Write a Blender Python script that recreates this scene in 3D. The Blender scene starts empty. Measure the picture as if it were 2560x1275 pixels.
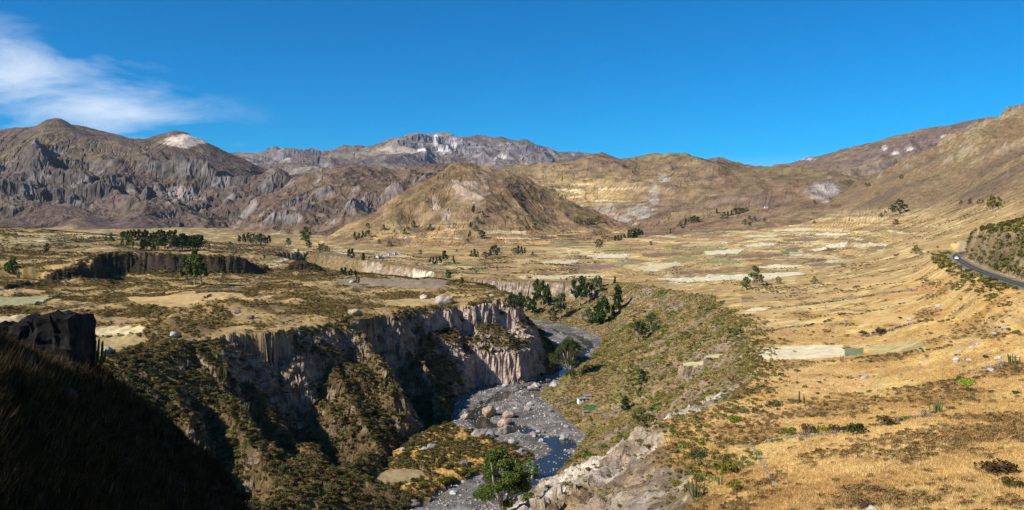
import bpy, math, random
import numpy as np

# ------------------------------------------------------------------ camera, sky, sun
SC = bpy.context.scene
F = 2000.0          # focal length in photograph pixels (photograph 2560 x 1275)
HV = 550.0          # photograph row of the eye-level line
SUN_EL = math.radians(37.0)
SUN_AZ = math.radians(-122.0)      # measured from +Y towards +X: from the left, slightly behind
SUN_DIR = (math.sin(SUN_AZ)*math.cos(SUN_EL), math.cos(SUN_AZ)*math.cos(SUN_EL), math.sin(SUN_EL))

cam = bpy.data.cameras.new('camera')
cam.sensor_width = 36.0
cam.lens = 36.0*F/2560.0
cam.shift_y = -(637.5-HV)/2560.0
cam.clip_start = 0.5
cam.clip_end = 60000.0
cam_ob = bpy.data.objects.new('camera', cam)
SC.collection.objects.link(cam_ob)
cam_ob.location = (0, 0, 0)
cam_ob.rotation_euler = (math.radians(90), 0, 0)
SC.camera = cam_ob

SC.view_settings.view_transform = 'Standard'
SC.view_settings.look = 'None'
SC.view_settings.exposure = 0.36
SC.view_settings.gamma = 1.0
SC.view_settings.use_curve_mapping = False
SC.cycles.max_bounces = 5
SC.cycles.diffuse_bounces = 2
SC.cycles.glossy_bounces = 2
SC.cycles.transmission_bounces = 2
SC.cycles.transparent_max_bounces = 6
SC.cycles.volume_bounces = 0
SC.cycles.use_denoising = True
SC.cycles.denoising_prefilter = 'NONE'

def nn(nt, typ, x=0, y=0, **kw):
    n = nt.nodes.new(typ)
    n.location = (x, y)
    for k, v in kw.items():
        setattr(n, k, v)
    return n

world = bpy.data.worlds.new('World')
SC.world = world
world.use_nodes = True
wt = world.node_tree
wt.nodes.clear()
sky = nn(wt, 'ShaderNodeTexSky')
sky.sky_type = 'NISHITA'
sky.sun_disc = False
sky.sun_elevation = SUN_EL
sky.sun_rotation = SUN_AZ
sky.altitude = 3600.0
sky.air_density = 1.25
sky.dust_density = 0.1
sky.ozone_density = 6.0
hs = nn(wt, 'ShaderNodeHueSaturation')
hs.inputs['Hue'].default_value = 0.498
hs.inputs['Saturation'].default_value = 1.66
hs.inputs['Value'].default_value = 1.08
wt.links.new(sky.outputs['Color'], hs.inputs['Color'])
# high thin cloud over the mountains on one side of the valley: a layer on a plane above the ground
tc = nn(wt, 'ShaderNodeTexCoord')
sp = nn(wt, 'ShaderNodeSeparateXYZ')
wt.links.new(tc.outputs['Generated'], sp.inputs[0])
def wm(op, a, b=None, c=None, clamp=False):
    n = nn(wt, 'ShaderNodeMath', operation=op)
    n.use_clamp = clamp
    for i, v in enumerate((a, b, c)):
        if v is None: continue
        if isinstance(v, (int, float)): n.inputs[i].default_value = v
        else: wt.links.new(v, n.inputs[i])
    return n.outputs[0]
zz = wm('MAXIMUM', sp.outputs[2], 0.02)
el = wm('DIVIDE', sp.outputs[2], sp.outputs[1])      # tangent of elevation in the facing half
azt = wm('DIVIDE', sp.outputs[0], sp.outputs[1])
cv = nn(wt, 'ShaderNodeCombineXYZ')
wt.links.new(azt, cv.inputs[0]); wt.links.new(el, cv.inputs[1])
mp = nn(wt, 'ShaderNodeMapping')
mp.inputs['Rotation'].default_value = (0, 0, math.radians(17))
mp.inputs['Scale'].default_value = (3.2, 10.0, 1)
wt.links.new(cv.outputs[0], mp.inputs['Vector'])
cn = nn(wt, 'ShaderNodeTexNoise')
cn.inputs['Scale'].default_value = 1.7
cn.inputs['Detail'].default_value = 9.0
cn.inputs['Roughness'].default_value = 0.58
cn.inputs['Distortion'].default_value = 0.35
wt.links.new(mp.outputs[0], cn.inputs['Vector'])
# band: the cloud bank slopes from upper left down towards the right
d1 = wm('ADD', wm('MULTIPLY', wm('ADD', azt, 0.52), 0.26), wm('SUBTRACT', el, 0.147))
band = wm('SUBTRACT', 1.0, wm('DIVIDE', wm('ABSOLUTE', d1), 0.086), clamp=True)
edge = wm('DIVIDE', wm('SUBTRACT', -0.28, azt), 0.24, clamp=True)
front = wm('GREATER_THAN', sp.outputs[1], 0.05)
msk = wm('MULTIPLY', wm('MULTIPLY', wm('POWER', band, 0.8), edge), front)
dens = wm('MULTIPLY', wm('SUBTRACT', wm('ADD', cn.outputs['Fac'], wm('MULTIPLY', msk, 0.35)), 0.60), 2.5, clamp=True)
dens = wm('MULTIPLY', wm('MULTIPLY', dens, wm('MULTIPLY', msk, 1.8, clamp=True)), 0.90, clamp=True)
cm = nn(wt, 'ShaderNodeMixRGB')
cm.inputs['Color2'].default_value = (7.4, 8.2, 9.3, 1)
wt.links.new(dens, cm.inputs['Fac'])
wt.links.new(hs.outputs['Color'], cm.inputs['Color1'])
bg = nn(wt, 'ShaderNodeBackground')
bg.inputs['Strength'].default_value = 0.092
wo = nn(wt, 'ShaderNodeOutputWorld')
wt.links.new(cm.outputs['Color'], bg.inputs['Color'])
wt.links.new(bg.outputs[0], wo.inputs['Surface'])

sun = bpy.data.lights.new('sun', 'SUN')
sun.energy = 4.9
sun.angle = math.radians(0.53)
sun.color = (1.0, 0.95, 0.88)
sun_ob = bpy.data.objects.new('sun', sun)
SC.collection.objects.link(sun_ob)
from mathutils import Vector
sun_ob.rotation_euler = Vector(SUN_DIR).to_track_quat('Z', 'Y').to_euler()
sun_ob.location = (-200, -40, 300)

# ------------------------------------------------------------------ helpers
COL = SC.collection
rng = np.random.default_rng(7)
random.seed(7)

_G = np.stack([np.cos(np.arange(256)*2*np.pi/256), np.sin(np.arange(256)*2*np.pi/256)], 1).astype(np.float32)
def _hash(ix, iy, seed):
    h = ix*np.uint32(374761393) + iy*np.uint32(668265263) + np.uint32((seed*974711+12345) & 0xffffffff)
    h = (h ^ (h >> np.uint32(13)))*np.uint32(1274126177)
    return h ^ (h >> np.uint32(16))
def hash01(ix, iy, seed=0):
    return _hash(np.asarray(ix).astype(np.int64).astype(np.uint32), np.asarray(iy).astype(np.int64).astype(np.uint32), seed).astype(np.float64)/4294967296.0
def pn(x, y, seed=0):
    fx = np.floor(x); fy = np.floor(y)
    ix = fx.astype(np.int64).astype(np.uint32); iy = fy.astype(np.int64).astype(np.uint32)
    dx = (x-fx).astype(np.float32); dy = (y-fy).astype(np.float32)
    sx = dx*dx*dx*(dx*(dx*6-15)+10); sy = dy*dy*dy*(dy*(dy*6-15)+10)
    o = np.uint32(1); m = np.uint32(255)
    def g(a, b, px, py):
        k = _G[_hash(a, b, seed) & m]
        return k[..., 0]*px + k[..., 1]*py
    n00 = g(ix, iy, dx, dy); n10 = g(ix+o, iy, dx-1, dy)
    n01 = g(ix, iy+o, dx, dy-1); n11 = g(ix+o, iy+o, dx-1, dy-1)
    a = n00+(n10-n00)*sx; b = n01+(n11-n01)*sx
    return (a+(b-a)*sy)*1.5
def fbm(x, y, octv=5, seed=0, gain=0.5):
    s = 0; a = 1.0; t = 0; f = 1.0
    for i in range(octv):
        s = s + a*pn(x*f+i*17.3, y*f-i*9.1, seed+i); t += a; a *= gain; f *= 2.03
    return s/t
def ridged(x, y, octv=6, seed=0, gain=0.5):
    s = 0; a = 1.0; t = 0; f = 1.0; w = 1.0
    for i in range(octv):
        n = 1-np.abs(pn(x*f+i*7.7, y*f+i*3.3, seed+i))*1.6
        n = np.clip(n, 0, 1)**2
        s = s + a*n*w; w = np.clip(n*1.6, 0, 1); t += a; a *= gain; f *= 2.07
    return s/t
def sstep(a, b, x):
    t = np.clip((x-a)/(b-a), 0, 1)
    return t*t*(3-2*t)
def lerp(a, b, t): return a+(b-a)*t
def lin(r, g, b):
    c = np.array([r, g, b], float)/255.0
    return np.where(c <= 0.04045, c/12.92, ((c+0.055)/1.055)**2.4)
KALB = 1.06
def alb(r, g, b):            # base colour whose sunlit picture value is about r, g, b
    return lin(r, g, b)/KALB
def mixc(c, k, t):
    return c + (np.asarray(k)-c)*t[..., None]

def tps_fit(p, val, lam=1e-4):
    p = np.asarray(p, float); n = len(p)
    d2 = ((p[:, None]-p[None])**2).sum(-1)
    K = 0.5*d2*np.log(d2+1e-12) + lam*np.eye(n)
    P = np.c_[np.ones(n), p]
    A = np.zeros((n+3, n+3)); A[:n, :n] = K; A[:n, n:] = P; A[n:, :n] = P.T
    w = np.linalg.solve(A, np.r_[val, 0, 0, 0])
    return p, w
def tps_eval(m, X, Y):
    p, w = m
    out = w[-3] + w[-2]*X + w[-1]*Y
    for i in range(len(p)):
        d2 = (X-p[i, 0])**2+(Y-p[i, 1])**2
        out = out + w[i]*0.5*d2*np.log(d2+1e-12)
    return out
LK = 1.1
def fit_picks(picks, lam=1e-4):
    """picks: (column, row, distance) read off the photograph -> smooth relief"""
    a = np.array(picks, float)
    return tps_fit(np.c_[a[:, 0]/1000.0, np.log(a[:, 2])*LK], a[:, 1], lam)
def zv(u, Y, z): return (u, HV-z*F/Y, Y)      # pick given by height instead of row

def seg_dist(px, py, pl, closed=False):
    """distance to polyline, arclength parameter, sign (+ = left of direction)"""
    pl = np.asarray(pl, float)
    best = np.full(px.shape, 1e9); par = np.zeros(px.shape); sg = np.ones(px.shape)
    n = len(pl); acc = 0.0
    for i in range(n if closed else n-1):
        a = pl[i]; b = pl[(i+1) % n]; d = b-a; L = math.hypot(*d)+1e-9
        t = np.clip(((px-a[0])*d[0]+(py-a[1])*d[1])/(L*L), 0, 1)
        ex = px-a[0]-t*d[0]; ey = py-a[1]-t*d[1]
        dd = np.sqrt(ex*ex+ey*ey)
        m = dd < best
        best = np.where(m, dd, best); par = np.where(m, acc+t*L, par)
        sg = np.where(m, np.sign(d[0]*ey-d[1]*ex), sg)
        acc += L
    return best, par, sg
def inpoly(px, py, pl):
    c = np.zeros(px.shape, bool); n = len(pl)
    for i in range(n):
        x1, y1 = pl[i]; x2, y2 = pl[(i+1) % n]
        m = ((y1 > py) != (y2 > py)) & (px < (x2-x1)*(py-y1)/((y2-y1) or 1e-9)+x1)
        c ^= m
    return c
def W(u, Y): return ((u-1280.0)*Y/F, Y)        # picked column and distance -> ground plan position

def erode(z, X_, Y_, fixed, K, its, m=0.5, km=1.0):
    """running water: cut channels down the steepest paths (stream power, implicit)"""
    R, C = z.shape; n = R*C
    idx = np.arange(n).reshape(R, C)
    fx = fixed.copy(); fx[0] = fx[-1] = True; fx[:, 0] = fx[:, -1] = True
    nb = [(-1, -1), (-1, 0), (-1, 1), (0, -1), (0, 1), (1, -1), (1, 0), (1, 1)]
    dist = [np.hypot(np.roll(X_, (-a, -b), (0, 1))-X_, np.roll(Y_, (-a, -b), (0, 1))-Y_)+1e-6 for a, b in nb]
    area = np.abs(np.gradient(X_, axis=1)*np.gradient(Y_, axis=0))
    cell = math.sqrt(float(np.median(area)))
    A0 = area/np.median(area)
    for it in range(its):
        best = np.zeros((R, C)); rec = idx.copy(); bd = np.full((R, C), cell)
        for (a, b), d in zip(nb, dist):
            s = (z-np.roll(z, (-a, -b), (0, 1)))/d
            s = s*(1+.25*rng.random((R, C)))
            k = s > best
            best = np.where(k, s, best); rec = np.where(k, np.roll(idx, (-a, -b), (0, 1)), rec); bd = np.where(k, d, bd)
        rec[fx] = idx[fx]
        order = np.argsort(-z.ravel()).tolist()
        rc = rec.ravel().tolist(); A = A0.ravel().tolist()
        for i in order:
            r = rc[i]
            if r != i: A[r] += A[i]
        f = (np.ravel(K*km*np.ones((R, C)))*np.power(np.array(A), m)*cell/bd.ravel()).tolist()
        zz = z.ravel().tolist()
        for i in reversed(order):
            r = rc[i]
            if r != i:
                k = f[i]; v = (zz[i]+k*zz[r])/(1+k)
                if v < zz[i]: zz[i] = v
        z = np.array(zz).reshape(R, C)
    return z, np.array(A).reshape(R, C)

class Grid:
    """relief on a fan of directions x distances, fine near and coarse far"""
    def __init__(self, U, Yr):
        self.U = np.asarray(U, float); self.Y = np.asarray(Yr, float)
        self.UU, self.YY = np.meshgrid(self.U, self.Y)
        self.X = (self.UU-1280.0)*self.YY/F
    def finish(self, Z):
        self.Z = Z
        self.V = HV - Z*F/self.YY
        dX_u = np.gradient(self.X, axis=1); dZ_u = np.gradient(Z, axis=1)
        dX_v = np.gradient(self.X, axis=0); dY_v = np.gradient(self.YY, axis=0); dZ_v = np.gradient(Z, axis=0)
        # normal = du x dv  with du=(dX_u,0,dZ_u) dv=(dX_v,dY_v,dZ_v)
        nx = 0*dZ_v - dZ_u*dY_v; ny = dZ_u*dX_v - dX_u*dZ_v; nz = dX_u*dY_v
        L = np.sqrt(nx*nx+ny*ny+nz*nz)+1e-12
        self.N = (nx/L, ny/L, nz/L)
        self.slope = np.degrees(np.arccos(np.clip(nz/L, -1, 1)))
        self.DX = 0; self.DY = 0
        st = getattr(self, 'strata', None)
        if st:        # ledges and broken beds on steep rock: push the face in and out, bed by bed
            amp, hl, zl, s0, s1, seed = st
            k = sstep(s0, s1, self.slope)*amp
            d = (0.55*fbm((self.X+self.YY)/hl, Z/zl, 4, seed)+0.45*fbm((self.X-self.YY)/(hl*.35), Z/(zl*1.6), 4, seed+5))*2.2
            hn = np.hypot(nx/L, ny/L)+1e-6
            self.DX = nx/L/hn*d*k; self.DY = ny/L/hn*d*k
    def hit(self, u, v, ymin=0):
        """ground point seen at a photograph position"""
        c = np.interp(u, self.U, np.arange(len(self.U))); i = int(min(c, len(self.U)-2)); f = c-i
        col = self.V[:, i]*(1-f)+self.V[:, i+1]*f
        ok = np.nonzero((col <= v) & (self.Y > ymin))[0]
        if len(ok) == 0: return None
        k = ok[0]
        if k == 0: Y = self.Y[0]
        else:
            t = (col[k-1]-v)/(col[k-1]-col[k]+1e-9); t = min(max(t, 0), 1)
            Y = self.Y[k-1]+(self.Y[k]-self.Y[k-1])*t
        return ((u-1280.0)*Y/F, Y, (HV-v)*Y/F)
    def zat(self, x, y):
        x = np.asarray(x, float); y = np.asarray(y, float)
        u = 1280.0+x*F/y
        c = np.clip(np.interp(u, self.U, np.arange(len(self.U))), 0, len(self.U)-1.001)
        r = np.clip(np.interp(y, self.Y, np.arange(len(self.Y))), 0, len(self.Y)-1.001)
        i = c.astype(int); j = r.astype(int); f = c-i; g = r-j
        Z = self.Z
        return (Z[j, i]*(1-f)+Z[j, i+1]*f)*(1-g)+(Z[j+1, i]*(1-f)+Z[j+1, i+1]*f)*g
    def at(self, A, x, y):
        u = 1280.0+np.asarray(x)*F/np.asarray(y)
        i = np.clip(np.round(np.interp(u, self.U, np.arange(len(self.U)))), 0, len(self.U)-1).astype(int)
        j = np.clip(np.round(np.interp(y, self.Y, np.arange(len(self.Y)))), 0, len(self.Y)-1).astype(int)
        return A[j, i]
    def mesh(self, name, mat, col, facemask=None, kind='structure', smooth=True):
        R, C = self.Z.shape
        idx = np.arange(R*C).reshape(R, C)
        q = np.stack([idx[:-1, :-1], idx[:-1, 1:], idx[1:, 1:], idx[1:, :-1]], -1).reshape(-1, 4)
        if facemask is not None: q = q[facemask.reshape(-1)]
        used, inv = np.unique(q, return_inverse=True)
        q = inv.reshape(-1, 4)
        co = np.stack([(self.X+getattr(self, 'DX', 0)).ravel()[used], (self.YY+getattr(self, 'DY', 0)).ravel()[used], self.Z.ravel()[used]], 1)
        return quads_object(name, co, q, mat, col.reshape(-1, 3)[used] if col is not None else None, kind, smooth)

def quads_object(name, co, q, mat, col=None, kind=None, smooth=True, parent=None):
    k = q.shape[1]
    me = bpy.data.meshes.new(name)
    me.vertices.add(len(co)); me.vertices.foreach_set('co', np.ascontiguousarray(co, dtype=np.float32).ravel())
    me.loops.add(q.size); me.loops.foreach_set('vertex_index', np.ascontiguousarray(q, dtype=np.int32).ravel())
    me.polygons.add(len(q))
    me.polygons.foreach_set('loop_start', np.arange(0, q.size, k, dtype=np.int32))
    me.polygons.foreach_set('loop_total', np.full(len(q), k, dtype=np.int32))
    me.polygons.foreach_set('use_smooth', np.full(len(q), smooth))
    if col is not None:
        a = me.color_attributes.new('Col', 'FLOAT_COLOR', 'POINT')
        a.data.foreach_set('color', np.c_[np.clip(col, 0, 1), np.ones(len(col))].astype(np.float32).ravel())
    me.update(calc_edges=True)
    if mat is not None: me.materials.append(mat)
    ob = bpy.data.objects.new(name, me)
    COL.objects.link(ob)
    if kind: ob['kind'] = kind
    if parent: ob.parent = parent
    return ob

def new_mat(name):
    m = bpy.data.materials.new(name); m.use_nodes = True
    m.node_tree.nodes.clear()
    return m, m.node_tree
def ground_mat(name, scale, lo=0.62, hi=1.4, bump=0.5, bscale=None, rough=1.0, speck=0.0, warm=0.10, bdist=0.6):
    """vertex-painted ground colour broken up by fractal grain and small relief"""
    m, nt = new_mat(name)
    at = nn(nt, 'ShaderNodeAttribute'); at.attribute_name = 'Col'
    tcn = nn(nt, 'ShaderNodeTexCoord')
    n1 = nn(nt, 'ShaderNodeTexNoise'); n1.inputs['Scale'].default_value = scale
    n1.inputs['Detail'].default_value = 10; n1.inputs['Roughness'].default_value = 0.72
    nt.links.new(tcn.outputs['Object'], n1.inputs['Vector'])
    mr = nn(nt, 'ShaderNodeMapRange')
    mr.inputs['From Min'].default_value = 0.38; mr.inputs['From Max'].default_value = 0.62
    mr.inputs['To Min'].default_value = lo; mr.inputs['To Max'].default_value = hi
    mr.clamp = False
    nt.links.new(n1.outputs['Fac'], mr.inputs['Value']); mr.clamp = True
    mul = nn(nt, 'ShaderNodeVectorMath', operation='SCALE')
    nt.links.new(at.outputs['Color'], mul.inputs[0]); nt.links.new(mr.outputs[0], mul.inputs['Scale'])
    n2 = nn(nt, 'ShaderNodeTexNoise'); n2.inputs['Scale'].default_value = scale*2.7
    n2.inputs['Detail'].default_value = 6; n2.inputs['Roughness'].default_value = 0.7
    nt.links.new(tcn.outputs['Object'], n2.inputs['Vector'])
    hsv = nn(nt, 'ShaderNodeHueSaturation')
    r2 = nn(nt, 'ShaderNodeMapRange'); r2.inputs['From Min'].default_value = 0.3; r2.inputs['From Max'].default_value = 0.7
    r2.inputs['To Min'].default_value = 1-2.2*warm; r2.inputs['To Max'].default_value = 1+2.2*warm
    nt.links.new(n2.outputs['Fac'], r2.inputs['Value'])
    nt.links.new(r2.outputs[0], hsv.inputs['Saturation'])
    nt.links.new(mul.outputs[0], hsv.inputs['Color'])
    bs = nn(nt, 'ShaderNodeBsdfPrincipled')
    bs.inputs['Roughness'].default_value = rough
    bs.inputs['Specular IOR Level'].default_value = 0.1
    nt.links.new(hsv.outputs['Color'], bs.inputs['Base Color'])
    if bump:
        bp = nn(nt, 'ShaderNodeBump'); bp.inputs['Strength'].default_value = bump; bp.inputs['Distance'].default_value = bdist
        n3 = nn(nt, 'ShaderNodeTexNoise'); n3.inputs['Scale'].default_value = bscale or scale*3
        n3.inputs['Detail'].default_value = 7; n3.inputs['Roughness'].default_value = 0.65
        nt.links.new(tcn.outputs['Object'], n3.inputs['Vector'])
        nt.links.new(n3.outputs['Fac'], bp.inputs['Height'])
        nt.links.new(bp.outputs[0], bs.inputs['Normal'])
    o = nn(nt, 'ShaderNodeOutputMaterial')
    nt.links.new(bs.outputs[0], o.inputs['Surface'])
    return m
# ------------------------------------------------------------------ the valley floor, canyon and benches
def gspace(a, b, r): return list(np.exp(np.arange(math.log(a), math.log(b), math.log(1+r))))
U_in = np.linspace(-60, 2620, 800)
mg = 3.4*np.cumsum(1.075**np.arange(45))
U_all = np.r_[(-60-mg)[::-1], U_in, 2620+mg]
Y_all = np.r_[gspace(8, 50, .05), gspace(50, 240, .0085), np.arange(240, 560, 0.95), gspace(560, 900, .0042), gspace(900, 3400, .0080)]
T = Grid(U_all, Y_all)
X, Y = T.X, T.YY

base_picks = [
    # plateau beyond the canyon, one side of the river
    zv(-500, 150, -46), zv(-500, 300, -44), zv(-500, 560, -40), zv(-500, 800, -22), zv(-500, 1300, 0), zv(-500, 2500, 10), zv(-500, 60, -40),
    zv(0, 60, -44), zv(0, 150, -47), zv(0, 250, -45), zv(0, 330, -45), zv(0, 450, -45.5), zv(0, 545, -44), zv(0, 640, -36), zv(0, 800, -25), zv(0, 1000, -16), zv(0, 1200, -10), zv(0, 1700, -30), zv(0, 2600, -30),
    zv(250, 240, -46), zv(250, 330, -46), zv(250, 450, -46), zv(250, 580, -45), zv(250, 660, -43), zv(250, 900, -29), zv(250, 1200, -21), zv(250, 1600, -36), zv(250, 2600, -36),
    zv(500, 60, -60), zv(500, 200, -50), zv(500, 300, -46), zv(500, 420, -45), zv(500, 555, -45), zv(500, 660, -45), zv(500, 850, -42), zv(500, 1100, -33), zv(500, 1500, -40), zv(500, 2600, -36),
    zv(750, 330, -46), zv(750, 450, -46), zv(750, 600, -47), zv(750, 720, -48), zv(750, 900, -47), zv(750, 1150, -45), zv(750, 1600, -54), zv(750, 2600, -50),
    zv(1000, 420, -49), zv(1000, 500, -48.3), zv(1100, 459, -50), zv(1180, 470, -48.5), zv(1262, 481, -46.9), zv(1000, 680, -49), zv(1000, 900, -54), zv(1000, 1200, -58), zv(1000, 1700, -62), zv(1000, 2600, -60),
    zv(1250, 60, -50), zv(1250, 200, -50), zv(1250, 520, -47.2), zv(1250, 620, -50), zv(1250, 800, -60), zv(1250, 1100, -61), zv(1250, 1700, -60), zv(1250, 2600, -55),
    zv(1500, 300, -50), zv(1500, 500, -54), zv(1500, 760, -59), zv(1500, 1100, -59), zv(1500, 1600, -55), zv(1500, 2600, -45),
    # benches and slopes on the near side
    zv(1280, 10, -9), zv(1280, 25, -20), zv(1280, 60, -36), zv(1280, 120, -46), zv(1600, 60, -33), zv(1600, 110, -42), zv(1600, 180, -48),
    zv(1750, 110, -40), zv(1750, 180, -45.5), zv(1750, 300, -47), zv(1750, 560, -53), zv(1750, 800, -55), zv(1750, 1100, -50), zv(1750, 1700, -42), zv(1750, 2600, -36),
    zv(1900, 60, -25), zv(1900, 94, -34), zv(1900, 141, -40), zv(1900, 200, -43.5), zv(1900, 290, -45), zv(1900, 400, -47), zv(1900, 600, -47), zv(1900, 850, -43), zv(1900, 1300, -33), zv(1900, 2000, -12), zv(1900, 3000, 0),
    zv(2100, 60, -24), zv(2100, 110, -32), zv(2100, 160, -38), zv(2100, 250, -43), zv(2100, 400, -43), zv(2100, 600, -40), zv(2100, 800, -37), zv(2100, 1400, -21), zv(2100, 2000, 20), zv(2100, 3000, 120),
    zv(2300, 30, -13), zv(2300, 80, -27), zv(2300, 135, -33), zv(2300, 180, -37), zv(2300, 300, -34.5), zv(2300, 450, -30), zv(2300, 560, -24), zv(2300, 700, -18), zv(2300, 1000, -5), zv(2300, 1300, 21), (2300, 405, 1900), (2330, 385, 2300), (2300, 440, 3000),
    zv(2480, 140, -32), zv(2480, 190, -31.5), zv(2480, 260, -26.5), zv(2440, 330, -24.0), zv(2400, 300, -28.5), zv(2350, 250, -33), zv(2560, 225, -23.5), zv(2388, 440, -21.5), zv(2480, 520, -10), zv(2480, 700, 4), (2480, 500, 900), (2480, 440, 1150), (2480, 360, 1500), (2490, 322, 1800), (2480, 330, 2500), (2480, 360, 3200),
    zv(2620, 25, -12), zv(2620, 60, -22), zv(2620, 110, -27.5), zv(2620, 170, -29.5), zv(2620, 232, -22), zv(2620, 300, -14), zv(2700, 420, 6), (2620, 470, 700), (2620, 400, 1000), (2620, 345, 1400), (2570, 296, 1650), (2640, 262, 1800), (2620, 260, 2400), (2620, 330, 3200),
    (3100, 1500, 30), (3100, 900, 120), (3100, 560, 250), (3100, 300, 600), (3100, 200, 1000), (3100, 100, 1600), (3100, 200, 3000),
    (2200, 455, 1900), (2120, 480, 2300), (2250, 470, 1500),
    zv(-500, 3300, -10), zv(500, 3300, -30), zv(1200, 3300, -50), zv(1800, 3300, -30),
]
bm_ = fit_picks(base_picks, 3e-3)
V0 = tps_eval(bm_, T.UU/1000.0, np.log(T.YY)*LK)
ZB = (HV-V0)*Y/F
del V0

# gentle relief of the ground itself
relief = fbm(X/70, Y/70, 5, 3)
rough_l = sstep(1350, 900, T.UU)
ZB = ZB + relief*(1.6+1.4*rough_l)*sstep(20, 90, Y) + fbm(X/260, Y/260, 3, 8)*2.0*sstep(500, 900, Y)*sstep(2400, 2100, T.UU)
ZB = ZB + ridged(X/300, Y/300, 6, 31)*np.clip((ZB-5)/200, 0, 1)*70 - np.clip((ZB-5)/200, 0, 1)*22
def mound(u, Yc, r, h, ry=None):
    global ZB
    cx, cy = W(u, Yc)
    d = np.sqrt(((X-cx)/r)**2+((Y-cy)/(ry or r))**2)
    d = d*(1+0.25*fbm(X/(r*.5), Y/(r*.5), 3, 55))
    ZB = ZB + h*np.exp(-d*d*1.6)
mound(620, 395, 26, 4.5, 30); mound(520, 390, 18, 3.0, 22); mound(800, 450, 26, 4.2, 34); mound(730, 470, 20, 2.6); mound(440, 330, 16, 3.2, 24)
mound(640, 900, 32, 9, 55); mound(2090, 340, 9, 2.6, 16); mound(1800, 640, 26, 2.2, 36); mound(300, 420, 24, 2.0)
mound(60, 900, 60, 5, 80)
ZB = ZB + (np.clip(fbm(X/24, Y/34, 5, 91), -.1, 1)*5.0)*rough_l*sstep(200, 260, Y)*sstep(900, 700, Y)*(.35+.65*sstep(-.1, .25, fbm(X/110, Y/110, 2, 92)))

# scarps: rocky steps; (column, distance, height)
def scarp(line, seed, w=3.0, decay=70.0, flute=3.0, fl=7.0):
    global ZB, rockm
    pts = np.array([W(a, b) for a, b, c in line]); hh = np.array([c for a, b, c in line], float)
    seglen = np.r_[0, np.cumsum(np.hypot(*np.diff(pts, axis=0).T))]
    x0, y0 = pts.min(0)-300; x1, y1 = pts.max(0)+300
    m = (X > x0) & (X < x1) & (Y > y0) & (Y < y1)
    px, py = X[m], Y[m]
    wx = fbm(px/fl, py/fl, 4, seed)*flute + fbm(px/30, py/30, 3, seed+9)*5
    d, par, sg = seg_dist(px+wx*0.7, py+wx*0.7, pts)
    sd = d*sg
    h = np.interp(par, seglen, hh)
    endm = sstep(0, 12, par)*sstep(seglen[-1], seglen[-1]-12, par)
    up = sstep(0, w, sd)*np.exp(-np.maximum(sd-10, 0)/decay)*h*endm
    ZB[m] += up + (sd > -6)*(sd < 14)*fbm(px/3.5, py/3.5, 4, seed+4)*2.4*(h > 2)
    rockm[m] = np.maximum(rockm[m], sstep(-5, -1, sd)*sstep(w+7, w+1, sd)*(h > 1.5)*endm)
rockm = np.zeros_like(ZB)
scarp([(90, 545, 2), (150, 552, 5), (215, 572, 10), (262, 585, 15), (275, 640, 15), (330, 652, 17), (400, 656, 15), (500, 664, 15), (590, 676, 15), (640, 690, 13), (672, 720, 5), (690, 760, 1)], 21, 9.0, 60, 8.0, 13.0)
scarp([(690, 745, 2), (715, 735, 8), (760, 742, 8), (800, 745, 5), (830, 765, 2)], 24, 6, 30, 4, 8)
scarp([(0, 500, 1), (30, 522, 3.5), (70, 535, 3), (110, 545, 1)], 25, 3, 60, 3, 8)
# rock wall above the road
scarp([(2396, 540, 2), (2402, 480, 8), (2411, 443, 11), (2443, 400, 10), (2476, 358, 12), (2524, 316, 12), (2600, 268, 12), (2720, 224, 12), (2900, 184, 8)], 27, 7.0, 45, 15.0, 17.0)

# ---- canyon
BEDZ = -93.0
def bedz(y): return BEDZ+(y-260)*0.004
def B(u, v):          # photograph position on the river bed level
    Yv = -BEDZ*F/(v-HV)
    return W(u, Yv)
bed_left = [W(760, 1010), W(860, 905), W(980, 835), W(1130, 788), W(1240, 748), B(1330, 812), B(1362, 835), B(1383, 870), B(1398, 905), B(1392, 935), B(1310, 962), B(1190, 968), B(1135, 1010), B(1122, 1060), B(1205, 1098), B(1330, 1140), B(1320, 1160), B(1215, 1180), B(1120, 1215), B(1060, 1255), (-40, 245), (-62, 190), (-86, 130), (-112, 70), (-130, 10)]
bed_right = [W(800, 1015), W(905, 925), W(1010, 862), W(1140, 812), W(1260, 768), B(1385, 812), B(1440, 822), B(1505, 850), B(1500, 872), B(1470, 905), B(1400, 952), B(1345, 990), B(1405, 1035), B(1462, 1095), B(1432, 1140), B(1400, 1175), (8, 255), (-1, 216), (-26, 160), (-56, 100), (-80, 10)]
rim_left = [W(640, 1050), W(740, 900), W(830, 770), W(900, 715), W(1000, 690), W(1100, 668), W(1180, 612), W(1245, 540), W(1272, 492), W(1262, 481), W(1230, 477), W(1185, 472), W(1150, 466), W(1100, 459), W(1060, 446), W(1010, 424), W(940, 398), W(870, 374), W(800, 354), W(680, 327), W(570, 322), W(440, 302), W(330, 280), W(230, 262), W(100, 235), W(0, 190), (-140, 120), (-170, 10)]
rim_right = [W(830, 1260), W(880, 1200), W(912, 1105), W(960, 1060), W(1062, 1003), W(1110, 890), W(1180, 818), W(1300, 808), W(1420, 812), W(1490, 800), W(1560, 745), W(1660, 660), W(1760, 570), W(1810, 480), W(1850, 400), W(1878, 330), W(1888, 285), W(1890, 240), W(1855, 205), W(1790, 192), W(1690, 187), W(1660, 172), W(1690, 150), W(1740, 112), (22, 85), (15, 40), (0, 10)]
can_poly = np.array(rim_left+rim_right[::-1]); bed_poly = np.array(bed_left+bed_right[::-1])
m = (Y < 1330) & (X > -420) & (X < 190)
px, py = X[m], Y[m]
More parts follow.
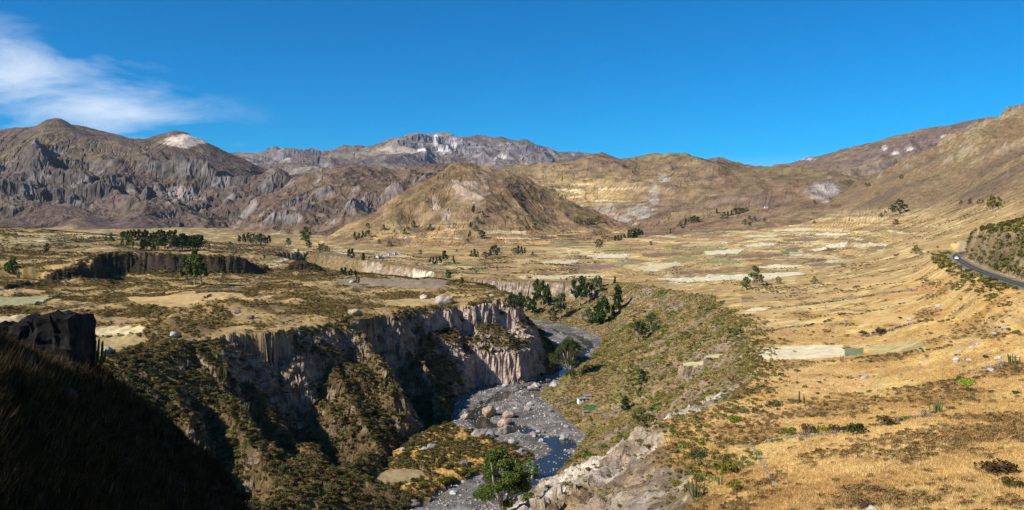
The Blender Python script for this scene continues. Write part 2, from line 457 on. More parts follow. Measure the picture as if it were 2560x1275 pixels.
wx = fbm(px/30, py/30, 4, 41)*9 + fbm(px/6.5, py/6.5, 3, 42)*2.0
wy = fbm(px/30+50, py/30, 4, 43)*9 + fbm(px/6.5+9, py/6.5, 3, 44)*2.0
bx_, by_ = px+wx*0.25, py+wy*0.25
rx_, ry_ = px+wx, py+wy
ins = inpoly(rx_, ry_, can_poly); inb = inpoly(bx_, by_, bed_poly)
dl, sl, _ = seg_dist(rx_, ry_, rim_left); dr, sr, _ = seg_dist(rx_, ry_, rim_right)
db, _, _ = seg_dist(bx_, by_, bed_poly, True); db[inb] = 0
TER = np.array([B(985, 1135), B(1060, 1085), B(1120, 1062), B(1215, 1098), B(1330, 1142), B(1215, 1182), B(1060, 1255), B(960, 1225)])
ter = inpoly(bx_, by_, TER)
dtp, _, _ = seg_dist(bx_, by_, TER, True)
db = np.where(ter, 0, np.minimum(db, dtp))
dm = np.where(ins, np.minimum(dl, dr), 0)
dbl, _, _ = seg_dist(px, py, bed_left); dbr, _, _ = seg_dist(px, py, bed_right)
left = sstep(-6, 6, dbr-dbl)
t = np.where(ins, db/(db+dm+1e-6), 1.0)
t = np.where(inb, 0.0, t)
zb0 = ZB[m]
bz = bedz(py)
tn = fbm(px/40, py/40, 3, 47)
gl = np.interp(t, [0, .04, .12, .5, .70, .91, 1], [0, .05, .13, .44, .61, .94, 1])
# sheer pale wall standing straight out of the river under the plateau's point
uu = 1280+px*F/py
shear = sstep(1050, 1085, uu)*sstep(1365, 1320, uu)*sstep(425, 440, py)*sstep(540, 520, py)
gls = np.interp(t, [0, .05, .10, .16, .45, .72, .80, 1], [0, .10, .36, .42, .60, .72, .97, 1])
gl = lerp(gl, np.interp(t, [0, .04, .12, .5, .8, .93, 1], [0, .05, .14, .5, .80, .96, 1]), sstep(330, 300, py))
gl = lerp(gl, gls, shear)
gr = np.interp(t, [0, .03, .1, .35, .6, .9, 1], [0, .03, .08, .30, .56, .93, 1])
grn = np.interp(t, [0, .05, .10, .3, .7, 1], [0, .36, .44, .60, .86, 1])          # near bluff: sheer toe, rounded brow
gru = np.interp(t, [0, .08, .45, .62, .74, 1], [0, .05, .34, .50, .96, 1])         # far wall upstream
nearb = sstep(262, 215, py)
upst = sstep(700, 745, py)*sstep(1520, 1470, uu)
gr = lerp(lerp(gr, grn, nearb), gru, upst)
gl = lerp(gl, np.interp(t, [0, .1, .5, .62, .74, 1], [0, .05, .4, .5, .96, 1]), sstep(560, 620, py))
g = lerp(gr, gl, left)
zc = bz+(zb0-bz)*g
nb_ = nearb*(1-left)*np.sin(np.pi*np.clip(t, 0, 1))
zc = zc + nb_*((ridged(px/15, py/15, 5, 57)-.45)*3.6 + fbm(px/3, py/3, 4, 60)*1.0)*(~inb)
lq = (zc+fbm(px/8, py/8, 3, 66)*1.5)/4.5; lf_ = lq-np.floor(lq)
zc = zc + nb_*4.5*(sstep(.35, .75, lf_)-lf_)*.55*(~inb)
# flights of small ledges
led = fbm(px/12, py/12, 3, 48)
zc = zc + np.sin(np.pi*t)*(fbm(px/9, py/9, 5, 49)*2.6 + tn*2.4)*(~inb)
# gullies down the shaded side: picked as column, distance along the fall line, depth, half width
def gully(pl, depth, hw, asym=0.0):
    global zc
    p = np.array([W(a, b) for a, b in pl])
    d, par, sg = seg_dist(px+wx*0.35, py+wy*0.35, p)
    L = np.hypot(*np.diff(p, axis=0).T).sum()
    env = sstep(0, L*0.34, par)*sstep(L, L*0.72, par)
    k = np.clip(1-d/hw, 0, 1)
    zc = zc - depth*env*np.power(k, .85)*sstep(0.0, 0.1, 1-np.abs(2*t-1)+0.06)*(~inb)
def rib(pl, height, hw):
    gully(pl, -height, hw)
gully([(655, 338), (730, 316), (800, 298), (860, 288), (920, 286)], 26, 24)
gully([(925, 406), (975, 388), (1030, 374), (1085, 368), (1125, 374)], 26, 19)
gully([(1140, 474), (1155, 461), (1172, 452)], 9, 6)
gully([(1232, 484), (1262, 474), (1290, 470), (1318, 474)], 9, 7)
gully([(1012, 432), (1045, 420), (1075, 410), (1095, 412)], 6, 6)
gully([(590, 312), (650, 290), (710, 274), (780, 264)], 10, 9)
gully([(470, 285), (530, 258), (600, 238), (680, 224)], 10, 9)
gully([(380, 262), (460, 232), (560, 208), (650, 196)], 9, 9)
gully([(850, 372), (900, 357), (960, 350), (1020, 352)], 4.5, 7)
gully([(760, 344), (820, 333), (870, 327)], 3.5, 6)
rib([(590, 318), (680, 296), (770, 278), (840, 270)], 8, 11)
rib([(860, 380), (940, 358), (1020, 344), (1090, 344)], 8, 11)
rib([(1060, 432), (1090, 424), (1120, 420)], 3, 8)
gully([(1850, 350), (1780, 335), (1700, 330)], 4, 12)
gully([(1700, 172), (1620, 172), (1540, 186)], 4.0, 7)
ribn = 1-np.abs(pn(sl/30+.25*tn, t*1.3, 46))*2
ribn2 = 1-np.abs(pn(sl/11+.3*tn, t*2.0, 58))*2
zc = zc + left*sstep(180, 230, py)*sstep(540, 500, py)*np.sin(np.pi*np.clip(t, 0, 1))*(ribn*2.6+ribn2*1.3+fbm(px/3.4, py/3.4, 4, 59)*1.6)*(~inb)*(1-.6*shear)
zc = np.where(inb, bz + fbm(px/6, py/6, 4, 52)*0.55 + fbm(px/26, py/26, 2, 53)*0.5, np.maximum(zc, bz-0.5))
zter = bz+2.3+fbm(px/14, py/14, 4, 56)*1.1
zc = np.where(ter & ~inb, zter-1.2+1.2*sstep(0, 5, dtp), zc)
ZB[m] = np.where(ins | inb, zc, zb0)
can_full = np.zeros(ZB.shape, bool); can_full[m] = ins & ~inb
shf = np.zeros_like(ZB); shf[m] = shear
r0, r1 = np.searchsorted(T.Y, [125, 730]); c0, c1 = np.searchsorted(T.U, [150, 1960])
sl_ = (slice(r0, r1), slice(c0, c1))
ze, Ae = erode(ZB[sl_], X[sl_], Y[sl_], ~can_full[sl_], 0.010, 6, km=1-.85*shf[sl_])
edge_k = sstep(125, 150, Y[sl_])*sstep(730, 700, Y[sl_])*sstep(150, 200, T.UU[sl_])
ze = ze + np.where(can_full[sl_], fbm(X[sl_]/1.7, Y[sl_]/1.7, 3, 77)*.5, 0)
ZB[sl_] = lerp(ZB[sl_], ze, edge_k)
CHN = np.zeros_like(ZB); CHN[sl_] = np.log1p(Ae)*can_full[sl_]
canyon = np.zeros_like(ZB); canyon[m] = ins
tt = np.ones_like(ZB); tt[m] = t
bedm = np.zeros(ZB.shape, bool); bedm[m] = inb
leftm = np.zeros_like(ZB); leftm[m] = left
shearm = np.zeros_like(ZB); shearm[m] = shear
nearm = np.zeros_like(ZB); nearm[m] = nearb*(1-left)
upm = np.zeros_like(ZB); upm[m] = upst
term = np.zeros(ZB.shape, bool); term[m] = ter & ~inb
del wx, wy, bx_, by_, rx_, ry_, dl, dr, db, dm, dbl, dbr, t, g, gl, gr, grn, gru

# main channel water level: pools between the stones
chan = [W(760, 985), W(1000, 850), W(1240, 760), B(1372, 826), B(1450, 845), B(1478, 868), B(1440, 905), B(1405, 945), B(1330, 965), B(1255, 990), B(1185, 1025), B(1215, 1068), B(1290, 1072), B(1350, 1085), B(1415, 1110), B(1385, 1150), B(1360, 1175), (0, 262), (-20, 205), (-52, 140), (-80, 60)]
m = (Y > 20) & (Y < 1000) & bedm
dch, _, _ = seg_dist(X[m]+fbm(X[m]/12, Y[m]/12, 3, 61)*7, Y[m]+fbm(X[m]/12+7, Y[m]/12, 3, 62)*7, chan)
hwid = 2.6+2.2*fbm(X[m]/25, Y[m]/25, 2, 63)
# wider, quieter pools
for (u_, v_, r_) in [(1400, 1150, 9), (1395, 1105, 8), (1310, 1062, 7), (1195, 1062, 7), (1250, 1000, 6), (1415, 958, 5)]:
    cx, cy = B(u_, v_)
    hwid = np.maximum(hwid, r_*0.62*np.exp(-(((X[m]-cx)**2+(Y[m]-cy)**2)/(r_*1.5)**2))*1.5)
dig = sstep(hwid+2.0, hwid-1.2, dch)
zz_ = ZB[m]
wl = bedz(Y[m])-0.55
ZB[m] = np.where(dig > 0, lerp(zz_, np.minimum(zz_, wl-0.55+fbm(X[m]/3, Y[m]/3, 3, 64)*0.7), dig), zz_)

# ---- road bench
road_pts = [(2700, 196), (2620, 222), (2560, 250), (2520, 278), (2478, 315), (2445, 352), (2420, 390), (2400, 425), (2390, 455), (2393, 500), (2420, 560)]
road_w = np.array([W(a, b) for a, b in road_pts])
road_z = np.array([(HV-r)*b/F for (a, b), r in zip(road_pts, [748, 730, 713, 701, 687, 675, 663, 651, 644, 636, 628])])
rl = np.r_[0, np.cumsum(np.hypot(*np.diff(road_w, axis=0).T))]
m = (X > 90) & (X < 330) & (Y > 150) & (Y < 640)
d, par, sg = seg_dist(X[m], Y[m], road_w)
rz = np.interp(par, rl, road_z)
k = sstep(14, 4.2, d)*sstep(0, 10, par)*sstep(rl[-1], rl[-1]-10, par)
kr = np.where(sg < 0, sstep(7.5, 4.4, d), sstep(22, 4.4, d))*sstep(0, 6, par)*sstep(rl[-1], rl[-1]-8, par)
ZB[m] = lerp(ZB[m], rz-0.12, kr)
roadm = np.zeros_like(ZB); roadm[m] = sstep(5.5, 4.0, d)*(par > 2)
rockm *= (1-roadm)

# ---- terraced ground: steps along the contours
ZP = ZB.copy()
terr_w = sstep(640, 820, Y)*sstep(1350, 1500, T.UU)*sstep(2420, 2250, T.UU)*sstep(70, 35, ZB)*(1-canyon) + 0.8*sstep(700, 850, Y)*sstep(1500, 1380, T.UU)*(1-canyon)
terr_w = np.clip(terr_w, 0, 1)*(1-sstep(0.1, 0.4, rockm))
STEP = 1.9
q_ = (ZB + fbm(X/90, Y/90, 3, 71)*2.2 + fbm(X/22, Y/22, 2, 72)*0.5)/STEP
lev = np.floor(q_); fr = q_-lev
riser = sstep(0.74, 1.0, fr)
ZB = ZB + terr_w*STEP*(riser-fr)*0.85
PADS = []
def pad(u, v, rx, ry, k_, rot=0.0):
    global ZB
    T.Z = ZB; T.V = HV-ZB*F/T.YY
    h_ = T.hit(u, v, 60)
    c_, s_ = math.cos(rot), math.sin(rot)
    dx_ = ((X-h_[0])*c_+(Y-h_[1])*s_)/rx; dy_ = (-(X-h_[0])*s_+(Y-h_[1])*c_)/ry
    d_ = np.sqrt(dx_**2+dy_**2)
    ZB = lerp(ZB, h_[2]+(ZB-h_[2])*(1-k_), sstep(1.5, 1.05, d_))
    PADS.append([(h_[0]+rx*math.cos(a)*c_-ry*math.sin(a)*s_, h_[1]+rx*math.cos(a)*s_+ry*math.sin(a)*c_) for a in np.linspace(0, 2*math.pi, 14)[:-1]])
pad(1738, 909, 5.5, 4.5, .92, .25); pad(1795, 889, 4.8, 5.0, .92, -.3); pad(1655, 855, 5.2, 9.0, .8, -.25); pad(1477, 1019, 2.6, 4.5, .9, .2); pad(1000, 1190, 8.5, 8.0, .95, .2)
# fine clods
ZB = ZB + fbm(X/3.2, Y/3.2, 3, 74)*0.35*sstep(700, 300, Y)*(~bedm)*(1-roadm)
T.strata = (1.9, 7.0, 2.0, 42, 56, 81)
T.finish(ZB)
# ------------------------------------------------------------------ ground colours (surface colours; scarp faces and river bed also carry shade)
UU = T.UU; slope = T.slope
n_big = fbm(X/120, Y/120, 4, 101); n_mid = fbm(X/28, Y/28, 4, 102); n_fine = fbm(X/7, Y/7, 4, 103); n_tiny = fbm(X/2.2, Y/2.2, 3, 104)
STRAW = alb(212, 182, 118); PALE = alb(232, 212, 164); GOLD = alb(198, 160, 94); TAN = alb(182, 148, 98); BROWN = alb(128, 100, 62); SCRUB = alb(104, 88, 52)
OLIVE = alb(118, 110, 58); DGREY = alb(128, 110, 92); PLOUGH = alb(140, 120, 96); GREENF = alb(140, 146, 84)
ROCK = alb(172, 148, 118); ROCKD = alb(106, 92, 80); WHITE = alb(216, 203, 186); PINK = alb(206, 180, 158); SAND = alb(176, 166, 154)
def cst(k): return np.broadcast_to(k, Z3.shape).copy()
Z3 = np.zeros(ZB.shape+(3,))
col = cst(TAN)
# near right: golden dry grass with brown patches
gold = sstep(1500, 1700, UU)
col = mixc(col, GOLD, gold*sstep(900, 500, Y)*0.75)
col = mixc(col, alb(146, 118, 78), gold*sstep(420, 520, Y)*.55)
col = mixc(col, STRAW, sstep(-0.05, 0.35, n_mid+0.6*n_fine)*gold*0.75)
col = mixc(col, alb(138, 104, 64), sstep(0.05, 0.26, fbm(X/13, Y/30, 5, 111))*gold*sstep(700, 450, Y)*0.5)
col = mixc(col, alb(172, 128, 72), sstep(0.10, 0.35, fbm(X/22, Y/50, 4, 112))*gold*sstep(500, 300, Y)*0.55)
# plateau left: straw strips and brown brush
lf = 1-gold
col = mixc(col, alb(150, 122, 78), lf*.7)
col = mixc(col, alb(180, 148, 92), sstep(-0.05, 0.25, fbm(X/60, Y/30, 4, 113))*lf*0.8)
col = mixc(col, alb(124, 100, 60), sstep(-0.08, 0.22, fbm(X/38, Y/38, 5, 114))*lf*0.85)
col = mixc(col, alb(86, 76, 44), sstep(0.12, 0.30, fbm(X/16, Y/16, 4, 115))*lf*sstep(1300, 700, Y)*0.7)
# terraced strips: each strip its own crop, by level and by block along it
blk = np.floor((X*0.8+Y*0.25)/95 + 0.9*fbm(X/150, Y/150, 2, 121) + hash01(lev, lev*0, 9)*3.0)
hsh = hash01(lev, blk, 3); hs2 = hash01(lev, blk, 4)
strip = cst(alb(204, 170, 112))
for lo_, k in [(0.0, alb(200, 164, 104)), (0.22, alb(222, 194, 136)), (0.42, alb(186, 150, 96)), (0.60, alb(170, 136, 92)), (0.74, PALE), (0.80, alb(150, 124, 92)), (0.90, alb(196, 156, 92)), (0.955, alb(158, 152, 94))]:
    strip = np.where((hsh >= lo_)[..., None], k, strip)
strip = strip*(0.80+0.34*hs2)[..., None]
col = mixc(col, strip, terr_w*0.85)
col = mixc(col, alb(108, 88, 58), terr_w*sstep(0.66, 0.80, fr)*np.clip(0.55+0.9*n_fine, 0, 0.9))
col = mixc(col, alb(126, 100, 66), sstep(0.1, 0.3, fbm(X/55, Y/85, 5, 123))*sstep(600, 800, Y)*0.65)
# far brush on the left rise
col = mixc(col, alb(112, 94, 58), sstep(-0.1, 0.2, fbm(X/45, Y/60, 4, 124))*sstep(700, 900, Y)*sstep(900, 600, UU)*0.75)
# slopes of the mountain behind the road
hi = sstep(-5, 40, ZB)*sstep(1700, 2000, UU)
col = mixc(col, alb(122, 98, 72), hi*0.9)
col = mixc(col, alb(124, 110, 72), hi*sstep(0.0, 0.3, n_big)*0.6)
col = mixc(col, alb(100, 82, 68), hi*sstep(0.0, 0.3, fbm(X/180, Y/180, 5, 125))*0.7)
col = mixc(col, alb(176, 160, 140), hi*sstep(36, 48, slope)*0.3)
# canyon walls: soil slopes, brush, bare rock where steep
cn_ = canyon*(~bedm)
soil = cst(alb(134, 108, 70))
soil = mixc(soil, alb(170, 136, 84), sstep(-0.1, 0.3, n_mid)*0.7)
soil = mixc(soil, alb(108, 96, 54), sstep(0.0, 0.3, fbm(X/15, Y/15, 4, 131))*0.8)
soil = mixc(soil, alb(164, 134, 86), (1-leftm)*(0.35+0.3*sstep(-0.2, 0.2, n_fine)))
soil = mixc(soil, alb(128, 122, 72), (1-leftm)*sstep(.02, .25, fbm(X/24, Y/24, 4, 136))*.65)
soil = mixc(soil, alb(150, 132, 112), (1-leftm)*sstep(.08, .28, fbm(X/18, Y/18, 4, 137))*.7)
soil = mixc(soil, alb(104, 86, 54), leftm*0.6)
rockc = cst(ROCK)
band = fbm((X+Y)/90, ZB/5.0, 4, 133)
rockc = mixc(rockc, alb(178, 154, 130), sstep(0, 0.3, band))
rockc = mixc(rockc, alb(118, 102, 84), sstep(0.0, 0.3, fbm((X+Y)/6, ZB/2.6+(X-Y)/11, 5, 134))*0.8)
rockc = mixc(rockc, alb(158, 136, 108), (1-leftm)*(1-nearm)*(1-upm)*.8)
rockc = mixc(rockc, PINK, np.clip(shearm*1.2, 0, 1)*0.75)
rockc = mixc(rockc, alb(236, 220, 194), nearm*sstep(-0.25, 0.2, n_mid)*0.9)
rockc = mixc(rockc, alb(196, 178, 154), upm*0.6*sstep(-.2, .2, n_fine))
rockc = mixc(rockc, alb(140, 116, 78), upm*np.clip(sstep(1055, 1075, UU)*sstep(1195, 1175, UU)+sstep(915, 900, UU), 0, 1))
srk = sstep(42, 52, slope + 12*fbm((X+Y)/8, ZB/5+(X-Y)/14, 4, 138) + 8*n_mid - 10*leftm*sstep(.80, .70, tt)*(1-shearm) - 4*leftm)
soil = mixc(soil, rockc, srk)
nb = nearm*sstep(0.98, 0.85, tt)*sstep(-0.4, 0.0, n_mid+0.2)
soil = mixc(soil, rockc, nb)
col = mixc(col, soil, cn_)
# scarp rock: left faces near-black, their shade put into the colour; road wall brown
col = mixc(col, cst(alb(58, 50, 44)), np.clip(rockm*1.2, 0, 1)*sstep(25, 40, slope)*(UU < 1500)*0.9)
col = mixc(col, cst(alb(104, 90, 74))*(1+.5*n_fine+.4*n_tiny)[..., None], np.clip(rockm*1.2, 0, 1)*sstep(30, 45, slope)*(UU > 1500)*0.8)
# low terrace by the river
tg = cst(alb(206, 158, 78)); tg = mixc(tg, alb(140, 104, 58), sstep(0.0, 0.3, fbm(X/9, Y/6, 4, 141)))
col = np.where(term[..., None], tg, col)
# river bed gravel
bedc = cst(alb(128, 121, 112))
bedc = mixc(bedc, alb(158, 152, 144), sstep(0, 0.3, n_fine)); bedc = mixc(bedc, alb(96, 90, 80), sstep(0.0, 0.35, n_mid)*0.7)
wet = sstep(-0.25, -0.9, ZB-bedz(Y))
bedc = mixc(bedc, alb(74, 66, 52), wet)
col = np.where(bedm[..., None], bedc*.8, col)  # bed darkened to stand for the shadows between its stones
# verge of the road
col = mixc(col, alb(140, 122, 96), roadm)
stp = 1-.8*sstep(42, 58, slope)
col = col*(1+(0.16*n_tiny+0.10*n_fine)*stp)[..., None]

col = col*0.92 + 0.08*col.mean(-1, keepdims=True)
col = col*(1+(np.array([1.05, 1.06, 1.0])-1)*(1-canyon)[..., None])

# ---- fields: outlines walked off on the ground, each its own sheet of ground
def gpoly(pts, ymin=60):
    out = []
    for u_, v_ in pts:
        h = T.hit(u_, v_, ymin)
        out.append((h[0], h[1]))
    return np.array(out)
FIELDS = [
    ('stubble_field', 'long pale stubble field on the bench above the river', [(1885, 876), (2010, 864), (2108, 862), (2110, 890), (2000, 897), (1905, 897)], alb(236, 216, 164), 0),
    ('green_plot', 'small square grey-green plot at the end of the pale stubble field', [(2114, 872), (2156, 870), (2162, 888), (2112, 890)], alb(128, 132, 92), 0),
    ('ridged_plot', 'straw-coloured ridged plot of cut stalks beside the green plot', [(2172, 862), (2290, 850), (2320, 876), (2180, 886)], alb(206, 178, 108), 1),
    ('golden_field', 'smooth golden field behind the brown mound', [(2075, 785), (2180, 778), (2290, 790), (2270, 803), (2180, 813)], alb(222, 178, 98), 0),
    ('ploughed_field', 'bare mauve-brown ploughed plot with a tree clump on the canyon side', PADS[2], alb(170, 140, 116), 0),
    ('pale_terrace', 'small pale yellow terrace above the green hedge line', PADS[0], alb(226, 206, 146), 0),
    ('pale_terrace', 'upper pale yellow terrace with a rounded end on the canyon rim', PADS[1], alb(226, 206, 146), 0),
    ('stubble_field', 'pale straw field beside the dark rock on the plateau', [(193, 824), (300, 817), (362, 822), (350, 833), (194, 842)], alb(226, 200, 140), 0),
    ('stubble_field', 'straw field below the strip of dark weeds near the cactus silhouettes', [(192, 847), (330, 837), (372, 850), (330, 868), (205, 874)], alb(190, 162, 100), 0),
    ('green_field', 'flat pale green field at the left edge of the plateau', [(-40, 742), (110, 741), (132, 744), (92, 760), (-40, 764)], alb(176, 168, 110), 0),
    ('stubble_field', 'orange straw field above the pale green field', [(-40, 719), (60, 722), (128, 727), (100, 734), (-40, 738)], alb(208, 168, 100), 0),
    ('stubble_field', 'pale straw strip behind the dark rock at the left edge', [(-40, 794), (70, 793), (60, 806), (-40, 816)], alb(212, 184, 128), 0),
    ('ploughed_field', 'long brown ploughed strip across the plateau below the tall tree', [(480, 722), (600, 720), (610, 727), (492, 730)], alb(126, 104, 78), 0),
    ('stubble_field', 'bright golden field with a short dark wall on the plateau', [(320, 742), (460, 737), (600, 733), (640, 748), (560, 752), (340, 756)], alb(214, 174, 104), 0),
    ('ploughed_field', 'large mauve-grey fallow field along the back of the plateau', [(830, 700), (1000, 699), (1120, 702), (1110, 722), (960, 716), (850, 712)], alb(160, 136, 106), 0),
    ('stubble_field', 'pale straw strip running to the plateau edge near the grey boulder', [(1000, 748), (1100, 744), (1080, 762), (960, 768)], alb(204, 172, 104), 0),
    ('stubble_field', 'long pale field above the canyon with a thin green stripe', [(1640, 696), (1800, 690), (1990, 679), (2010, 685), (1880, 700), (1700, 703)], alb(236, 220, 174), 0),
    ('green_strip', 'narrow bright green crop strip above the long pale field', [(1880, 684), (1990, 678), (1992, 681), (1884, 688)], alb(128, 140, 70), 0),
    ('stubble_field', 'brightest white-straw field on the far plain beside a lone bush', [(2072, 611), (2118, 604), (2112, 616), (2070, 618)], alb(240, 224, 184), 0),
    ('stubble_field', 'white-straw field just below and left of the brightest one', [(2030, 623), (2062, 617), (2066, 623), (2040, 628)], alb(244, 228, 186), 0),
    ('stubble_field', 'wide pale field in the middle of the far plain', [(1760, 630), (1860, 622), (1840, 634), (1770, 636)], alb(232, 214, 168), 0),
    ('green_strip', 'small vivid green crop patch on the far plain', [(1952, 628), (1985, 625), (1996, 630), (1962, 633)], alb(132, 142, 80), 0),
    ('ploughed_field', 'dark ploughed patch behind the vivid green crop patch', [(1962, 622), (2005, 617), (1990, 627), (1968, 626)], alb(140, 118, 98), 0),
    ('stubble_field', 'pale stubble field nearest the pale cliffs of the far canyon wall', [(1300, 690), (1480, 685), (1510, 690), (1400, 697), (1310, 697)], alb(230, 208, 156), 0),
    ('stubble_field', 'pale triangular field where the farm track meets the plain', [(1585, 670), (1690, 655), (1700, 662), (1640, 678)], alb(228, 204, 152), 0),
    ('stubble_field', 'straw field beside the farm track on the river bench', [(1880, 770), (1930, 768), (1905, 777), (1862, 778)], alb(240, 220, 174), 0),
    ('stubble_field', 'pale strip below the white cliff on the far bank', [(1030, 685), (1085, 683), (1075, 690), (1035, 691)], alb(238, 220, 178), 0),
    ('farm_terrace', 'round bare dirt terrace edged with stones by the dry channel', PADS[4], alb(172, 146, 98), 0),
    ('hay_field', 'broad golden hay field on the bench below the pale stubble field', [(1905, 930), (2060, 918), (2210, 928), (2160, 972), (1970, 992), (1885, 975)], alb(226, 186, 112), 2),
    ('hay_field', 'golden field at the canyon brow above the neat green dome shrub', [(1815, 1020), (1930, 1000), (2040, 1015), (2000, 1050), (1850, 1062), (1750, 1052)], alb(230, 190, 118), 2),
    ('hay_field', 'large golden hay field below the long stone wall', [(1960, 1112), (2110, 1096), (2260, 1066), (2400, 1100), (2330, 1165), (2150, 1200), (1960, 1185)], alb(226, 186, 108), 2),
    ('hay_field', 'orange-gold field left of the brown mound', [(1905, 826), (2040, 806), (2095, 832), (1990, 852), (1895, 858)], alb(214, 172, 98), 2),
    ('hay_field', 'bright orange field below the dark bank near the cattle', [(2140, 740), (2250, 715), (2340, 702), (2350, 716), (2240, 744), (2170, 752)], alb(216, 164, 84), 2),
    ('hay_field', 'pale gold field behind the cattle', [(2060, 702), (2200, 690), (2260, 684), (2230, 700), (2100, 716)], alb(206, 166, 100), 2),
    ('hay_field', 'straw field above the stone shelter', [(1900, 735), (2020, 728), (2060, 735), (1960, 748), (1890, 750)], alb(196, 160, 104), 2),
    ('crop_field', 'pale field strip beside the long canyon-edge field', [(1355.0, 656.0), (1391.0, 650.0), (1445.0, 648.7), (1437.8, 657.0), (1404.5, 660.0), (1364.0, 660.5)], alb(226, 204, 156), 3),
    ('crop_field', 'cream field strip right below the isolated round tree', [(1470.0, 640.8), (1510.0, 636.0), (1570.0, 636.2), (1562.0, 641.6), (1525.0, 644.0), (1480.0, 644.4)], alb(236, 218, 172), 3),
    ('crop_field', 'mauve-brown field strip above the pale stubble by the far wall', [(1425.0, 668.9), (1469.0, 663.5), (1535.0, 662.9), (1526.2, 669.8), (1485.5, 672.5), (1436.0, 673.0)], alb(152, 124, 100), 3),
    ('crop_field', 'brown field strip left of the wide pale plain field', [(1605.0, 636.8), (1641.0, 632.0), (1695.0, 632.4), (1687.8, 637.6), (1654.5, 640.0), (1614.0, 640.4)], alb(146, 116, 82), 3),
    ('crop_field', 'olive field strip below the wide pale plain field', [(1650.0, 648.8), (1690.0, 644.0), (1750.0, 644.5), (1742.0, 649.6), (1705.0, 652.0), (1660.0, 652.4)], alb(156, 148, 92), 3),
    ('crop_field', 'tan field strip just below the thick plain grove', [(1580.0, 618.6), (1612.0, 615.0), (1660.0, 613.7), (1653.6, 619.2), (1624.0, 621.0), (1588.0, 621.3)], alb(196, 160, 106), 3),
    ('crop_field', 'straw-coloured field strip on the plain right of the grove', [(1705.0, 612.6), (1741.0, 609.0), (1795.0, 607.5), (1787.8, 613.2), (1754.5, 615.0), (1714.0, 615.3)], alb(212, 178, 116), 3),
    ('crop_field', 'golden field strip below the scattered five trees', [(1780.0, 600.5), (1812.0, 597.5), (1860.0, 598.3), (1853.6, 601.0), (1824.0, 602.5), (1788.0, 602.8)], alb(206, 162, 94), 3),
    ('crop_field', 'pale field strip right of the scattered five trees', [(1855.0, 590.5), (1891.0, 587.5), (1945.0, 586.9), (1937.8, 591.0), (1904.5, 592.5), (1864.0, 592.8)], alb(226, 204, 156), 3),
    ('crop_field', 'cream field strip above the vivid green patch', [(1860.0, 612.6), (1892.0, 609.0), (1940.0, 608.2), (1933.6, 613.2), (1904.0, 615.0), (1868.0, 615.3)], alb(236, 218, 172), 3),
    ('crop_field', 'mauve-brown field strip left of the brightest plain field', [(1955.0, 600.6), (1991.0, 597.0), (2045.0, 598.5), (2037.8, 601.2), (2004.5, 603.0), (1964.0, 603.3)], alb(152, 124, 100), 3),
    ('crop_field', 'brown field strip left of the vivid green patch', [(1835.0, 640.8), (1871.0, 636.0), (1925.0, 635.9), (1917.8, 641.6), (1884.5, 644.0), (1844.0, 644.4)], alb(146, 116, 82), 3),
    ('crop_field', 'olive field strip below the centre of the plain', [(1750.0, 655.8), (1790.0, 651.0), (1850.0, 652.3), (1842.0, 656.6), (1805.0, 659.0), (1760.0, 659.4)], alb(156, 148, 92), 3),
    ('crop_field', 'tan field strip under the vivid green patch', [(1915.0, 645.8), (1951.0, 641.0), (2005.0, 640.9), (1997.8, 646.6), (1964.5, 649.0), (1924.0, 649.4)], alb(196, 160, 106), 3),
    ('crop_field', 'straw-coloured field strip below the white-straw pair', [(2010.0, 640.8), (2042.0, 636.0), (2090.0, 636.6), (2083.6, 641.6), (2054.0, 644.0), (2018.0, 644.4)], alb(212, 178, 116), 3),
    ('crop_field', 'golden field strip right of the white-straw pair', [(2075.0, 632.8), (2111.0, 628.0), (2165.0, 626.6), (2157.8, 633.6), (2124.5, 636.0), (2084.0, 636.4)], alb(206, 162, 94), 3),
    ('crop_field', 'pale field strip right of the brightest plain field', [(2135.0, 612.8), (2171.0, 608.0), (2225.0, 608.5), (2217.8, 613.6), (2184.5, 616.0), (2144.0, 616.4)], alb(226, 204, 156), 3),
    ('crop_field', 'cream field strip above the narrow green strip', [(1895.0, 665.8), (1939.0, 661.0), (2005.0, 662.5), (1996.2, 666.6), (1955.5, 669.0), (1906.0, 669.4)], alb(236, 218, 172), 3),
    ('crop_field', 'mauve-brown field strip right of the narrow green strip', [(2020.0, 660.8), (2060.0, 656.0), (2120.0, 656.1), (2112.0, 661.6), (2075.0, 664.0), (2030.0, 664.4)], alb(152, 124, 100), 3),
    ('crop_field', 'brown field strip above the long pale field', [(1695.0, 680.8), (1739.0, 676.0), (1805.0, 677.0), (1796.2, 681.6), (1755.5, 684.0), (1706.0, 684.4)], alb(146, 116, 82), 3),
    ('crop_field', 'olive field strip near the farm track', [(1525.0, 658.7), (1553.0, 654.5), (1595.0, 655.1), (1589.4, 659.4), (1563.5, 661.5), (1532.0, 661.9)], alb(156, 148, 92), 3),
    ('crop_field', 'tan field strip right of the clump by the pale cliff', [(1195.0, 668.8), (1239.0, 664.0), (1305.0, 662.3), (1296.2, 669.6), (1255.5, 672.0), (1206.0, 672.4)], alb(196, 160, 106), 3),
    ('crop_field', 'straw-coloured field strip below the terraced fields clump', [(1285.0, 650.7), (1321.0, 646.5), (1375.0, 647.4), (1367.8, 651.4), (1334.5, 653.5), (1294.0, 653.9)], alb(212, 178, 116), 3),
    ('crop_field', 'golden field strip between the two slim young trees', [(1135.0, 690.7), (1171.0, 686.5), (1225.0, 686.8), (1217.8, 691.4), (1184.5, 693.5), (1144.0, 693.9)], alb(206, 162, 94), 3),
    ('crop_field', 'pale field strip high on the far terraces', [(1930.0, 575.5), (1970.0, 572.5), (2030.0, 572.0), (2022.0, 576.0), (1985.0, 577.5), (1940.0, 577.8)], alb(226, 204, 156), 3),
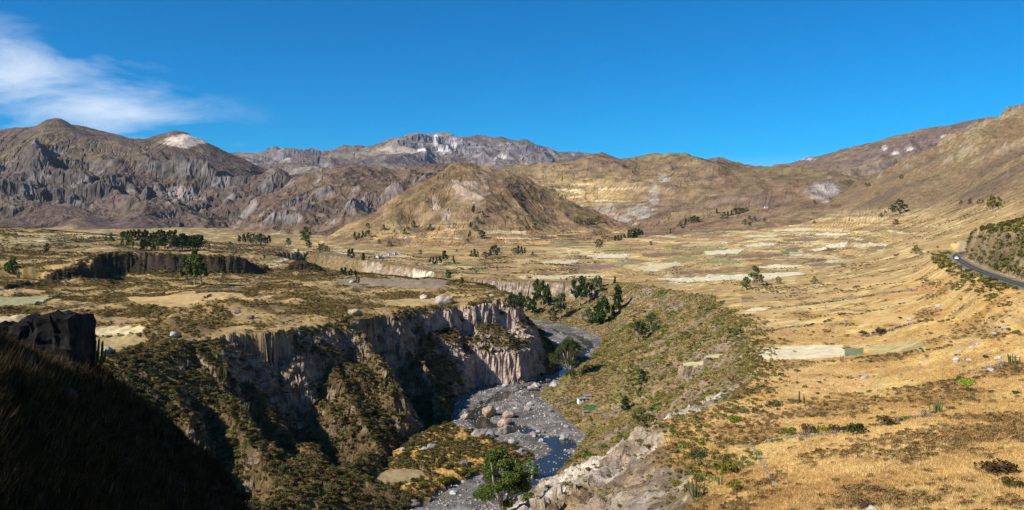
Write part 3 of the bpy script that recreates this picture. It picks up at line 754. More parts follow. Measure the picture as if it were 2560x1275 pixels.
    ('crop_field', 'cream field strip above the brightest plain field', [(2035.0, 585.5), (2071.0, 582.5), (2125.0, 581.3), (2117.8, 586.0), (2084.5, 587.5), (2044.0, 587.8)], alb(236, 218, 172), 3),
    ('crop_field', 'mauve-brown field strip by the hedge line under the hills', [(1740.0, 585.4), (1772.0, 583.0), (1820.0, 583.7), (1813.6, 585.8), (1784.0, 587.0), (1748.0, 587.2)], alb(152, 124, 100), 3),
    ('garden_plot', 'tiny bright green garden plot beside the white hut', PADS[3], alb(70, 112, 52), 0),
]
fc = lambda A: (A[:-1, :-1]+A[1:, :-1]+A[:-1, 1:]+A[1:, 1:])/4
Xc, Yc = fc(X), fc(Y)
taken = np.zeros(Xc.shape, bool)
field_masks = []
for name, label, pts, kcol, ridg in FIELDS:
    try: pl = np.array(pts) if len(pts) == 13 else gpoly(pts)
    except Exception: continue
    x0, y0 = pl.min(0)-2; x1, y1 = pl.max(0)+2
    jj = np.nonzero((T.Y > y0) & (T.Y < y1))[0]
    if len(jj) < 2: continue
    s_ = slice(jj[0], jj[-1]+1)
    mm = np.zeros(Xc.shape, bool)
    w_ = min(0.15+Y[s_].mean()/700, .03*math.hypot(x1-x0, y1-y0))
    xx = Xc[s_] + fbm(Xc[s_]/9, Yc[s_]/9, 2, 151)*w_; yy = Yc[s_] + fbm(Xc[s_]/9+5, Yc[s_]/9, 2, 152)*w_
    mm[s_] = inpoly(xx, yy, pl)
    mm &= ~taken
    if mm.sum() < 4: continue
    taken |= mm
    field_masks.append((name, label, mm, kcol, ridg))
    # the sheet's own colour on its vertices
    mv = np.zeros(X.shape, bool)
    mv[:-1, :-1] |= mm; mv[1:, :-1] |= mm; mv[:-1, 1:] |= mm; mv[1:, 1:] |= mm
    kcol = (kcol*.86+.14*kcol.mean())*.86
    base = kcol*(1+0.10*fbm(X[mv]/3, Y[mv]/40, 3, 154)+0.10*n_fine[mv]+0.10*n_tiny[mv]+0.06*n_mid[mv])[:, None]
    if ridg == 2:
        base = mixc(base, alb(150, 112, 68), sstep(.05, .3, fbm(X[mv]/11, Y[mv]/22, 4, 153))*.38)
    if ridg == 1:
        base = base*(1+0.22*np.sign(np.sin(Y[mv]*2*np.pi/1.7+fbm(X[mv]/6, Y[mv]/6, 2, 9)*2)))[:, None]
    col[mv] = base

M_ground = ground_mat('dry_ground', 0.10, 0.66, 1.36, 0.55, 0.9)
M_canyon = ground_mat('canyon_slope', 0.22, 0.55, 1.45, 1.0, 0.9, bdist=1.6)
M_field = ground_mat('field_soil', 0.25, 0.84, 1.17, 0.25, 1.6, warm=0.05)
M_bed = ground_mat('river_gravel', 1.6, 0.55, 1.55, 0.9, 2.2, warm=0.04)
bedf = fc(bedm.astype(float)) > 0.5
canf = (fc(canyon) > 0.5) & ~bedf & ~taken
bedf &= ~taken
for name, label, mm, kcol, ridg in field_masks:
    o = T.mesh(name, M_field, col, mm)
    o['label'] = label; o['category'] = 'field'
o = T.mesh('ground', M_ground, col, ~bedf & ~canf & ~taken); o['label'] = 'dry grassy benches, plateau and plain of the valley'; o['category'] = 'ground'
o = T.mesh('canyon_slope', M_canyon, col, canf, smooth=False); o['label'] = 'steep brushy canyon walls with bare rock faces above the river'; o['category'] = 'canyon'
o = T.mesh('river_bed', M_bed, col, bedf); o['label'] = 'grey gravel river bed winding through the canyon'; o['category'] = 'river bed'
# ------------------------------------------------------------------ hills and mountains, each its own relief
HILLS = []
def hill(name, label, picks, u0, u1, nu, y0, y1, ny, amp, L, seed, floor_v, colf, lam=1e-3, crag=(), rid=0.6, oct_=7, mat=None, stepz=0, warp=0.35, terr=0.0, damp=None, amp2=0, L2=1, ero=.012, bumps=()):
    g = Grid(np.linspace(u0, u1, nu), np.exp(np.linspace(math.log(y0), math.log(y1), ny)))
    mdl = fit_picks(picks, lam)
    Vv = tps_eval(mdl, g.UU/1000.0, np.log(g.YY)*LK)
    z = (HV-Vv)*g.YY/F
    x, y = g.X, g.YY
    wx = fbm(x/(L*1.3), y/(L*1.3), 3, seed+50)*L*warp; wy = fbm(x/(L*1.3)+31, y/(L*1.3), 3, seed+51)*L*warp
    hgt = z-(HV-floor_v)*y/F
    env = np.clip(hgt/(0.35*np.percentile(hgt, 97)+1e-6), 0.03, 1)**0.8
    if damp: env = env*lerp(1.0, damp[2], sstep(damp[0], damp[1], y))
    r = ridged((x+wx)/L, (y+wy)/L, oct_, seed)
    f = fbm((x+wx)/(L*0.7), (y+wy)/(L*0.7), oct_, seed+20)
    z = z + env*amp*(rid*(r-0.45)*1.6 + (1-rid)*f*1.3)
    if amp2: z = z + env**.5*amp2*(ridged((x+wx)/L2+3.3, (y+wy)/(L2*1.6), 5, seed+70)-.45)
    for (bu, by, br, bh) in bumps:
        dd = np.hypot(x-(bu-1280)*by/F, (y-by)*.7)/br
        z = z + bh*np.exp(-(dd**2.6))
    cm_ = np.zeros_like(z)
    for (cu, cy_, ru, ry_, hh, st) in crag:      # craggy ground: broken into cliff steps
        d = np.sqrt(((g.UU-cu)/ru)**2+((np.log(y)-math.log(cy_))/ry_)**2)+fbm(x/(L*.35), y/(L*.35), 4, seed+33)*0.55
        k = sstep(1.05, 0.75, d)
        nz = (z+fbm(x/(L*.3), y/(L*.3), 6, seed+34, .6)*hh*1.3)/st
        fl_ = np.floor(nz); q = nz-fl_
        z = z + k*st*(sstep(0.45, 0.88, q)-q)*0.62 + k*(ridged(x/(L*.16), y/(L*.16), 4, seed+36)-0.4)*hh*0.28 + k*fbm(x/(L*.05), y/(L*.05), 4, seed+37)*hh*.28
        cm_ = np.maximum(cm_, k)
    if terr:
        tq = (z+fbm(x/160, y/160, 3, seed+3)*5)/terr; lv = np.floor(tq); q = tq-lv
        g.lev = lv; g.fr = q
        kt = sstep(90, 20, hgt)
        z = z + kt*terr*(sstep(0.72, 1, q)-q)*0.8
        g.kt = kt
    if ero:
        z, ac = erode(z, x, y, np.zeros(z.shape, bool), ero, 6)
        g.chn = np.log1p(ac)
    # tuck the outer edges under the neighbouring ground
    ey = np.log(y); s0 = math.log(y0); s1 = math.log(y1)
    z = z - (0.03*y)*(1-sstep(0, 0.10, (ey-s0)/(s1-s0))) - (0.05*y)*(1-sstep(0, 0.08, (s1-ey)/(s1-s0)))
    z = z - (0.02*y)*(1-sstep(0, 0.05, (g.UU-u0)/(u1-u0))) - (0.02*y)*(1-sstep(0, 0.05, (u1-g.UU)/(u1-u0)))
    z = np.maximum(z, -122.0+fbm(x/200, y/200, 2, 1))
    g.strata = (L*.016, L*.16, L*.03, 36, 50, seed+60)
    g.finish(z)
    g.crag = cm_; g.hgt = hgt; g.r = r; g.f = f
    c = colf(g, x, y, z)
    c = c*0.9+0.1*c.mean(-1, keepdims=True)
    o = g.mesh(name, mat or M_hill, c, smooth=False)
    o['label'] = label; o['category'] = 'mountain' if 'mountain' in name else 'hill'
    HILLS.append(g)
    return g

M_hill = ground_mat('hill_ground', 0.02, 0.60, 1.40, 0.6, 0.05, bdist=8.0)
M_far = ground_mat('mountain_ground', 0.01, 0.62, 1.38, 0.6, 0.02, bdist=22.0)

def c_left(g, x, y, z):
    s = g.slope
    c = np.broadcast_to(alb(102, 84, 70), z.shape+(3,)).copy()
    n1 = fbm(x/500, y/500, 5, 201); n2 = fbm(x/130, y/130, 5, 202)
    c = mixc(c, alb(116, 100, 76), sstep(-0.1, 0.25, n1)*0.8)
    c = mixc(c, alb(112, 88, 84), sstep(0.05, 0.3, fbm(x/350, y/350, 4, 203))*0.6)
    c = mixc(c, alb(92, 84, 66), sstep(0.1, 0.35, n2)*0.5)
    rock = sstep(43, 52, s+8*n2)
    rc = np.broadcast_to(alb(98, 88, 80), z.shape+(3,)).copy()
    rc = mixc(rc, alb(128, 118, 110), sstep(0.0, 0.3, n2)); rc = mixc(rc, alb(62, 58, 60), sstep(0.0, 0.3, fbm(x/60, y/60, 4, 204))*0.7)
    c = mixc(c, rc, np.clip(rock*0.9+g.crag*0.35*sstep(20, 32, s), 0, 1))
    # pale bald summit
    d = np.sqrt(((g.UU-470)/68)**2+((g.V-352)/17)**2)+fbm(x/160, y/160, 4, 206)*0.7
    w = sstep(1.05, 0.72, d)*(y > 4300)*(s < 52)
    c = mixc(c, alb(204, 184, 162), w)
    d = np.sqrt(((g.UU-455)/60)**2+((g.V-480)/26)**2)+fbm(x/120, y/120, 4, 207)*0.8
    c = mixc(c, alb(166, 152, 138), sstep(1, 0.6, d)*0.7)
    # foot fields
    c = mixc(c, alb(186, 152, 100), sstep(0.05, 0.3, fbm(x/260, y/120, 4, 208))*sstep(60, 15, g.hgt)*0.8)
    return c*(1+0.14*n2)[..., None]
sky_left = [(-250, 380), (-100, 350), (0, 332), (45, 319), (85, 319), (112, 313), (132, 311), (152, 312), (172, 316), (195, 324), (230, 332), (300, 340), (360, 346), (392, 337), (445, 330), (470, 339), (500, 349), (530, 358), (560, 374), (600, 388), (650, 410)]
pk = [(u, v, 5200+(300 if u > 350 else 0)) for u, v in sky_left]
pk += [(u, v+22, 6200) for u, v in sky_left] + [(-250, 480, 8000), (200, 480, 8000), (600, 480, 8000)]
pk += [(-250, 600, 2700), (0, 592, 2700), (200, 590, 2700), (400, 590, 2700), (600, 590, 2700), (800, 590, 2700),
       (-100, 470, 3700), (0, 500, 3300), (100, 520, 3150), (60, 440, 3900), (0, 385, 4500), (120, 352, 4800), (150, 430, 4150), (230, 400, 4400), (240, 470, 3800), (200, 545, 3050), (120, 560, 3000),
       (330, 400, 4600), (300, 520, 3500), (275, 568, 3000), (350, 470, 3950), (400, 440, 4350), (400, 520, 3450), (440, 556, 3050), (480, 470, 4100), (480, 400, 4800), (520, 520, 3500), (560, 440, 4600), (600, 420, 5000), (600, 550, 3200), (640, 470, 4400), (700, 460, 5200), (760, 440, 5600), (700, 560, 3200), (800, 470, 4800)]
hill('mountain', 'craggy brown mountain range with a domed summit and a pale bald peak', pk, -420, 860, 420, 2600, 6600, 300, 250, 900, 300, 585, c_left, crag=[(60, 4150, 120, .10, 60, 85), (170, 4150, 110, .11, 70, 90), (250, 4100, 60, .08, 50, 80), (400, 3800, 75, .09, 55, 75), (490, 3850, 70, .08, 50, 70), (580, 4600, 60, .06, 45, 60), (440, 3300, 60, .06, 40, 60), (560, 3500, 50, .07, 40, 60)], lam=1e-5, damp=(4300, 5000, 0.16), amp2=70, L2=650, ero=.022, bumps=[(133, 5200, 105, 50), (452, 5500, 110, 22), (392, 5500, 60, 14)])

def c_brown(g, x, y, z):
    s = g.slope; n1 = fbm(x/300, y/300, 5, 211); n2 = fbm(x/80, y/80, 5, 212)
    c = np.broadcast_to(alb(106, 86, 66), z.shape+(3,)).copy()
    c = mixc(c, alb(130, 106, 76), sstep(-0.1, 0.25, n1)*0.7)
    c = mixc(c, alb(98, 86, 66), sstep(0.0, 0.3, n2)*0.6)
    c = mixc(c, alb(116, 88, 76), sstep(0.05, 0.3, fbm(x/200, y/200, 4, 213))*0.6)
    c = mixc(c, alb(134, 126, 120), sstep(38, 48, s+8*n2)*0.8)
    c = mixc(c, alb(190, 158, 108), sstep(0.0, 0.25, fbm(x/160, y/60, 4, 214))*sstep(40, 8, g.hgt)*0.8)
    return c*(1+0.14*n2)[..., None]
skb = [(560, 596), (590, 566), (640, 502), (690, 478), (753, 452), (800, 436), (848, 424), (900, 418), (980, 425), (1040, 424), (1076, 414), (1130, 412), (1200, 420)]
pk = [(u, v, 3600+(u-560)*1.0) for u, v in skb] + [(u, v+35, 4700+(u-560)*1.0) for u, v in skb]
pk += [(500, 610, 2450), (650, 604, 2450), (800, 604, 2450), (950, 604, 2450), (1150, 600, 2450), (480, 600, 3400), (480, 620, 4500),
       (700, 545, 3000), (800, 500, 3250), (860, 560, 2800), (760, 585, 2650), (900, 500, 3200), (960, 470, 3500), (1000, 520, 3000), (1100, 480, 3300), (640, 570, 2900)]
hill('hill', 'dark brown smooth spur behind the cone-shaped hill', pk, 470, 1230, 260, 2400, 5200, 210, 130, 480, 320, 600, c_brown, lam=1e-3, damp=(3000, 3500, 0.4), amp2=60, L2=260, ero=.016)

def c_cone(g, x, y, z):
    s = g.slope; n1 = fbm(x/180, y/180, 5, 221); n2 = fbm(x/40, y/40, 5, 222)
    c = np.broadcast_to(alb(134, 108, 72), z.shape+(3,)).copy()
    c = mixc(c, alb(152, 126, 82), sstep(-0.1, 0.25, n1)*0.7)
    c = mixc(c, alb(104, 84, 58), sstep(0.0, 0.3, n2)*0.7)
    c = mixc(c, alb(132, 100, 82), sstep(0.05, 0.3, fbm(x/110, y/110, 4, 223))*0.55)
    for (cu, cv_, ru, rv) in [(1178, 480, 42, 32), (1088, 512, 11, 22), (1115, 540, 17, 19), (1210, 440, 16, 14), (1150, 462, 30, 14)]:
        d = np.sqrt(((g.UU-cu)/ru)**2+((g.V-cv_)/rv)**2)+fbm(x/26, y/26, 4, 224)*0.9
        c = mixc(c, alb(162, 140, 116)*(1+0.5*fbm(x/14, y/14, 4, 225))[..., None], sstep(1.0, 0.65, d)*(y < 2360)*0.9)
    # worked strips on the lower flanks
    blk = np.floor(x/70+fbm(x/90, y/90, 2, 226)*0.9+hash01(g.lev, g.lev*0, 5)*2)
    h = hash01(g.lev, blk, 6)
    st = np.broadcast_to(alb(190, 152, 92), z.shape+(3,)).copy()
    for lo_, k in [(0.25, alb(206, 168, 100)), (0.45, alb(160, 126, 84)), (0.68, alb(176, 136, 78)), (0.82, alb(146, 140, 84)), (0.9, alb(224, 200, 150))]:
        st = np.where((h > lo_)[..., None], k, st)
    k = g.kt*sstep(-0.2, 0.15, fbm(x/150, y/150, 3, 227)+0.18)
    c = mixc(c, st, k*0.85)
    c = mixc(c, alb(104, 86, 58), k*sstep(0.7, 0.8, g.fr)*0.7)
    return c*(1+0.16*n2)[..., None]
pk = [(1160, 408, 2330), (1130, 424, 2300), (1190, 418, 2320), (1100, 444, 2260), (1060, 466, 2230), (1000, 500, 2180), (940, 540, 2120), (880, 575, 2060), (830, 596, 2020), (790, 612, 2000),
      (1230, 432, 2400), (1290, 432, 2550), (1340, 470, 2400), (1280, 478, 2250), (1330, 520, 2200), (1400, 540, 2250), (1440, 520, 2350), (1480, 530, 2350), (1540, 560, 2300),
      (1160, 470, 2180), (1160, 530, 2050), (1160, 580, 1930), (1160, 618, 1800), (1060, 560, 2020), (1000, 590, 1940), (920, 612, 1850), (1280, 560, 2000), (1280, 605, 1830), (1400, 585, 2000), (1420, 600, 1880), (1500, 590, 2050),
      (1160, 470, 2750), (1000, 540, 2600), (850, 600, 2500), (1300, 480, 2900), (1450, 560, 2800), (760, 625, 2300), (760, 640, 1700), (1000, 640, 1650), (1200, 640, 1650), (1400, 622, 1650), (1600, 612, 1750), (1620, 590, 2300), (1600, 580, 2800)]
hill('hill', 'cone-shaped tan hill with pale rock scars in the middle of the valley', pk, 730, 1640, 430, 1600, 2950, 260, 22, 170, 340, 620, c_cone, lam=5e-4, terr=4.0)

def c_right(g, x, y, z):
    s = g.slope; n1 = fbm(x/260, y/260, 5, 231); n2 = fbm(x/60, y/60, 5, 232)
    c = np.broadcast_to(alb(126, 100, 72), z.shape+(3,)).copy()
    c = mixc(c, alb(140, 118, 80), sstep(-0.1, 0.25, n1)*0.7)
    c = mixc(c, alb(112, 102, 66), sstep(10, 60, z)*sstep(-0.1, 0.3, fbm(x/400, y/400, 3, 233))*0.6)
    c = mixc(c, alb(118, 94, 76), sstep(0.0, 0.3, fbm(x/150, y/150, 4, 234))*0.65)
    for (cu, cv_, ru, rv) in [(1512, 518, 34, 22), (1540, 550, 60, 16), (1632, 492, 16, 36), (1660, 446, 20, 10), (2060, 476, 50, 26), (1600, 530, 40, 20)]:
        d = np.sqrt(((g.UU-cu)/ru)**2+((g.V-cv_)/rv)**2)+fbm(x/40, y/40, 4, 235)*0.9
        c = mixc(c, alb(160, 148, 138)*(1+0.6*fbm(x/18, y/18, 4, 236))[..., None], sstep(1.0, 0.6, d)*0.85)
    d = np.sqrt(((g.UU-1860)/130)**2+((g.V-500)/26)**2)+fbm(x/90, y/90, 4, 237)*0.6
    c = mixc(c, alb(122, 98, 80), sstep(1.0, 0.6, d)*0.8)
    # worked strips in the saddle between the hills
    blk = np.floor(x/100+fbm(x/140, y/140, 2, 238)*1.2+hash01(g.lev, g.lev*0, 5)*2)
    h = hash01(g.lev, blk, 7)
    st = np.broadcast_to(alb(178, 146, 92), z.shape+(3,)).copy()
    for lo_, k in [(0.3, alb(196, 164, 104)), (0.55, alb(164, 138, 88)), (0.78, alb(228, 202, 150)), (0.86, alb(150, 134, 86))]:
        st = np.where((h > lo_)[..., None], k, st)
    k = np.exp(-(((g.UU-1420)/170)**2+((g.V-490)/50)**2))*sstep(-0.3, 0.2, n1+0.2)
    c = mixc(c, st, np.clip(k*1.5, 0, 0.9))
    return c*(1+0.16*n2)[..., None]
skc = [(1230, 440), (1294, 430), (1350, 420), (1415, 413), (1471, 402), (1535, 399), (1584, 406), (1622, 400), (1650, 391), (1678, 386), (1716, 392), (1735, 402), (1788, 432), (1820, 434), (1841, 426), (1871, 421), (1923, 421), (1954, 429), (1999, 421), (2036, 423), (2093, 438), (2149, 461), (2220, 480)]
pk = [(u, v, 3500 if u < 1780 else 3000) for u, v in skc] + [(u, v+40, 4600) for u, v in skc]
pk += [(1250, 580, 2400), (1350, 580, 2400), (1500, 575, 2420), (1650, 560, 2380), (1800, 548, 2250), (1900, 538, 2150), (1975, 520, 2100), (2090, 515, 2100), (2200, 505, 2100),
       (1350, 500, 2900), (1420, 495, 2900), (1500, 470, 3000), (1560, 430, 3250), (1480, 540, 2600), (1560, 500, 2750), (1620, 450, 3000), (1660, 445, 2950), (1640, 510, 2600), (1720, 470, 2750), (1700, 540, 2420), (1800, 470, 2720), (1780, 515, 2480), (1870, 460, 2650), (1880, 500, 2400), (1960, 470, 2500), (2040, 460, 2500), (2060, 495, 2250), (1400, 445, 3300),
       (1250, 612, 2000), (1450, 608, 1950), (1650, 600, 1900), (1850, 585, 1750), (2050, 560, 1700), (2200, 540, 1750)]
hill('hill', 'rounded tan hills with grey scree scars behind the right-hand plain', pk, 1210, 2260, 410, 1700, 4800, 240, 48, 420, 360, 560, c_right, lam=1e-3, terr=6.0)

def c_far(g, x, y, z):
    s = g.slope; n1 = fbm(x/900, y/900, 5, 241); n2 = fbm(x/250, y/250, 5, 242)
    c = np.broadcast_to(alb(112, 96, 86), z.shape+(3,)).copy()
    c = mixc(c, alb(150, 132, 108), sstep(-0.1, 0.25, n1)*0.8)
    c = mixc(c, alb(112, 108, 88), sstep(0.0, 0.3, n2)*0.5)
    rc = np.broadcast_to(alb(124, 116, 118), z.shape+(3,)).copy()
    rc = mixc(rc, alb(162, 150, 146), sstep(0.0, 0.3, n2)); rc = mixc(rc, alb(90, 86, 92), sstep(0.0, 0.3, fbm(x/120, y/120, 4, 244))*0.7)
    c = mixc(c, rc, np.clip(sstep(28, 40, s+8*n2)+0.7*g.crag, 0, 1)*0.9)
    for (cu, cv_, ru, rv) in [(1108, 374, 18, 10), (1090, 350, 8, 14), (1135, 362, 8, 9), (1260, 392, 9, 4), (1055, 375, 12, 5)]:
        d = np.sqrt(((g.UU-cu)/ru)**2+((g.V-cv_)/rv)**2)+fbm(x/120, y/120, 4, 245)*0.5
        c = mixc(c, alb(220, 208, 198), sstep(1.0, 0.75, d)*0.95)
    d = np.sqrt(((g.UU-980)/50)**2+((g.V-376)/13)**2)+fbm(x/300, y/300, 3, 246)*0.4
    c = mixc(c, alb(178, 158, 136), sstep(1.0, 0.6, d)*0.7)
    return c*(1+0.12*n2)[..., None]
skf = [(520, 392), (600, 386), (650, 386), (700, 383), (760, 380), (800, 378), (860, 370), (920, 362), (958, 360), (972, 349), (1010, 342), (1040, 346), (1080, 337), (1110, 346), (1138, 348), (1152, 338), (1200, 341), (1232, 350), (1290, 352), (1340, 363), (1370, 379), (1400, 386), (1420, 380), (1440, 373), (1468, 376), (1490, 392), (1530, 410), (1620, 430)]
pk = [(u, v, 11500) for u, v in skf] + [(u, v+25, 13500) for u, v in skf]
pk += [(520, 470, 6500), (700, 452, 6500), (850, 440, 6500), (1000, 440, 6500), (1150, 445, 6500), (1300, 440, 6500), (1450, 445, 6500), (1600, 460, 6500), (640, 404, 9000), (700, 400, 9000), (760, 408, 8800), (620, 425, 7500), (740, 430, 7500),
       (930, 395, 9500), (980, 378, 10300), (880, 410, 8000), (1000, 402, 8200), (1100, 392, 10000), (1100, 415, 8000), (1200, 395, 10000), (1285, 398, 9200), (1200, 418, 8000), (1350, 402, 9300), (1340, 425, 7600), (1450, 402, 10000), (1460, 425, 8000), (820, 402, 9000), (800, 420, 7800)]
hill('mountain', 'distant grey-mauve massif with a ragged crest and a white scree scar', pk, 500, 1640, 430, 6300, 14000, 200, 260, 1500, 380, 445, c_far, lam=1e-3, mat=M_far, crag=[(1090, 11000, 130, .07, 90, 150), (1250, 11000, 130, .06, 80, 140), (700, 8900, 80, .05, 50, 90)], damp=(9800, 11000, 0.6))

def c_far2(g, x, y, z):
    n1 = fbm(x/500, y/500, 5, 251); n2 = fbm(x/120, y/120, 5, 252)
    c = np.broadcast_to(alb(118, 96, 80), z.shape+(3,)).copy()
    c = mixc(c, alb(132, 114, 84), sstep(-0.1, 0.25, n1)*0.8)
    c = mixc(c, alb(116, 96, 88), sstep(0.0, 0.3, fbm(x/300, y/300, 4, 253))*0.6)
    for (cu, cv_, ru, rv) in [(2212, 370, 9, 7), (2240, 384, 12, 6), (2390, 336, 12, 6), (2020, 397, 22, 3), (2360, 340, 14, 4), (2270, 372, 14, 4)]:
        d = np.sqrt(((g.UU-cu)/ru)**2+((g.V-cv_)/rv)**2)+fbm(x/90, y/90, 4, 255)*0.8
        c = mixc(c, alb(206, 194, 180), sstep(1.0, 0.6, d)*0.9)
    c = mixc(c, alb(120, 104, 98), sstep(34, 44, g.slope+8*n2)*0.8)
    return c*(1+0.13*n2)[..., None]
skr = [(1880, 440), (1931, 424), (1944, 412), (1987, 402), (2029, 396), (2059, 386), (2085, 377), (2112, 378), (2142, 370), (2187, 357), (2225, 345), (2262, 338), (2330, 323), (2394, 308), (2450, 303), (2488, 297), (2540, 285), (2640, 262), (2800, 240)]
pk = [(u, v, 5400-(u-1900)*0.6) for u, v in skr] + [(u, v+30, 6800) for u, v in skr]
pk += [(1900, 490, 3300), (2000, 490, 3200), (2100, 490, 3000), (2200, 480, 2900), (2350, 450, 2800), (2550, 420, 2800), (2780, 400, 2800), (2000, 440, 4200), (2100, 420, 4200), (2200, 400, 4100), (2300, 375, 4000), (2450, 345, 3900), (2600, 310, 3800), (2150, 450, 3500), (2300, 420, 3400)]
hill('mountain', 'long mauve-brown mountain shoulder climbing to the right with pale streaks', pk, 1870, 2800, 330, 2750, 7000, 200, 130, 700, 400, 495, c_far2, lam=5e-4, damp=(4000, 4800, 0.3))
sk4 = [(1640, 425), (1700, 412), (1743, 402), (1762, 397), (1792, 400), (1818, 405), (1863, 417), (1920, 424), (2000, 440)]
pk = [(u, v, 11000) for u, v in sk4] + [(u, v+25, 13000) for u, v in sk4] + [(1640, 450, 6500), (1800, 440, 6500), (2000, 455, 6500), (1800, 424, 8000), (1850, 428, 8000)]
hill('mountain', 'small low bluish mountain seen through the gap between the hills', pk, 1640, 2000, 110, 6300, 13500, 110, 90, 900, 420, 450, c_far2, lam=1e-3, mat=M_far)

# plain between and beyond the hills out to the horizon
gx = np.linspace(-29000, 29000, 121); gy = np.linspace(2000, 30500, 81)
GX, GY = np.meshgrid(gx, gy)
GZ = -62 - 18*sstep(2000, 9000, GY) + fbm(GX/2500, GY/2500, 4, 260)*14
idx = np.arange(GX.size).reshape(GX.shape)
q = np.stack([idx[:-1, :-1], idx[:-1, 1:], idx[1:, 1:], idx[1:, :-1]], -1).reshape(-1, 4)
GC = np.broadcast_to(alb(146, 122, 88), GX.shape+(3,)).copy()
GC = mixc(GC, alb(120, 100, 78), sstep(-0.1, 0.3, fbm(GX/900, GY/900, 4, 261)))
o = quads_object('ground', np.stack([GX.ravel(), GY.ravel(), GZ.ravel()], 1), q, M_hill, GC.reshape(-1, 3), 'structure')
o['label'] = 'dry lowland between the mountains'; o['category'] = 'ground'

def hit_all(u, v, ymin=0):
    h = T.hit(u, v, ymin)
    best = h
    for g in HILLS:
        if g.U[0] <= u <= g.U[-1]:
            k = g.hit(u, v)
            if k is not None and (best is None or k[1] < best[1]) and k[1] > g.Y[0]+1:
                best = k
    return best
# ------------------------------------------------------------------ the near hillside in shade
H = Grid(np.r_[np.linspace(-2600, -70, 110), np.linspace(-60, 820, 290)], np.array(gspace(6, 135, .012)))
hp = [(0, 862, 42), (100, 885, 43), (190, 906, 45), (300, 978, 48), (430, 1075, 50), (530, 1170, 51), (620, 1280, 52), (700, 1400, 53),
      (0, 1275, 17), (300, 1275, 27), (480, 1275, 40), (620, 1560, 34), (150, 1060, 27), (300, 1090, 38), (700, 1800, 36), (820, 1650, 54), (820, 2300, 34),
      (0, 1000, 72), (300, 1300, 75), (620, 1800, 75), (0, 1250, 115), (300, 1600, 115), (620, 1900, 115), (820, 2000, 90),
      (-600, 560, 42), (-1200, 250, 42), (-2000, -150, 42), (-2600, -400, 42), (-600, 1050, 17), (-1200, 850, 17), (-2000, 600, 17), (-2600, 400, 17),
      (0, 2300, 8), (600, 2900, 12), (-1200, 1700, 8), (-2400, 1200, 8), (-600, 760, 80), (-1200, 500, 80), (-2200, 150, 80), (-600, 1000, 125), (-1200, 700, 125), (-2200, 400, 125)]
hv = tps_eval(fit_picks(hp, 1e-4), H.UU/1000, np.log(H.YY)*LK)
hz = (HV-hv)*H.YY/F
hz = hz + fbm(H.X/5, H.YY/5, 5, 501)*0.55 + fbm(H.X/1.3, H.YY/1.3, 3, 502)*0.10
H.finish(hz)
hc = np.broadcast_to(alb(112, 96, 66)*0.16, hz.shape+(3,)).copy()  # ground albedo cut so the hillside's deep shade is in the colour
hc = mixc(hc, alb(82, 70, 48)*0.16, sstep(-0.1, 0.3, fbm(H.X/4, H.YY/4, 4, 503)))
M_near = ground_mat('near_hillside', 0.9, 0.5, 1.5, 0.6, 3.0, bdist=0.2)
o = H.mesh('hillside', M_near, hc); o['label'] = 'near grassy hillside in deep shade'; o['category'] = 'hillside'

# ------------------------------------------------------------------ materials for things
def tint_mat(name, rough=0.9, lo=0.6, hi=1.45, trans=0.0, noise=None, attr='tint', bump=0.0, isl=True, spec=0.1):
    """colour from the thing's own tint, varied leaf by leaf or by grain"""
    m, nt = new_mat(name)
    at = nn(nt, 'ShaderNodeAttribute'); at.attribute_name = attr; at.attribute_type = 'INSTANCER'
    if isl:
        ge = nn(nt, 'ShaderNodeNewGeometry'); src = ge.outputs['Random Per Island']
    else:
        tcn = nn(nt, 'ShaderNodeTexCoord')
        nz = nn(nt, 'ShaderNodeTexNoise'); nz.inputs['Scale'].default_value = noise or 2.0; nz.inputs['Detail'].default_value = 6
        nz.inputs['Roughness'].default_value = 0.65
        nt.links.new(tcn.outputs['Object'], nz.inputs['Vector'])
        mr0 = nn(nt, 'ShaderNodeMapRange'); mr0.inputs['From Min'].default_value = 0.3; mr0.inputs['From Max'].default_value = 0.7
        nt.links.new(nz.outputs['Fac'], mr0.inputs['Value']); src = mr0.outputs[0]
    mr = nn(nt, 'ShaderNodeMapRange'); mr.inputs['To Min'].default_value = lo; mr.inputs['To Max'].default_value = hi
    nt.links.new(src, mr.inputs['Value'])
    mul = nn(nt, 'ShaderNodeVectorMath', operation='SCALE')
    nt.links.new(at.outputs['Color'], mul.inputs[0]); nt.links.new(mr.outputs[0], mul.inputs['Scale'])
    bs = nn(nt, 'ShaderNodeBsdfPrincipled'); bs.inputs['Roughness'].default_value = rough; bs.inputs['Specular IOR Level'].default_value = spec
    nt.links.new(mul.outputs[0], bs.inputs['Base Color'])
    if bump and not isl:
        bp = nn(nt, 'ShaderNodeBump'); bp.inputs['Strength'].default_value = bump; bp.inputs['Distance'].default_value = 0.1
        nt.links.new(nz.outputs['Fac'], bp.inputs['Height']); nt.links.new(bp.outputs[0], bs.inputs['Normal'])
    out = nn(nt, 'ShaderNodeOutputMaterial')
    if trans:
        tr = nn(nt, 'ShaderNodeBsdfTranslucent'); nt.links.new(mul.outputs[0], tr.inputs['Color'])
        mx = nn(nt, 'ShaderNodeMixShader'); mx.inputs[0].default_value = trans
        nt.links.new(bs.outputs[0], mx.inputs[1]); nt.links.new(tr.outputs[0], mx.inputs[2])
        nt.links.new(mx.outputs[0], out.inputs['Surface'])
    else:
        nt.links.new(bs.outputs[0], out.inputs['Surface'])
    return m
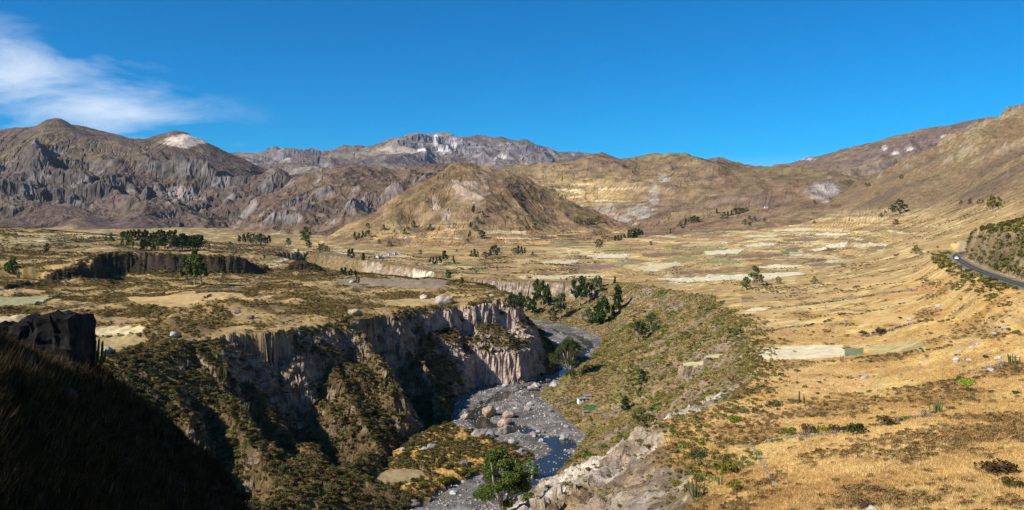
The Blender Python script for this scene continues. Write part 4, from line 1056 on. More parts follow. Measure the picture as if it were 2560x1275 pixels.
def flat_mat(name, c, rough=0.6, metal=0.0, noise=None, amt=0.2, spec=0.4):
    m, nt = new_mat(name)
    bs = nn(nt, 'ShaderNodeBsdfPrincipled'); bs.inputs['Roughness'].default_value = rough; bs.inputs['Metallic'].default_value = metal
    bs.inputs['Specular IOR Level'].default_value = spec
    tcn = nn(nt, 'ShaderNodeTexCoord')
    nz = nn(nt, 'ShaderNodeTexNoise'); nz.inputs['Scale'].default_value = noise or 4; nz.inputs['Detail'].default_value = 5
    nt.links.new(tcn.outputs['Object'], nz.inputs['Vector'])
    mr = nn(nt, 'ShaderNodeMapRange'); mr.inputs['From Min'].default_value = 0.3; mr.inputs['From Max'].default_value = 0.7
    mr.inputs['To Min'].default_value = 1-amt; mr.inputs['To Max'].default_value = 1+amt
    nt.links.new(nz.outputs['Fac'], mr.inputs['Value'])
    mul = nn(nt, 'ShaderNodeVectorMath', operation='SCALE'); mul.inputs[0].default_value = tuple(c)
    nt.links.new(mr.outputs[0], mul.inputs['Scale']); nt.links.new(mul.outputs[0], bs.inputs['Base Color'])
    o = nn(nt, 'ShaderNodeOutputMaterial'); nt.links.new(bs.outputs[0], o.inputs['Surface'])
    return m
M_leaf = tint_mat('leaves', 0.8, 0.5, 1.6, 0.25)
M_grass = tint_mat('grass_blades', 0.9, 0.65, 1.35, 0.12)
M_stone = tint_mat('stone', 0.9, 0.6, 1.35, noise=1.3, isl=False, bump=0.5)
M_bark = tint_mat('bark', 0.9, 0.6, 1.3, noise=3.0, isl=False, bump=0.3, attr='bark')
M_cactus = tint_mat('cactus_skin', 0.7, 0.75, 1.25, noise=3.0, isl=False)

# ------------------------------------------------------------------ mesh makers
def mesh_from(name, co, faces, mat, smooth=False):
    me = bpy.data.meshes.new(name)
    me.from_pydata([tuple(c) for c in co], [], [tuple(int(i) for i in f) for f in faces])
    me.materials.append(mat)
    if smooth: me.polygons.foreach_set('use_smooth', np.ones(len(me.polygons), bool))
    me.update()
    return me
def mesh_np(name, co, q, mat, smooth=False):
    k = q.shape[1]
    me = bpy.data.meshes.new(name)
    me.vertices.add(len(co)); me.vertices.foreach_set('co', np.ascontiguousarray(co, dtype=np.float32).ravel())
    me.loops.add(q.size); me.loops.foreach_set('vertex_index', np.ascontiguousarray(q, dtype=np.int32).ravel())
    me.polygons.add(len(q))
    me.polygons.foreach_set('loop_start', np.arange(0, q.size, k, dtype=np.int32))
    me.polygons.foreach_set('loop_total', np.full(len(q), k, dtype=np.int32))
    me.polygons.foreach_set('use_smooth', np.full(len(q), smooth))
    me.update(calc_edges=True)
    me.materials.append(mat)
    return me
def rand_unit(r, n):
    v = r.normal(size=(n, 3)); return v/np.linalg.norm(v, axis=1, keepdims=True)
def leaf_quads(r, centers, size, out=None, flat=0.0):
    """small leaf faces round the given points; out = outward direction they lean to"""
    n = len(centers)
    nrm = rand_unit(r, n)
    if out is not None: nrm = nrm*0.9 + out; nrm /= np.linalg.norm(nrm, axis=1, keepdims=True)+1e-9
    a = np.cross(nrm, rand_unit(r, n)); a /= np.linalg.norm(a, axis=1, keepdims=True)+1e-9
    b = np.cross(nrm, a)
    s = (size*r.uniform(0.6, 1.4, n))[:, None] if np.isscalar(size) else (size*r.uniform(0.6, 1.4, n))[:, None]
    l = s*r.uniform(1.0, 1.8, n)[:, None]
    co = np.stack([centers-a*s*.5, centers-b*l*.5+nrm*s*.1, centers+a*s*.5, centers+b*l*.5-nrm*s*.1], 1).reshape(-1, 3)
    return co, np.arange(4*n).reshape(n, 4)
def bush_mesh(name, seed, n, leaf, clumps=9, h=0.75, stems=False, open_=0.0):
    r = np.random.default_rng(seed)
    # unit bush: about one across; irregular dome of clumps
    ang = r.uniform(0, 2*np.pi, clumps); rad = np.sqrt(r.uniform(0, 1, clumps))*0.36
    cz = (0.30+0.35*r.uniform(0, 1, clumps)*(1-rad))*h
    cen = np.c_[rad*np.cos(ang), rad*np.sin(ang), cz]
    cr = r.uniform(0.13, 0.24, clumps)
    k = r.integers(0, clumps, n)
    d = rand_unit(r, n); d[:, 2] = np.abs(d[:, 2])*0.9-0.15
    p = cen[k] + d*(cr[k]*r.uniform(0.55, 1.08, n)**0.5)[:, None]
    p[:, 2] = np.maximum(p[:, 2], r.uniform(0, .12, n))
    co, q = leaf_quads(r, p, leaf, d*0.9)
    return mesh_np(name, co, q, M_leaf)
def tuft_mesh(name, seed, n, h, spread, w):
    r = np.random.default_rng(seed)
    ang = r.uniform(0, 2*np.pi, n); rad = np.sqrt(r.uniform(0, 1, n))*spread
    b = np.c_[rad*np.cos(ang), rad*np.sin(ang), np.zeros(n)-0.02]
    lean = np.c_[np.cos(ang), np.sin(ang), np.zeros(n)]*(0.15+0.5*r.uniform(0, 1, n))[:, None] + r.normal(0, .12, (n, 3))
    hh = h*r.uniform(0.55, 1.15, n)
    t = b + np.c_[lean[:, :2]*hh[:, None], hh]
    m_ = b*0.5+t*0.5 + np.c_[np.zeros((n, 2)), hh*0.12]
    sd = np.c_[-np.sin(ang+r.normal(0, .8, n)), np.cos(ang), np.zeros(n)]*w
    co = np.stack([b-sd, b+sd, m_+sd*.7, m_-sd*.7, t], 1).reshape(-1, 3)
    i = np.arange(n)*5
    fs = np.concatenate([np.stack([i, i+1, i+2], 1), np.stack([i, i+2, i+3], 1), np.stack([i+3, i+2, i+4], 1)])
    return mesh_np(name, co, fs, M_grass)
import bmesh
def rock_mesh(name, seed, sub=2, flat=0.75, amp=0.35, mat=None, facet=True):
    r = random.Random(seed)
    bm = bmesh.new(); bmesh.ops.create_icosphere(bm, subdivisions=sub, radius=0.5)
    planes = [(Vector((r.gauss(0, 1), r.gauss(0, 1), r.gauss(0, 1))).normalized(), r.uniform(0.30, 0.46)) for _ in range(9)]
    from mathutils import noise as mn
    off = Vector((seed*3.1, seed*1.7, 0))
    sx, sy = r.uniform(0.8, 1.2), r.uniform(0.75, 1.15)
    for v in bm.verts:
        p = v.co.copy()
        for nrm, dd in planes:
            k = p.dot(nrm)-dd
            if k > 0: p -= nrm*k*0.85
        p += p.normalized()*mn.fractal(p*2.6+off, 0.8, 2.0, 4)*amp*0.22
        v.co = Vector((p.x*sx, p.y*sy, (p.z+0.28)*flat))
    me = bpy.data.meshes.new(name); bm.to_mesh(me); bm.free()
    me.materials.append(mat or M_stone)
    if not facet: me.polygons.foreach_set('use_smooth', np.ones(len(me.polygons), bool))
    return me
def tube(co, fs, pts, rad, sides=6):
    """append a tapering tube along pts to lists"""
    base = len(co)
    pts = [Vector(p) for p in pts]
    for i, p in enumerate(pts):
        d = (pts[min(i+1, len(pts)-1)]-pts[max(i-1, 0)]).normalized()
        a = d.cross(Vector((0.3, 1, 0.1))).normalized(); b = d.cross(a)
        for k in range(sides):
            an = 2*math.pi*k/sides
            co.append(p+(a*math.cos(an)+b*math.sin(an))*rad[i])
    for i in range(len(pts)-1):
        for k in range(sides):
            k2 = (k+1) % sides
            fs.append((base+i*sides+k, base+i*sides+k2, base+(i+1)*sides+k2, base+(i+1)*sides+k))
    fs.append(tuple(base+(len(pts)-1)*sides+k for k in range(sides)))
def cactus_mesh(name, seed, n, h, spread=0.35):
    r = random.Random(seed); co, fs = [], []
    for i in range(n):
        a = r.uniform(0, 2*math.pi); d = spread*math.sqrt(r.random()); hh = h*r.uniform(0.55, 1.05)
        R = r.uniform(0.028, 0.045)
        ox, oy = math.cos(a), math.sin(a)
        b = Vector((ox*d*0.45, oy*d*0.45, -0.1)); k = Vector((ox*d, oy*d, hh*0.28)); t = Vector((ox*d*1.1+r.gauss(0, .03), oy*d*1.1+r.gauss(0, .03), hh))
        base = len(co); S = 10
        P = [b, k, k.lerp(t, .5), k.lerp(t, .93), t]; RR = [R*.8, R, R*1.05, R*.8, R*.25]
        for p, rr in zip(P, RR):
            for q in range(S):
                an = 2*math.pi*q/S; f = 1.0 if q % 2 else 0.72
                co.append(p+Vector((math.cos(an), math.sin(an), 0))*rr*f)
        for j in range(len(P)-1):
            for q in range(S):
                q2 = (q+1) % S
                fs.append((base+j*S+q, base+j*S+q2, base+(j+1)*S+q2, base+(j+1)*S+q))
        fs.append(tuple(base+(len(P)-1)*S+q for q in range(S)))
    return mesh_from(name, co, fs, M_cactus)
def tree_meshes(name, seed, kind, nleaf, leaf):
    """unit tree, one high: (trunk mesh, crown mesh)"""
    r = np.random.default_rng(seed); rr = random.Random(seed)
    co, fs = [], []; tips = []
    if kind == 'gum':          # tall eucalyptus: bare lower stem, clumped upright crown
        lean = (rr.gauss(0, .03), rr.gauss(0, .03))
        tp = [(0, 0, -0.03), (lean[0]*.4, lean[1]*.4, .3), (lean[0], lean[1], .62), (lean[0]*1.3, lean[1]*1.3, .9)]
        tube(co, fs, tp, [.017, .013, .009, .003])
        for i in range(22):
            z = .30+.64*(i+rr.random())/22; a = rr.uniform(0, 6.28)
            wmax = .17*math.sin(min(1, (1.02-z)/.55)*1.57)*(0.75+0.25*min(1, (z-.2)/.25))
            L = wmax*rr.uniform(.45, 1.0)
            e = (lean[0]*z*1.3+math.cos(a)*L, lean[1]*z*1.3+math.sin(a)*L, z+rr.uniform(.0, .05))
            tube(co, fs, [(lean[0]*z, lean[1]*z, z-.09), ((e[0]+lean[0]*z)/2, (e[1]+lean[1]*z)/2, z-.02), e], [.006, .004, .0015], 4)
            tips.append((e, rr.uniform(.035, .070), 1.25))
        tips.append(((lean[0]*1.3, lean[1]*1.3, .95), .045, 1.3))
    elif kind == 'column':     # slim dark conical/cypress-like tree
        tube(co, fs, [(0, 0, -.03), (0, 0, .5), (0, 0, .92)], [.02, .012, .003])
        for i in range(34):
            z = .07+.88*i/33; a = rr.uniform(0, 6.28)
            L = (.15*(1-z)**.65+.02)*rr.uniform(.5, 1)
            tips.append(((math.cos(a)*L, math.sin(a)*L, z), rr.uniform(.035, .06), 1.5))
    elif kind == 'broad':      # wide spreading tree, several stems
        for s_ in range(4):
            a = s_*1.57+rr.uniform(-.5, .5); L = rr.uniform(.1, .25)
            tube(co, fs, [(0, 0, -.03), (math.cos(a)*L*.4, math.sin(a)*L*.4, .25), (math.cos(a)*L, math.sin(a)*L, .6)], [.026, .02, .008])
        for i in range(40):
            a = rr.uniform(0, 6.28); z = rr.uniform(.18, .96); w = .48*math.sin(min(1, (1.03-z)/.6)*1.57)
            L = w*math.sqrt(rr.uniform(.1, 1))
            e = (math.cos(a)*L, math.sin(a)*L, z)
            tube(co, fs, [(e[0]*.3, e[1]*.3, z*.55), (e[0]*.7, e[1]*.7, z*.85), e], [.009, .006, .002], 4)
            tips.append((e, rr.uniform(.07, .125), .75))
    elif kind == 'open':       # ragged open eucalyptus with visible limbs and separate leaf masses
        for s_ in range(3):
            a = s_*2.1+rr.uniform(-.4, .4); L = rr.uniform(.12, .22)
            tube(co, fs, [(0, 0, -.03), (math.cos(a)*L*.3, math.sin(a)*L*.3, .28), (math.cos(a)*L*.8, math.sin(a)*L*.8, .6), (math.cos(a)*L, math.sin(a)*L, .88)], [.022, .016, .010, .003])
        for i in range(26):
            a = rr.uniform(0, 6.28); z = rr.uniform(.26, .97); w = .34*math.sin(min(1, (1.06-z)/.55)*1.57)
            L = w*rr.uniform(.35, 1)
            e = (math.cos(a)*L, math.sin(a)*L, z)
            tube(co, fs, [(e[0]*.35, e[1]*.35, z*.6), (e[0]*.75, e[1]*.75, z*.88), e], [.008, .005, .002], 4)
            tips.append((e, rr.uniform(.055, .105), .8))
    tm = mesh_from(name+'_trunk', co, fs, M_bark, True)
    c = np.array([t[0] for t in tips]); rad = np.array([t[1] for t in tips]); el_ = np.array([t[2] for t in tips])
    k = r.choice(len(tips), nleaf, p=rad**2/np.sum(rad**2))
    d = rand_unit(r, nleaf)
    p = c[k] + d*(rad[k]*r.uniform(.3, 1.15, nleaf)**.6)[:, None]*np.c_[np.ones(nleaf), np.ones(nleaf), el_[k]]
    cq, q = leaf_quads(r, p, leaf, d*.8)
    cm2 = mesh_np(name+'_crown', cq, q, M_leaf)
    return tm, cm2

def gray(c, k): return tuple(np.asarray(c)*k)
def link(ob): COL.objects.link(ob); return ob
def place(name, me, loc, sc, rz, tint, label=None, cat=None, group=None, kind=None, tilt=(0, 0), parent=None):
    o = bpy.data.objects.new(name, me)
    o.location = loc; o.rotation_euler = (tilt[0], tilt[1], rz)
    o.scale = sc if hasattr(sc, '__len__') else (sc, sc, sc)
    o['tint'] = [float(v) for v in tint]
    if label: o['label'] = label
    if cat: o['category'] = cat
    if group: o['group'] = group
    if kind: o['kind'] = kind
    if parent: o.parent = parent
    return link(o)

# ------------------------------------------------------------------ scattering uncountable cover
def scatter(name, label, cat, sources, pts, scl, rot, tint, idx):
    """one cover object: every point carries a copy of one of the source plants"""
    me = bpy.data.meshes.new(name)
    n = len(pts)
    me.vertices.add(n); me.vertices.foreach_set('co', np.ascontiguousarray(pts, dtype=np.float32).ravel())
    def att(nm, ty, data, key):
        a = me.attributes.new(nm, ty, 'POINT'); a.data.foreach_set(key, np.ascontiguousarray(data).ravel())
    att('scl', 'FLOAT_VECTOR', scl.astype(np.float32), 'vector')
    att('rot', 'FLOAT_VECTOR', rot.astype(np.float32), 'vector')
    att('tint', 'FLOAT_COLOR', np.c_[tint, np.ones(n)].astype(np.float32), 'color')
    att('pick', 'INT', idx.astype(np.int32), 'value')
    ob = bpy.data.objects.new(name, me); link(ob)
    ob['kind'] = 'stuff'; ob['label'] = label; ob['category'] = cat
    ng = bpy.data.node_groups.new(name+'_cover', 'GeometryNodeTree')
    ng.interface.new_socket('Geometry', in_out='INPUT', socket_type='NodeSocketGeometry')
    ng.interface.new_socket('Geometry', in_out='OUTPUT', socket_type='NodeSocketGeometry')
    gi = ng.nodes.new('NodeGroupInput'); go = ng.nodes.new('NodeGroupOutput')
    jn = ng.nodes.new('GeometryNodeGeometryToInstance')
    for s in reversed(sources):
        oi = ng.nodes.new('GeometryNodeObjectInfo'); oi.inputs['Object'].default_value = s
        oi.inputs['As Instance'].default_value = True; oi.transform_space = 'ORIGINAL'
        ng.links.new(oi.outputs['Geometry'], jn.inputs[0])
    def na(nm, ty):
        a = ng.nodes.new('GeometryNodeInputNamedAttribute'); a.data_type = ty; a.inputs['Name'].default_value = nm; return a.outputs[0]
    ip = ng.nodes.new('GeometryNodeInstanceOnPoints')
    ng.links.new(gi.outputs[0], ip.inputs['Points'])
    # one branch per source keeps the pick exact
    outs = []
    jj = ng.nodes.new('GeometryNodeJoinGeometry')
    ng.nodes.remove(ip); ng.nodes.remove(jn)
    for k, s in enumerate(sources):
        oi = ng.nodes.new('GeometryNodeObjectInfo'); oi.inputs['Object'].default_value = s
        oi.inputs['As Instance'].default_value = True; oi.transform_space = 'ORIGINAL'
        ip = ng.nodes.new('GeometryNodeInstanceOnPoints')
        cp = ng.nodes.new('FunctionNodeCompare'); cp.data_type = 'INT'; cp.operation = 'EQUAL'
        ng.links.new(na('pick', 'INT'), cp.inputs[2]); cp.inputs[3].default_value = k
        ng.links.new(gi.outputs[0], ip.inputs['Points'])
        ng.links.new(cp.outputs[0], ip.inputs['Selection'])
        ng.links.new(oi.outputs['Geometry'], ip.inputs['Instance'])
        ng.links.new(na('rot', 'FLOAT_VECTOR'), ip.inputs['Rotation'])
        ng.links.new(na('scl', 'FLOAT_VECTOR'), ip.inputs['Scale'])
        ng.links.new(ip.outputs[0], jj.inputs[0])
    ng.links.new(jj.outputs[0], go.inputs[0])
    for nd in [x for x in ng.nodes if x.bl_idname == 'GeometryNodeObjectInfo' and not x.outputs['Geometry'].is_linked]:
        ng.nodes.remove(nd)
    md = ob.modifiers.new('cover', 'NODES'); md.node_group = ng
    return ob
# ------------------------------------------------------------------ trees
GREEN_D = lin(46, 60, 34); GREEN_M = lin(66, 84, 40); GREEN_B = lin(84, 108, 42); OLV = lin(96, 94, 52); GREY_B = lin(112, 102, 84)
BARK = lin(158, 140, 116)
TV = {}
def tv(kind, k, n, leaf):
    key = (kind, k, n)
    if key not in TV: TV[key] = tree_meshes('%s_tree' % kind, 40+k*7+len(kind), kind, n, leaf)
    return TV[key]
NT = {'gum': 'eucalyptus_tree', 'column': 'cypress_tree', 'broad': 'broad_tree', 'open': 'open_eucalyptus_tree'}
def tree(u, v, hpx, kind, tint, label, group=None, detail=0, bark=BARK, ymin=120, wide=1.0):
    p = hit_all(u, v, ymin)
    if p is None: return None
    h = hpx*p[1]/F
    k = random.randrange(3)
    n, leaf = [(560, .062), (1500, .040), (15000, .0150)][detail]
    tm, cm2 = tv(kind, k, n, leaf)
    root = bpy.data.objects.new(NT[kind], None); root.empty_display_size = 0.5
    root.location = p; s = h
    root.scale = (s*wide, s*wide, s); root.rotation_euler = (0, 0, random.uniform(0, 6.28))
    root['label'] = label; root['category'] = 'tree'
    if group: root['group'] = group
    link(root)
    a = bpy.data.objects.new('trunk', tm); a.parent = root; a['bark'] = [float(x) for x in bark]; link(a)
    c = bpy.data.objects.new('crown', cm2); c.parent = root
    kb = 1.75*random.uniform(.8, 1.25); c['tint'] = [float(tint[0])*kb*random.uniform(.85, 1.3), float(tint[1])*kb, float(tint[2])*kb*random.uniform(.8, 1.1)]; link(c)
    return root

def row(lst, kind, tint, label, group, detail=0, wide=1.0):
    for u, v, h in lst:
        k = kind if isinstance(kind, str) else random.choice(kind)
        tree(u, v, h*random.uniform(.95, 1.1), k, tint, label, group, detail, wide=wide)

row([(u, 601+random.uniform(-2, 3), 24+random.uniform(-3, 4)) for u in range(306, 442, 7)], ['column', 'gum'], GREEN_D, 'dark tree in the long far row at the foot of the craggy mountain', 'far row of trees below the craggy mountain', wide=1.5)
row([(355+i*7, 624, 28+random.uniform(-4, 4)) for i in range(9)], ['gum', 'column'], GREEN_M, 'mid-green tree in the even plantation row on the plateau', 'plantation row on the plateau', wide=1.3)
row([(430+i*6.5, 627-(i > 5)*4, 36+random.uniform(-6, 5)) for i in range(12)], ['gum', 'broad'], GREEN_D, 'tall dark tree in the dense grove at the end of the plantation row', 'dense grove on the plateau', wide=1.2)
row([(265, 607, 17), (279, 609, 25), (306, 620, 22), (318, 621, 28), (330, 622, 32)], 'gum', GREEN_M, 'green tree in the loose line before the plantation', 'loose line of trees before the plantation', wide=1.2)
row([(598, 610, 20), (610, 611, 26), (622, 611, 30), (632, 610, 28), (641, 612, 24), (652, 612, 27), (664, 612, 21), (674, 611, 22)], ['gum', 'broad'], GREEN_D, 'dark tree in the clump near the foot of the brown spur', 'clump by the brown spur', wide=1.2)
tree(520, 630, 24, 'open', GREY_B*0.7, 'brownish half-bare tree beside the dense grove')
tree(575, 620, 16, 'broad', GREEN_D, 'small round tree just before the clump by the spur')
tree(721, 615, 20, 'broad', GREEN_D, 'lone round dark tree on the plateau right of the clump')
tree(766, 616, 48, 'open', GREEN_M, 'tall ragged tree standing alone before the cone-shaped hill', detail=1)
tree(771, 628, 28, 'open', GREEN_D, 'small ragged tree in front of the tall ragged one')
tree(747, 652, 30, 'gum', OLV*0.8, 'slim olive tree behind the low grassy knoll')
row([(798, 627, 18), (808, 629, 20), (818, 630, 16)], 'broad', GREEN_D, 'squat dark tree in the trio right of the grassy knoll', 'trio of squat trees')
row([(661, 650, 12), (589, 636, 11), (652, 652, 9)], 'gum', GREEN_M, 'tiny tree on the plateau behind the dark cliffs', 'tiny trees behind the dark cliffs')
row([(872, 641, 18), (881, 645, 23), (908, 651, 19)], 'column', GREEN_D, 'dark conical tree beside the white village', 'conical trees by the village', wide=1.6)
row([(855, 691, 20), (864, 694, 24), (876, 694, 22), (888, 692, 18)], 'gum', GREEN_D, 'dark tree in the hidden gorge behind the plateau', 'trees in the hidden gorge', wide=1.3)
tree(893, 712, 24, 'open', GREEN_M, 'small tree at the back edge of the plateau beside a pale boulder')
tree(487, 713, 92, 'gum', lin(64, 78, 38), 'tall eucalyptus with bare pale trunks, tallest of the plateau clump', 'tall clump on the plateau', detail=1, wide=1.25)
tree(469, 711, 74, 'gum', lin(60, 74, 36), 'eucalyptus on the left of the tall plateau clump', 'tall clump on the plateau', detail=1, wide=1.35)
tree(504, 713, 78, 'gum', lin(58, 72, 34), 'eucalyptus on the right of the tall plateau clump', 'tall clump on the plateau', detail=1, wide=1.35)
tree(18, 689, 34, 'gum', GREEN_M, 'left tree of the pair at the picture edge above the dark bank', wide=1.3)
tree(30, 687, 42, 'gum', GREEN_M, 'taller tree of the pair at the picture edge above the dark bank', wide=1.3)
tree(43, 693, 30, 'broad', GREEN_D, 'dark low tree right of the pair above the bank')
tree(119, 638, 30, 'open', GREEN_D, 'lone dark tree with a forked trunk on the left rise')
row([(40, 598, 14), (15, 596, 12), (205, 606, 14), (225, 604, 12), (217, 608, 11)], 'broad', OLV*0.8, 'low olive tree on the brushy left rise', 'low trees on the left rise')
# cone-shaped hill and plain
row([(920, 571, 14), (959, 575, 14), (1012, 586, 13), (1021, 577, 11), (1034, 569, 17), (1076, 577, 17), (987, 584, 9), (948, 609, 11), (974, 616, 13)], 'broad', GREEN_D, 'dark bush-like tree on the left flank of the cone-shaped hill', 'trees on the left flank of the cone hill', wide=1.0)
row([(888, 606, 26), (897, 603, 22), (906, 601, 24), (914, 597, 18), (921, 592, 18)], ['gum', 'broad'], GREEN_D, 'tree in the dark grove at the left foot of the cone-shaped hill', 'grove at the left foot of the cone hill')
row([(1177, 573, 16), (1190, 578, 15), (1185, 537, 24), (1194, 557, 14), (1208, 541, 13), (1219, 530, 10), (1174, 597, 19), (1168, 609, 13), (1203, 597, 20), (1210, 596, 18)], ['broad', 'gum'], GREEN_D, 'dark tree in the line climbing the front of the cone-shaped hill', 'line of trees up the cone hill', wide=1.1)
row([(1230, 524, 8), (1238, 524, 9), (1246, 524, 9), (1266, 527, 11), (1258, 506, 15)], 'gum', GREEN_D, 'tiny dark tree beside the orange terrace high on the cone hill', 'trees by the orange terrace')
row([(1300, 578, 11), (1320, 577, 15), (1337, 571, 12), (1362, 556, 10)], 'broad', GREEN_D, 'small round tree on the right skirt of the cone-shaped hill', 'trees on the right skirt of the cone hill')
row([(1440+i*7, 559+random.uniform(-3, 3), 14+random.uniform(-3, 4)) for i in range(9)], 'broad', OLV*0.75, 'olive tree in the row below the grey scree', 'row below the grey scree')
row([(1076, 659, 15), (1083, 660, 18), (1091, 660, 16), (1100, 660, 18), (1113, 657, 28), (1134, 655, 15)], ['gum', 'column'], GREEN_D, 'dark tree in the clump right of the pale cliff', 'clump right of the pale cliff', wide=1.5)
row([(1178, 642, 15), (1187, 643, 20), (1194, 643, 15)], 'column', GREEN_D, 'dark tree in the tight trio on the near plain', 'tight trio on the near plain', wide=1.5)
row([(1213, 646, 16), (1220, 646, 15), (1227, 645, 22), (1235, 643, 30), (1242, 643, 16)], ['gum', 'broad'], GREEN_D, 'dark tree in the five-tree clump on the near plain', 'five-tree clump on the near plain', wide=1.2)
row([(1288, 636, 18), (1296, 635, 20), (1304, 634, 19), (1312, 633, 15)], ['column', 'broad'], GREEN_D, 'dark tree in the clump below the terraced fields', 'clump below the terraced fields', wide=1.4)
row([(1332, 640, 11), (1051, 638, 13), (1142, 631, 9), (1627, 614, 10), (2036, 560, 9)], 'broad', GREEN_D, 'tiny isolated tree on the open plain', 'isolated trees on the open plain')
tree(1497, 622, 25, 'broad', GREEN_D, 'isolated round tree on the plain below the scree hill')
row([(1538, 602, 12), (1545, 601, 13), (1553, 600, 11), (1561, 595, 11)], 'column', GREEN_D, 'low dark tree at the left end of the plain grove', 'left end of the plain grove', wide=2)
row([(1573, 595, 20), (1580, 595, 22), (1588, 594, 22), (1596, 593, 20), (1604, 592, 16)], ['column', 'gum'], GREEN_D, 'dark tree in the thick grove in the middle of the plain', 'thick grove in the middle of the plain', wide=1.9)
row([(1676, 584, 12), (1701, 570, 14), (1714, 563, 17), (1728, 557, 15), (1736, 556, 17), (1744, 555, 14), (1792, 534, 12), (1810, 547, 17), (1820, 540, 14), (1829, 538, 14), (1838, 536, 15), (1847, 534, 15), (1856, 532, 13), (1866, 528, 9)], ['column', 'broad'], GREEN_D, 'dark tree in the hedge line where the plain meets the hills', 'hedge line at the foot of the hills', wide=1.3)
row([(1863, 563, 14), (1874, 550, 12), (1875, 567, 12), (1886, 556, 14), (1912, 557, 11)], 'broad', GREEN_D, 'small tree in the scattered five on the terraced slope', 'scattered five on the terraced slope')
row([(2036, 510, 10), (2164, 467, 11), (2172, 468, 11), (2253, 447, 12)], 'broad', GREEN_D, 'far dark tree high on the slope above the terraces', 'far trees above the terraces')
tree(2249, 535, 38, 'broad', lin(34, 46, 28), 'big dark round tree on the terraced slope, largest there', detail=1)
tree(2230, 531, 20, 'broad', GREEN_D, 'small tree tucked against the big dark round tree')
row([(2202, 544, 11), (2213, 533, 8)], 'broad', GREEN_D, 'little bush-tree left of the big dark round tree', 'little trees left of the big dark one')
tree(2240, 563, 15, 'broad', OLV*0.7, 'wide grey-olive thicket tree below the big dark round one', wide=1.5)
tree(2290, 636, 24, 'broad', lin(70, 80, 44), 'round grey-green tree near where the road turns', detail=1)
row([(2403, 514, 13), (2426, 515, 19), (2447, 513, 17), (2458, 510, 11)], 'open', OLV*0.75, 'ragged olive tree in the row above the roadside rocks', 'row above the roadside rocks')
row([(2482, 529, 36), (2496, 522, 31)], 'open', lin(90, 92, 40), 'pale open tree of the pair above the roadside rocks', 'pale pair above the roadside rocks', 1)
tree(1887, 716, 52, 'open', lin(86, 92, 52), 'ragged pale eucalyptus beside the long pale field', detail=1)
tree(1866, 724, 32, 'broad', lin(64, 76, 40), 'dark low tree at the left of the ragged pale eucalyptus', detail=1)
tree(1900, 716, 30, 'open', lin(84, 90, 52), 'small open tree at the right of the ragged pale eucalyptus', detail=1)
row([(1946, 710, 19), (2036, 710, 19), (2106, 668, 9)], 'broad', OLV*0.8, 'lone small tree on the bench past the ragged eucalyptus', 'lone small trees on the bench')
row([(1121, 704, 28), (1153, 715, 22)], 'gum', GREEN_M, 'slim young tree on the plateau near the far canyon wall', 'slim young trees on the plateau', wide=1.5)
# in the canyon
row([(1276, 772, 34), (1286, 774, 40), (1298, 778, 46), (1310, 781, 42), (1322, 786, 44), (1333, 788, 40)], ['broad', 'gum'], lin(44, 60, 34), 'dark tree in the thicket behind the plateau point', 'thicket behind the plateau point', 1, wide=1.15)
row([(1341, 768, 62), (1357, 772, 70), (1368, 770, 56)], 'gum', lin(60, 74, 40), 'tall slim eucalyptus against the pale far canyon wall', 'tall slim trees against the far wall', 1, wide=1.2)
tree(1401, 798, 66, 'open', lin(62, 78, 44), 'tall ragged tree on the grassy bank above the river bend', detail=1)
tree(1381, 803, 36, 'broad', GREEN_D, 'dark bushy tree left of the ragged tree on the bank', detail=1, wide=.8)
tree(1449, 764, 74, 'gum', lin(58, 72, 38), 'tallest eucalyptus on the canyon side with a bare lower trunk', detail=1, wide=1.3)
tree(1438, 750, 52, 'gum', lin(56, 70, 38), 'eucalyptus just left of the tallest on the canyon side', detail=1, wide=1.2)
tree(1471, 762, 54, 'gum', GREEN_D, 'dark eucalyptus between the tallest and the leaning one', detail=1, wide=1.2)
tree(1489, 744, 50, 'open', lin(58, 72, 38), 'leaning eucalyptus on the canyon brow', detail=1, wide=.9)
tree(1498, 716, 26, 'gum', lin(58, 72, 38), 'upper small tree growing right on the canyon brow', detail=1, wide=1.6)
tree(1545, 776, 64, 'column', lin(48, 64, 34), 'tall dark columnar tree standing apart on the canyon side', detail=1, wide=1.3)
tree(1533, 792, 30, 'column', GREEN_D, 'short columnar tree at the foot of the tall columnar one', detail=1, wide=1.3)
row([(1488, 808, 46), (1499, 812, 54), (1511, 808, 62)], 'column', lin(48, 66, 32), 'dense dark tree in the conical trio above the river bend', 'conical trio above the river bend', 1, wide=1.7)
tree(1473, 810, 38, 'broad', lin(52, 68, 36), 'low spreading tree left of the conical trio', detail=1)
tree(1630, 836, 54, 'broad', lin(56, 72, 38), 'upper of two round trees beside the ploughed plot', detail=1, wide=1.0)
tree(1594, 857, 54, 'broad', lin(50, 66, 34), 'lower of two round trees beside the ploughed plot', detail=1, wide=.9)
tree(1425, 944, 98, 'broad', lin(50, 62, 32), 'big dark spreading tree on the river bank, largest in the gorge', detail=2, wide=1.05)
tree(1606, 958, 36, 'column', lin(48, 66, 38), 'dark conical tree on the slope above the hut', detail=1, wide=1.8)
tree(1563, 1026, 36, 'column', lin(52, 72, 38), 'dark conical tree below the hut terraces', detail=1, wide=1.9)
tree(1600, 992, 24, 'column', lin(56, 76, 40), 'small conical tree between the two dark conical ones', detail=1, wide=1.8)
tree(1537, 708, 17, 'column', GREEN_D, 'tiny dark tree at the field edge above the canyon', wide=1.6)
tree(1258, 1298, 175, 'open', lin(62, 76, 30), 'large bright green open tree in the bottom of the gorge, nearest of all', detail=2, wide=1.3, bark=lin(186, 172, 150))
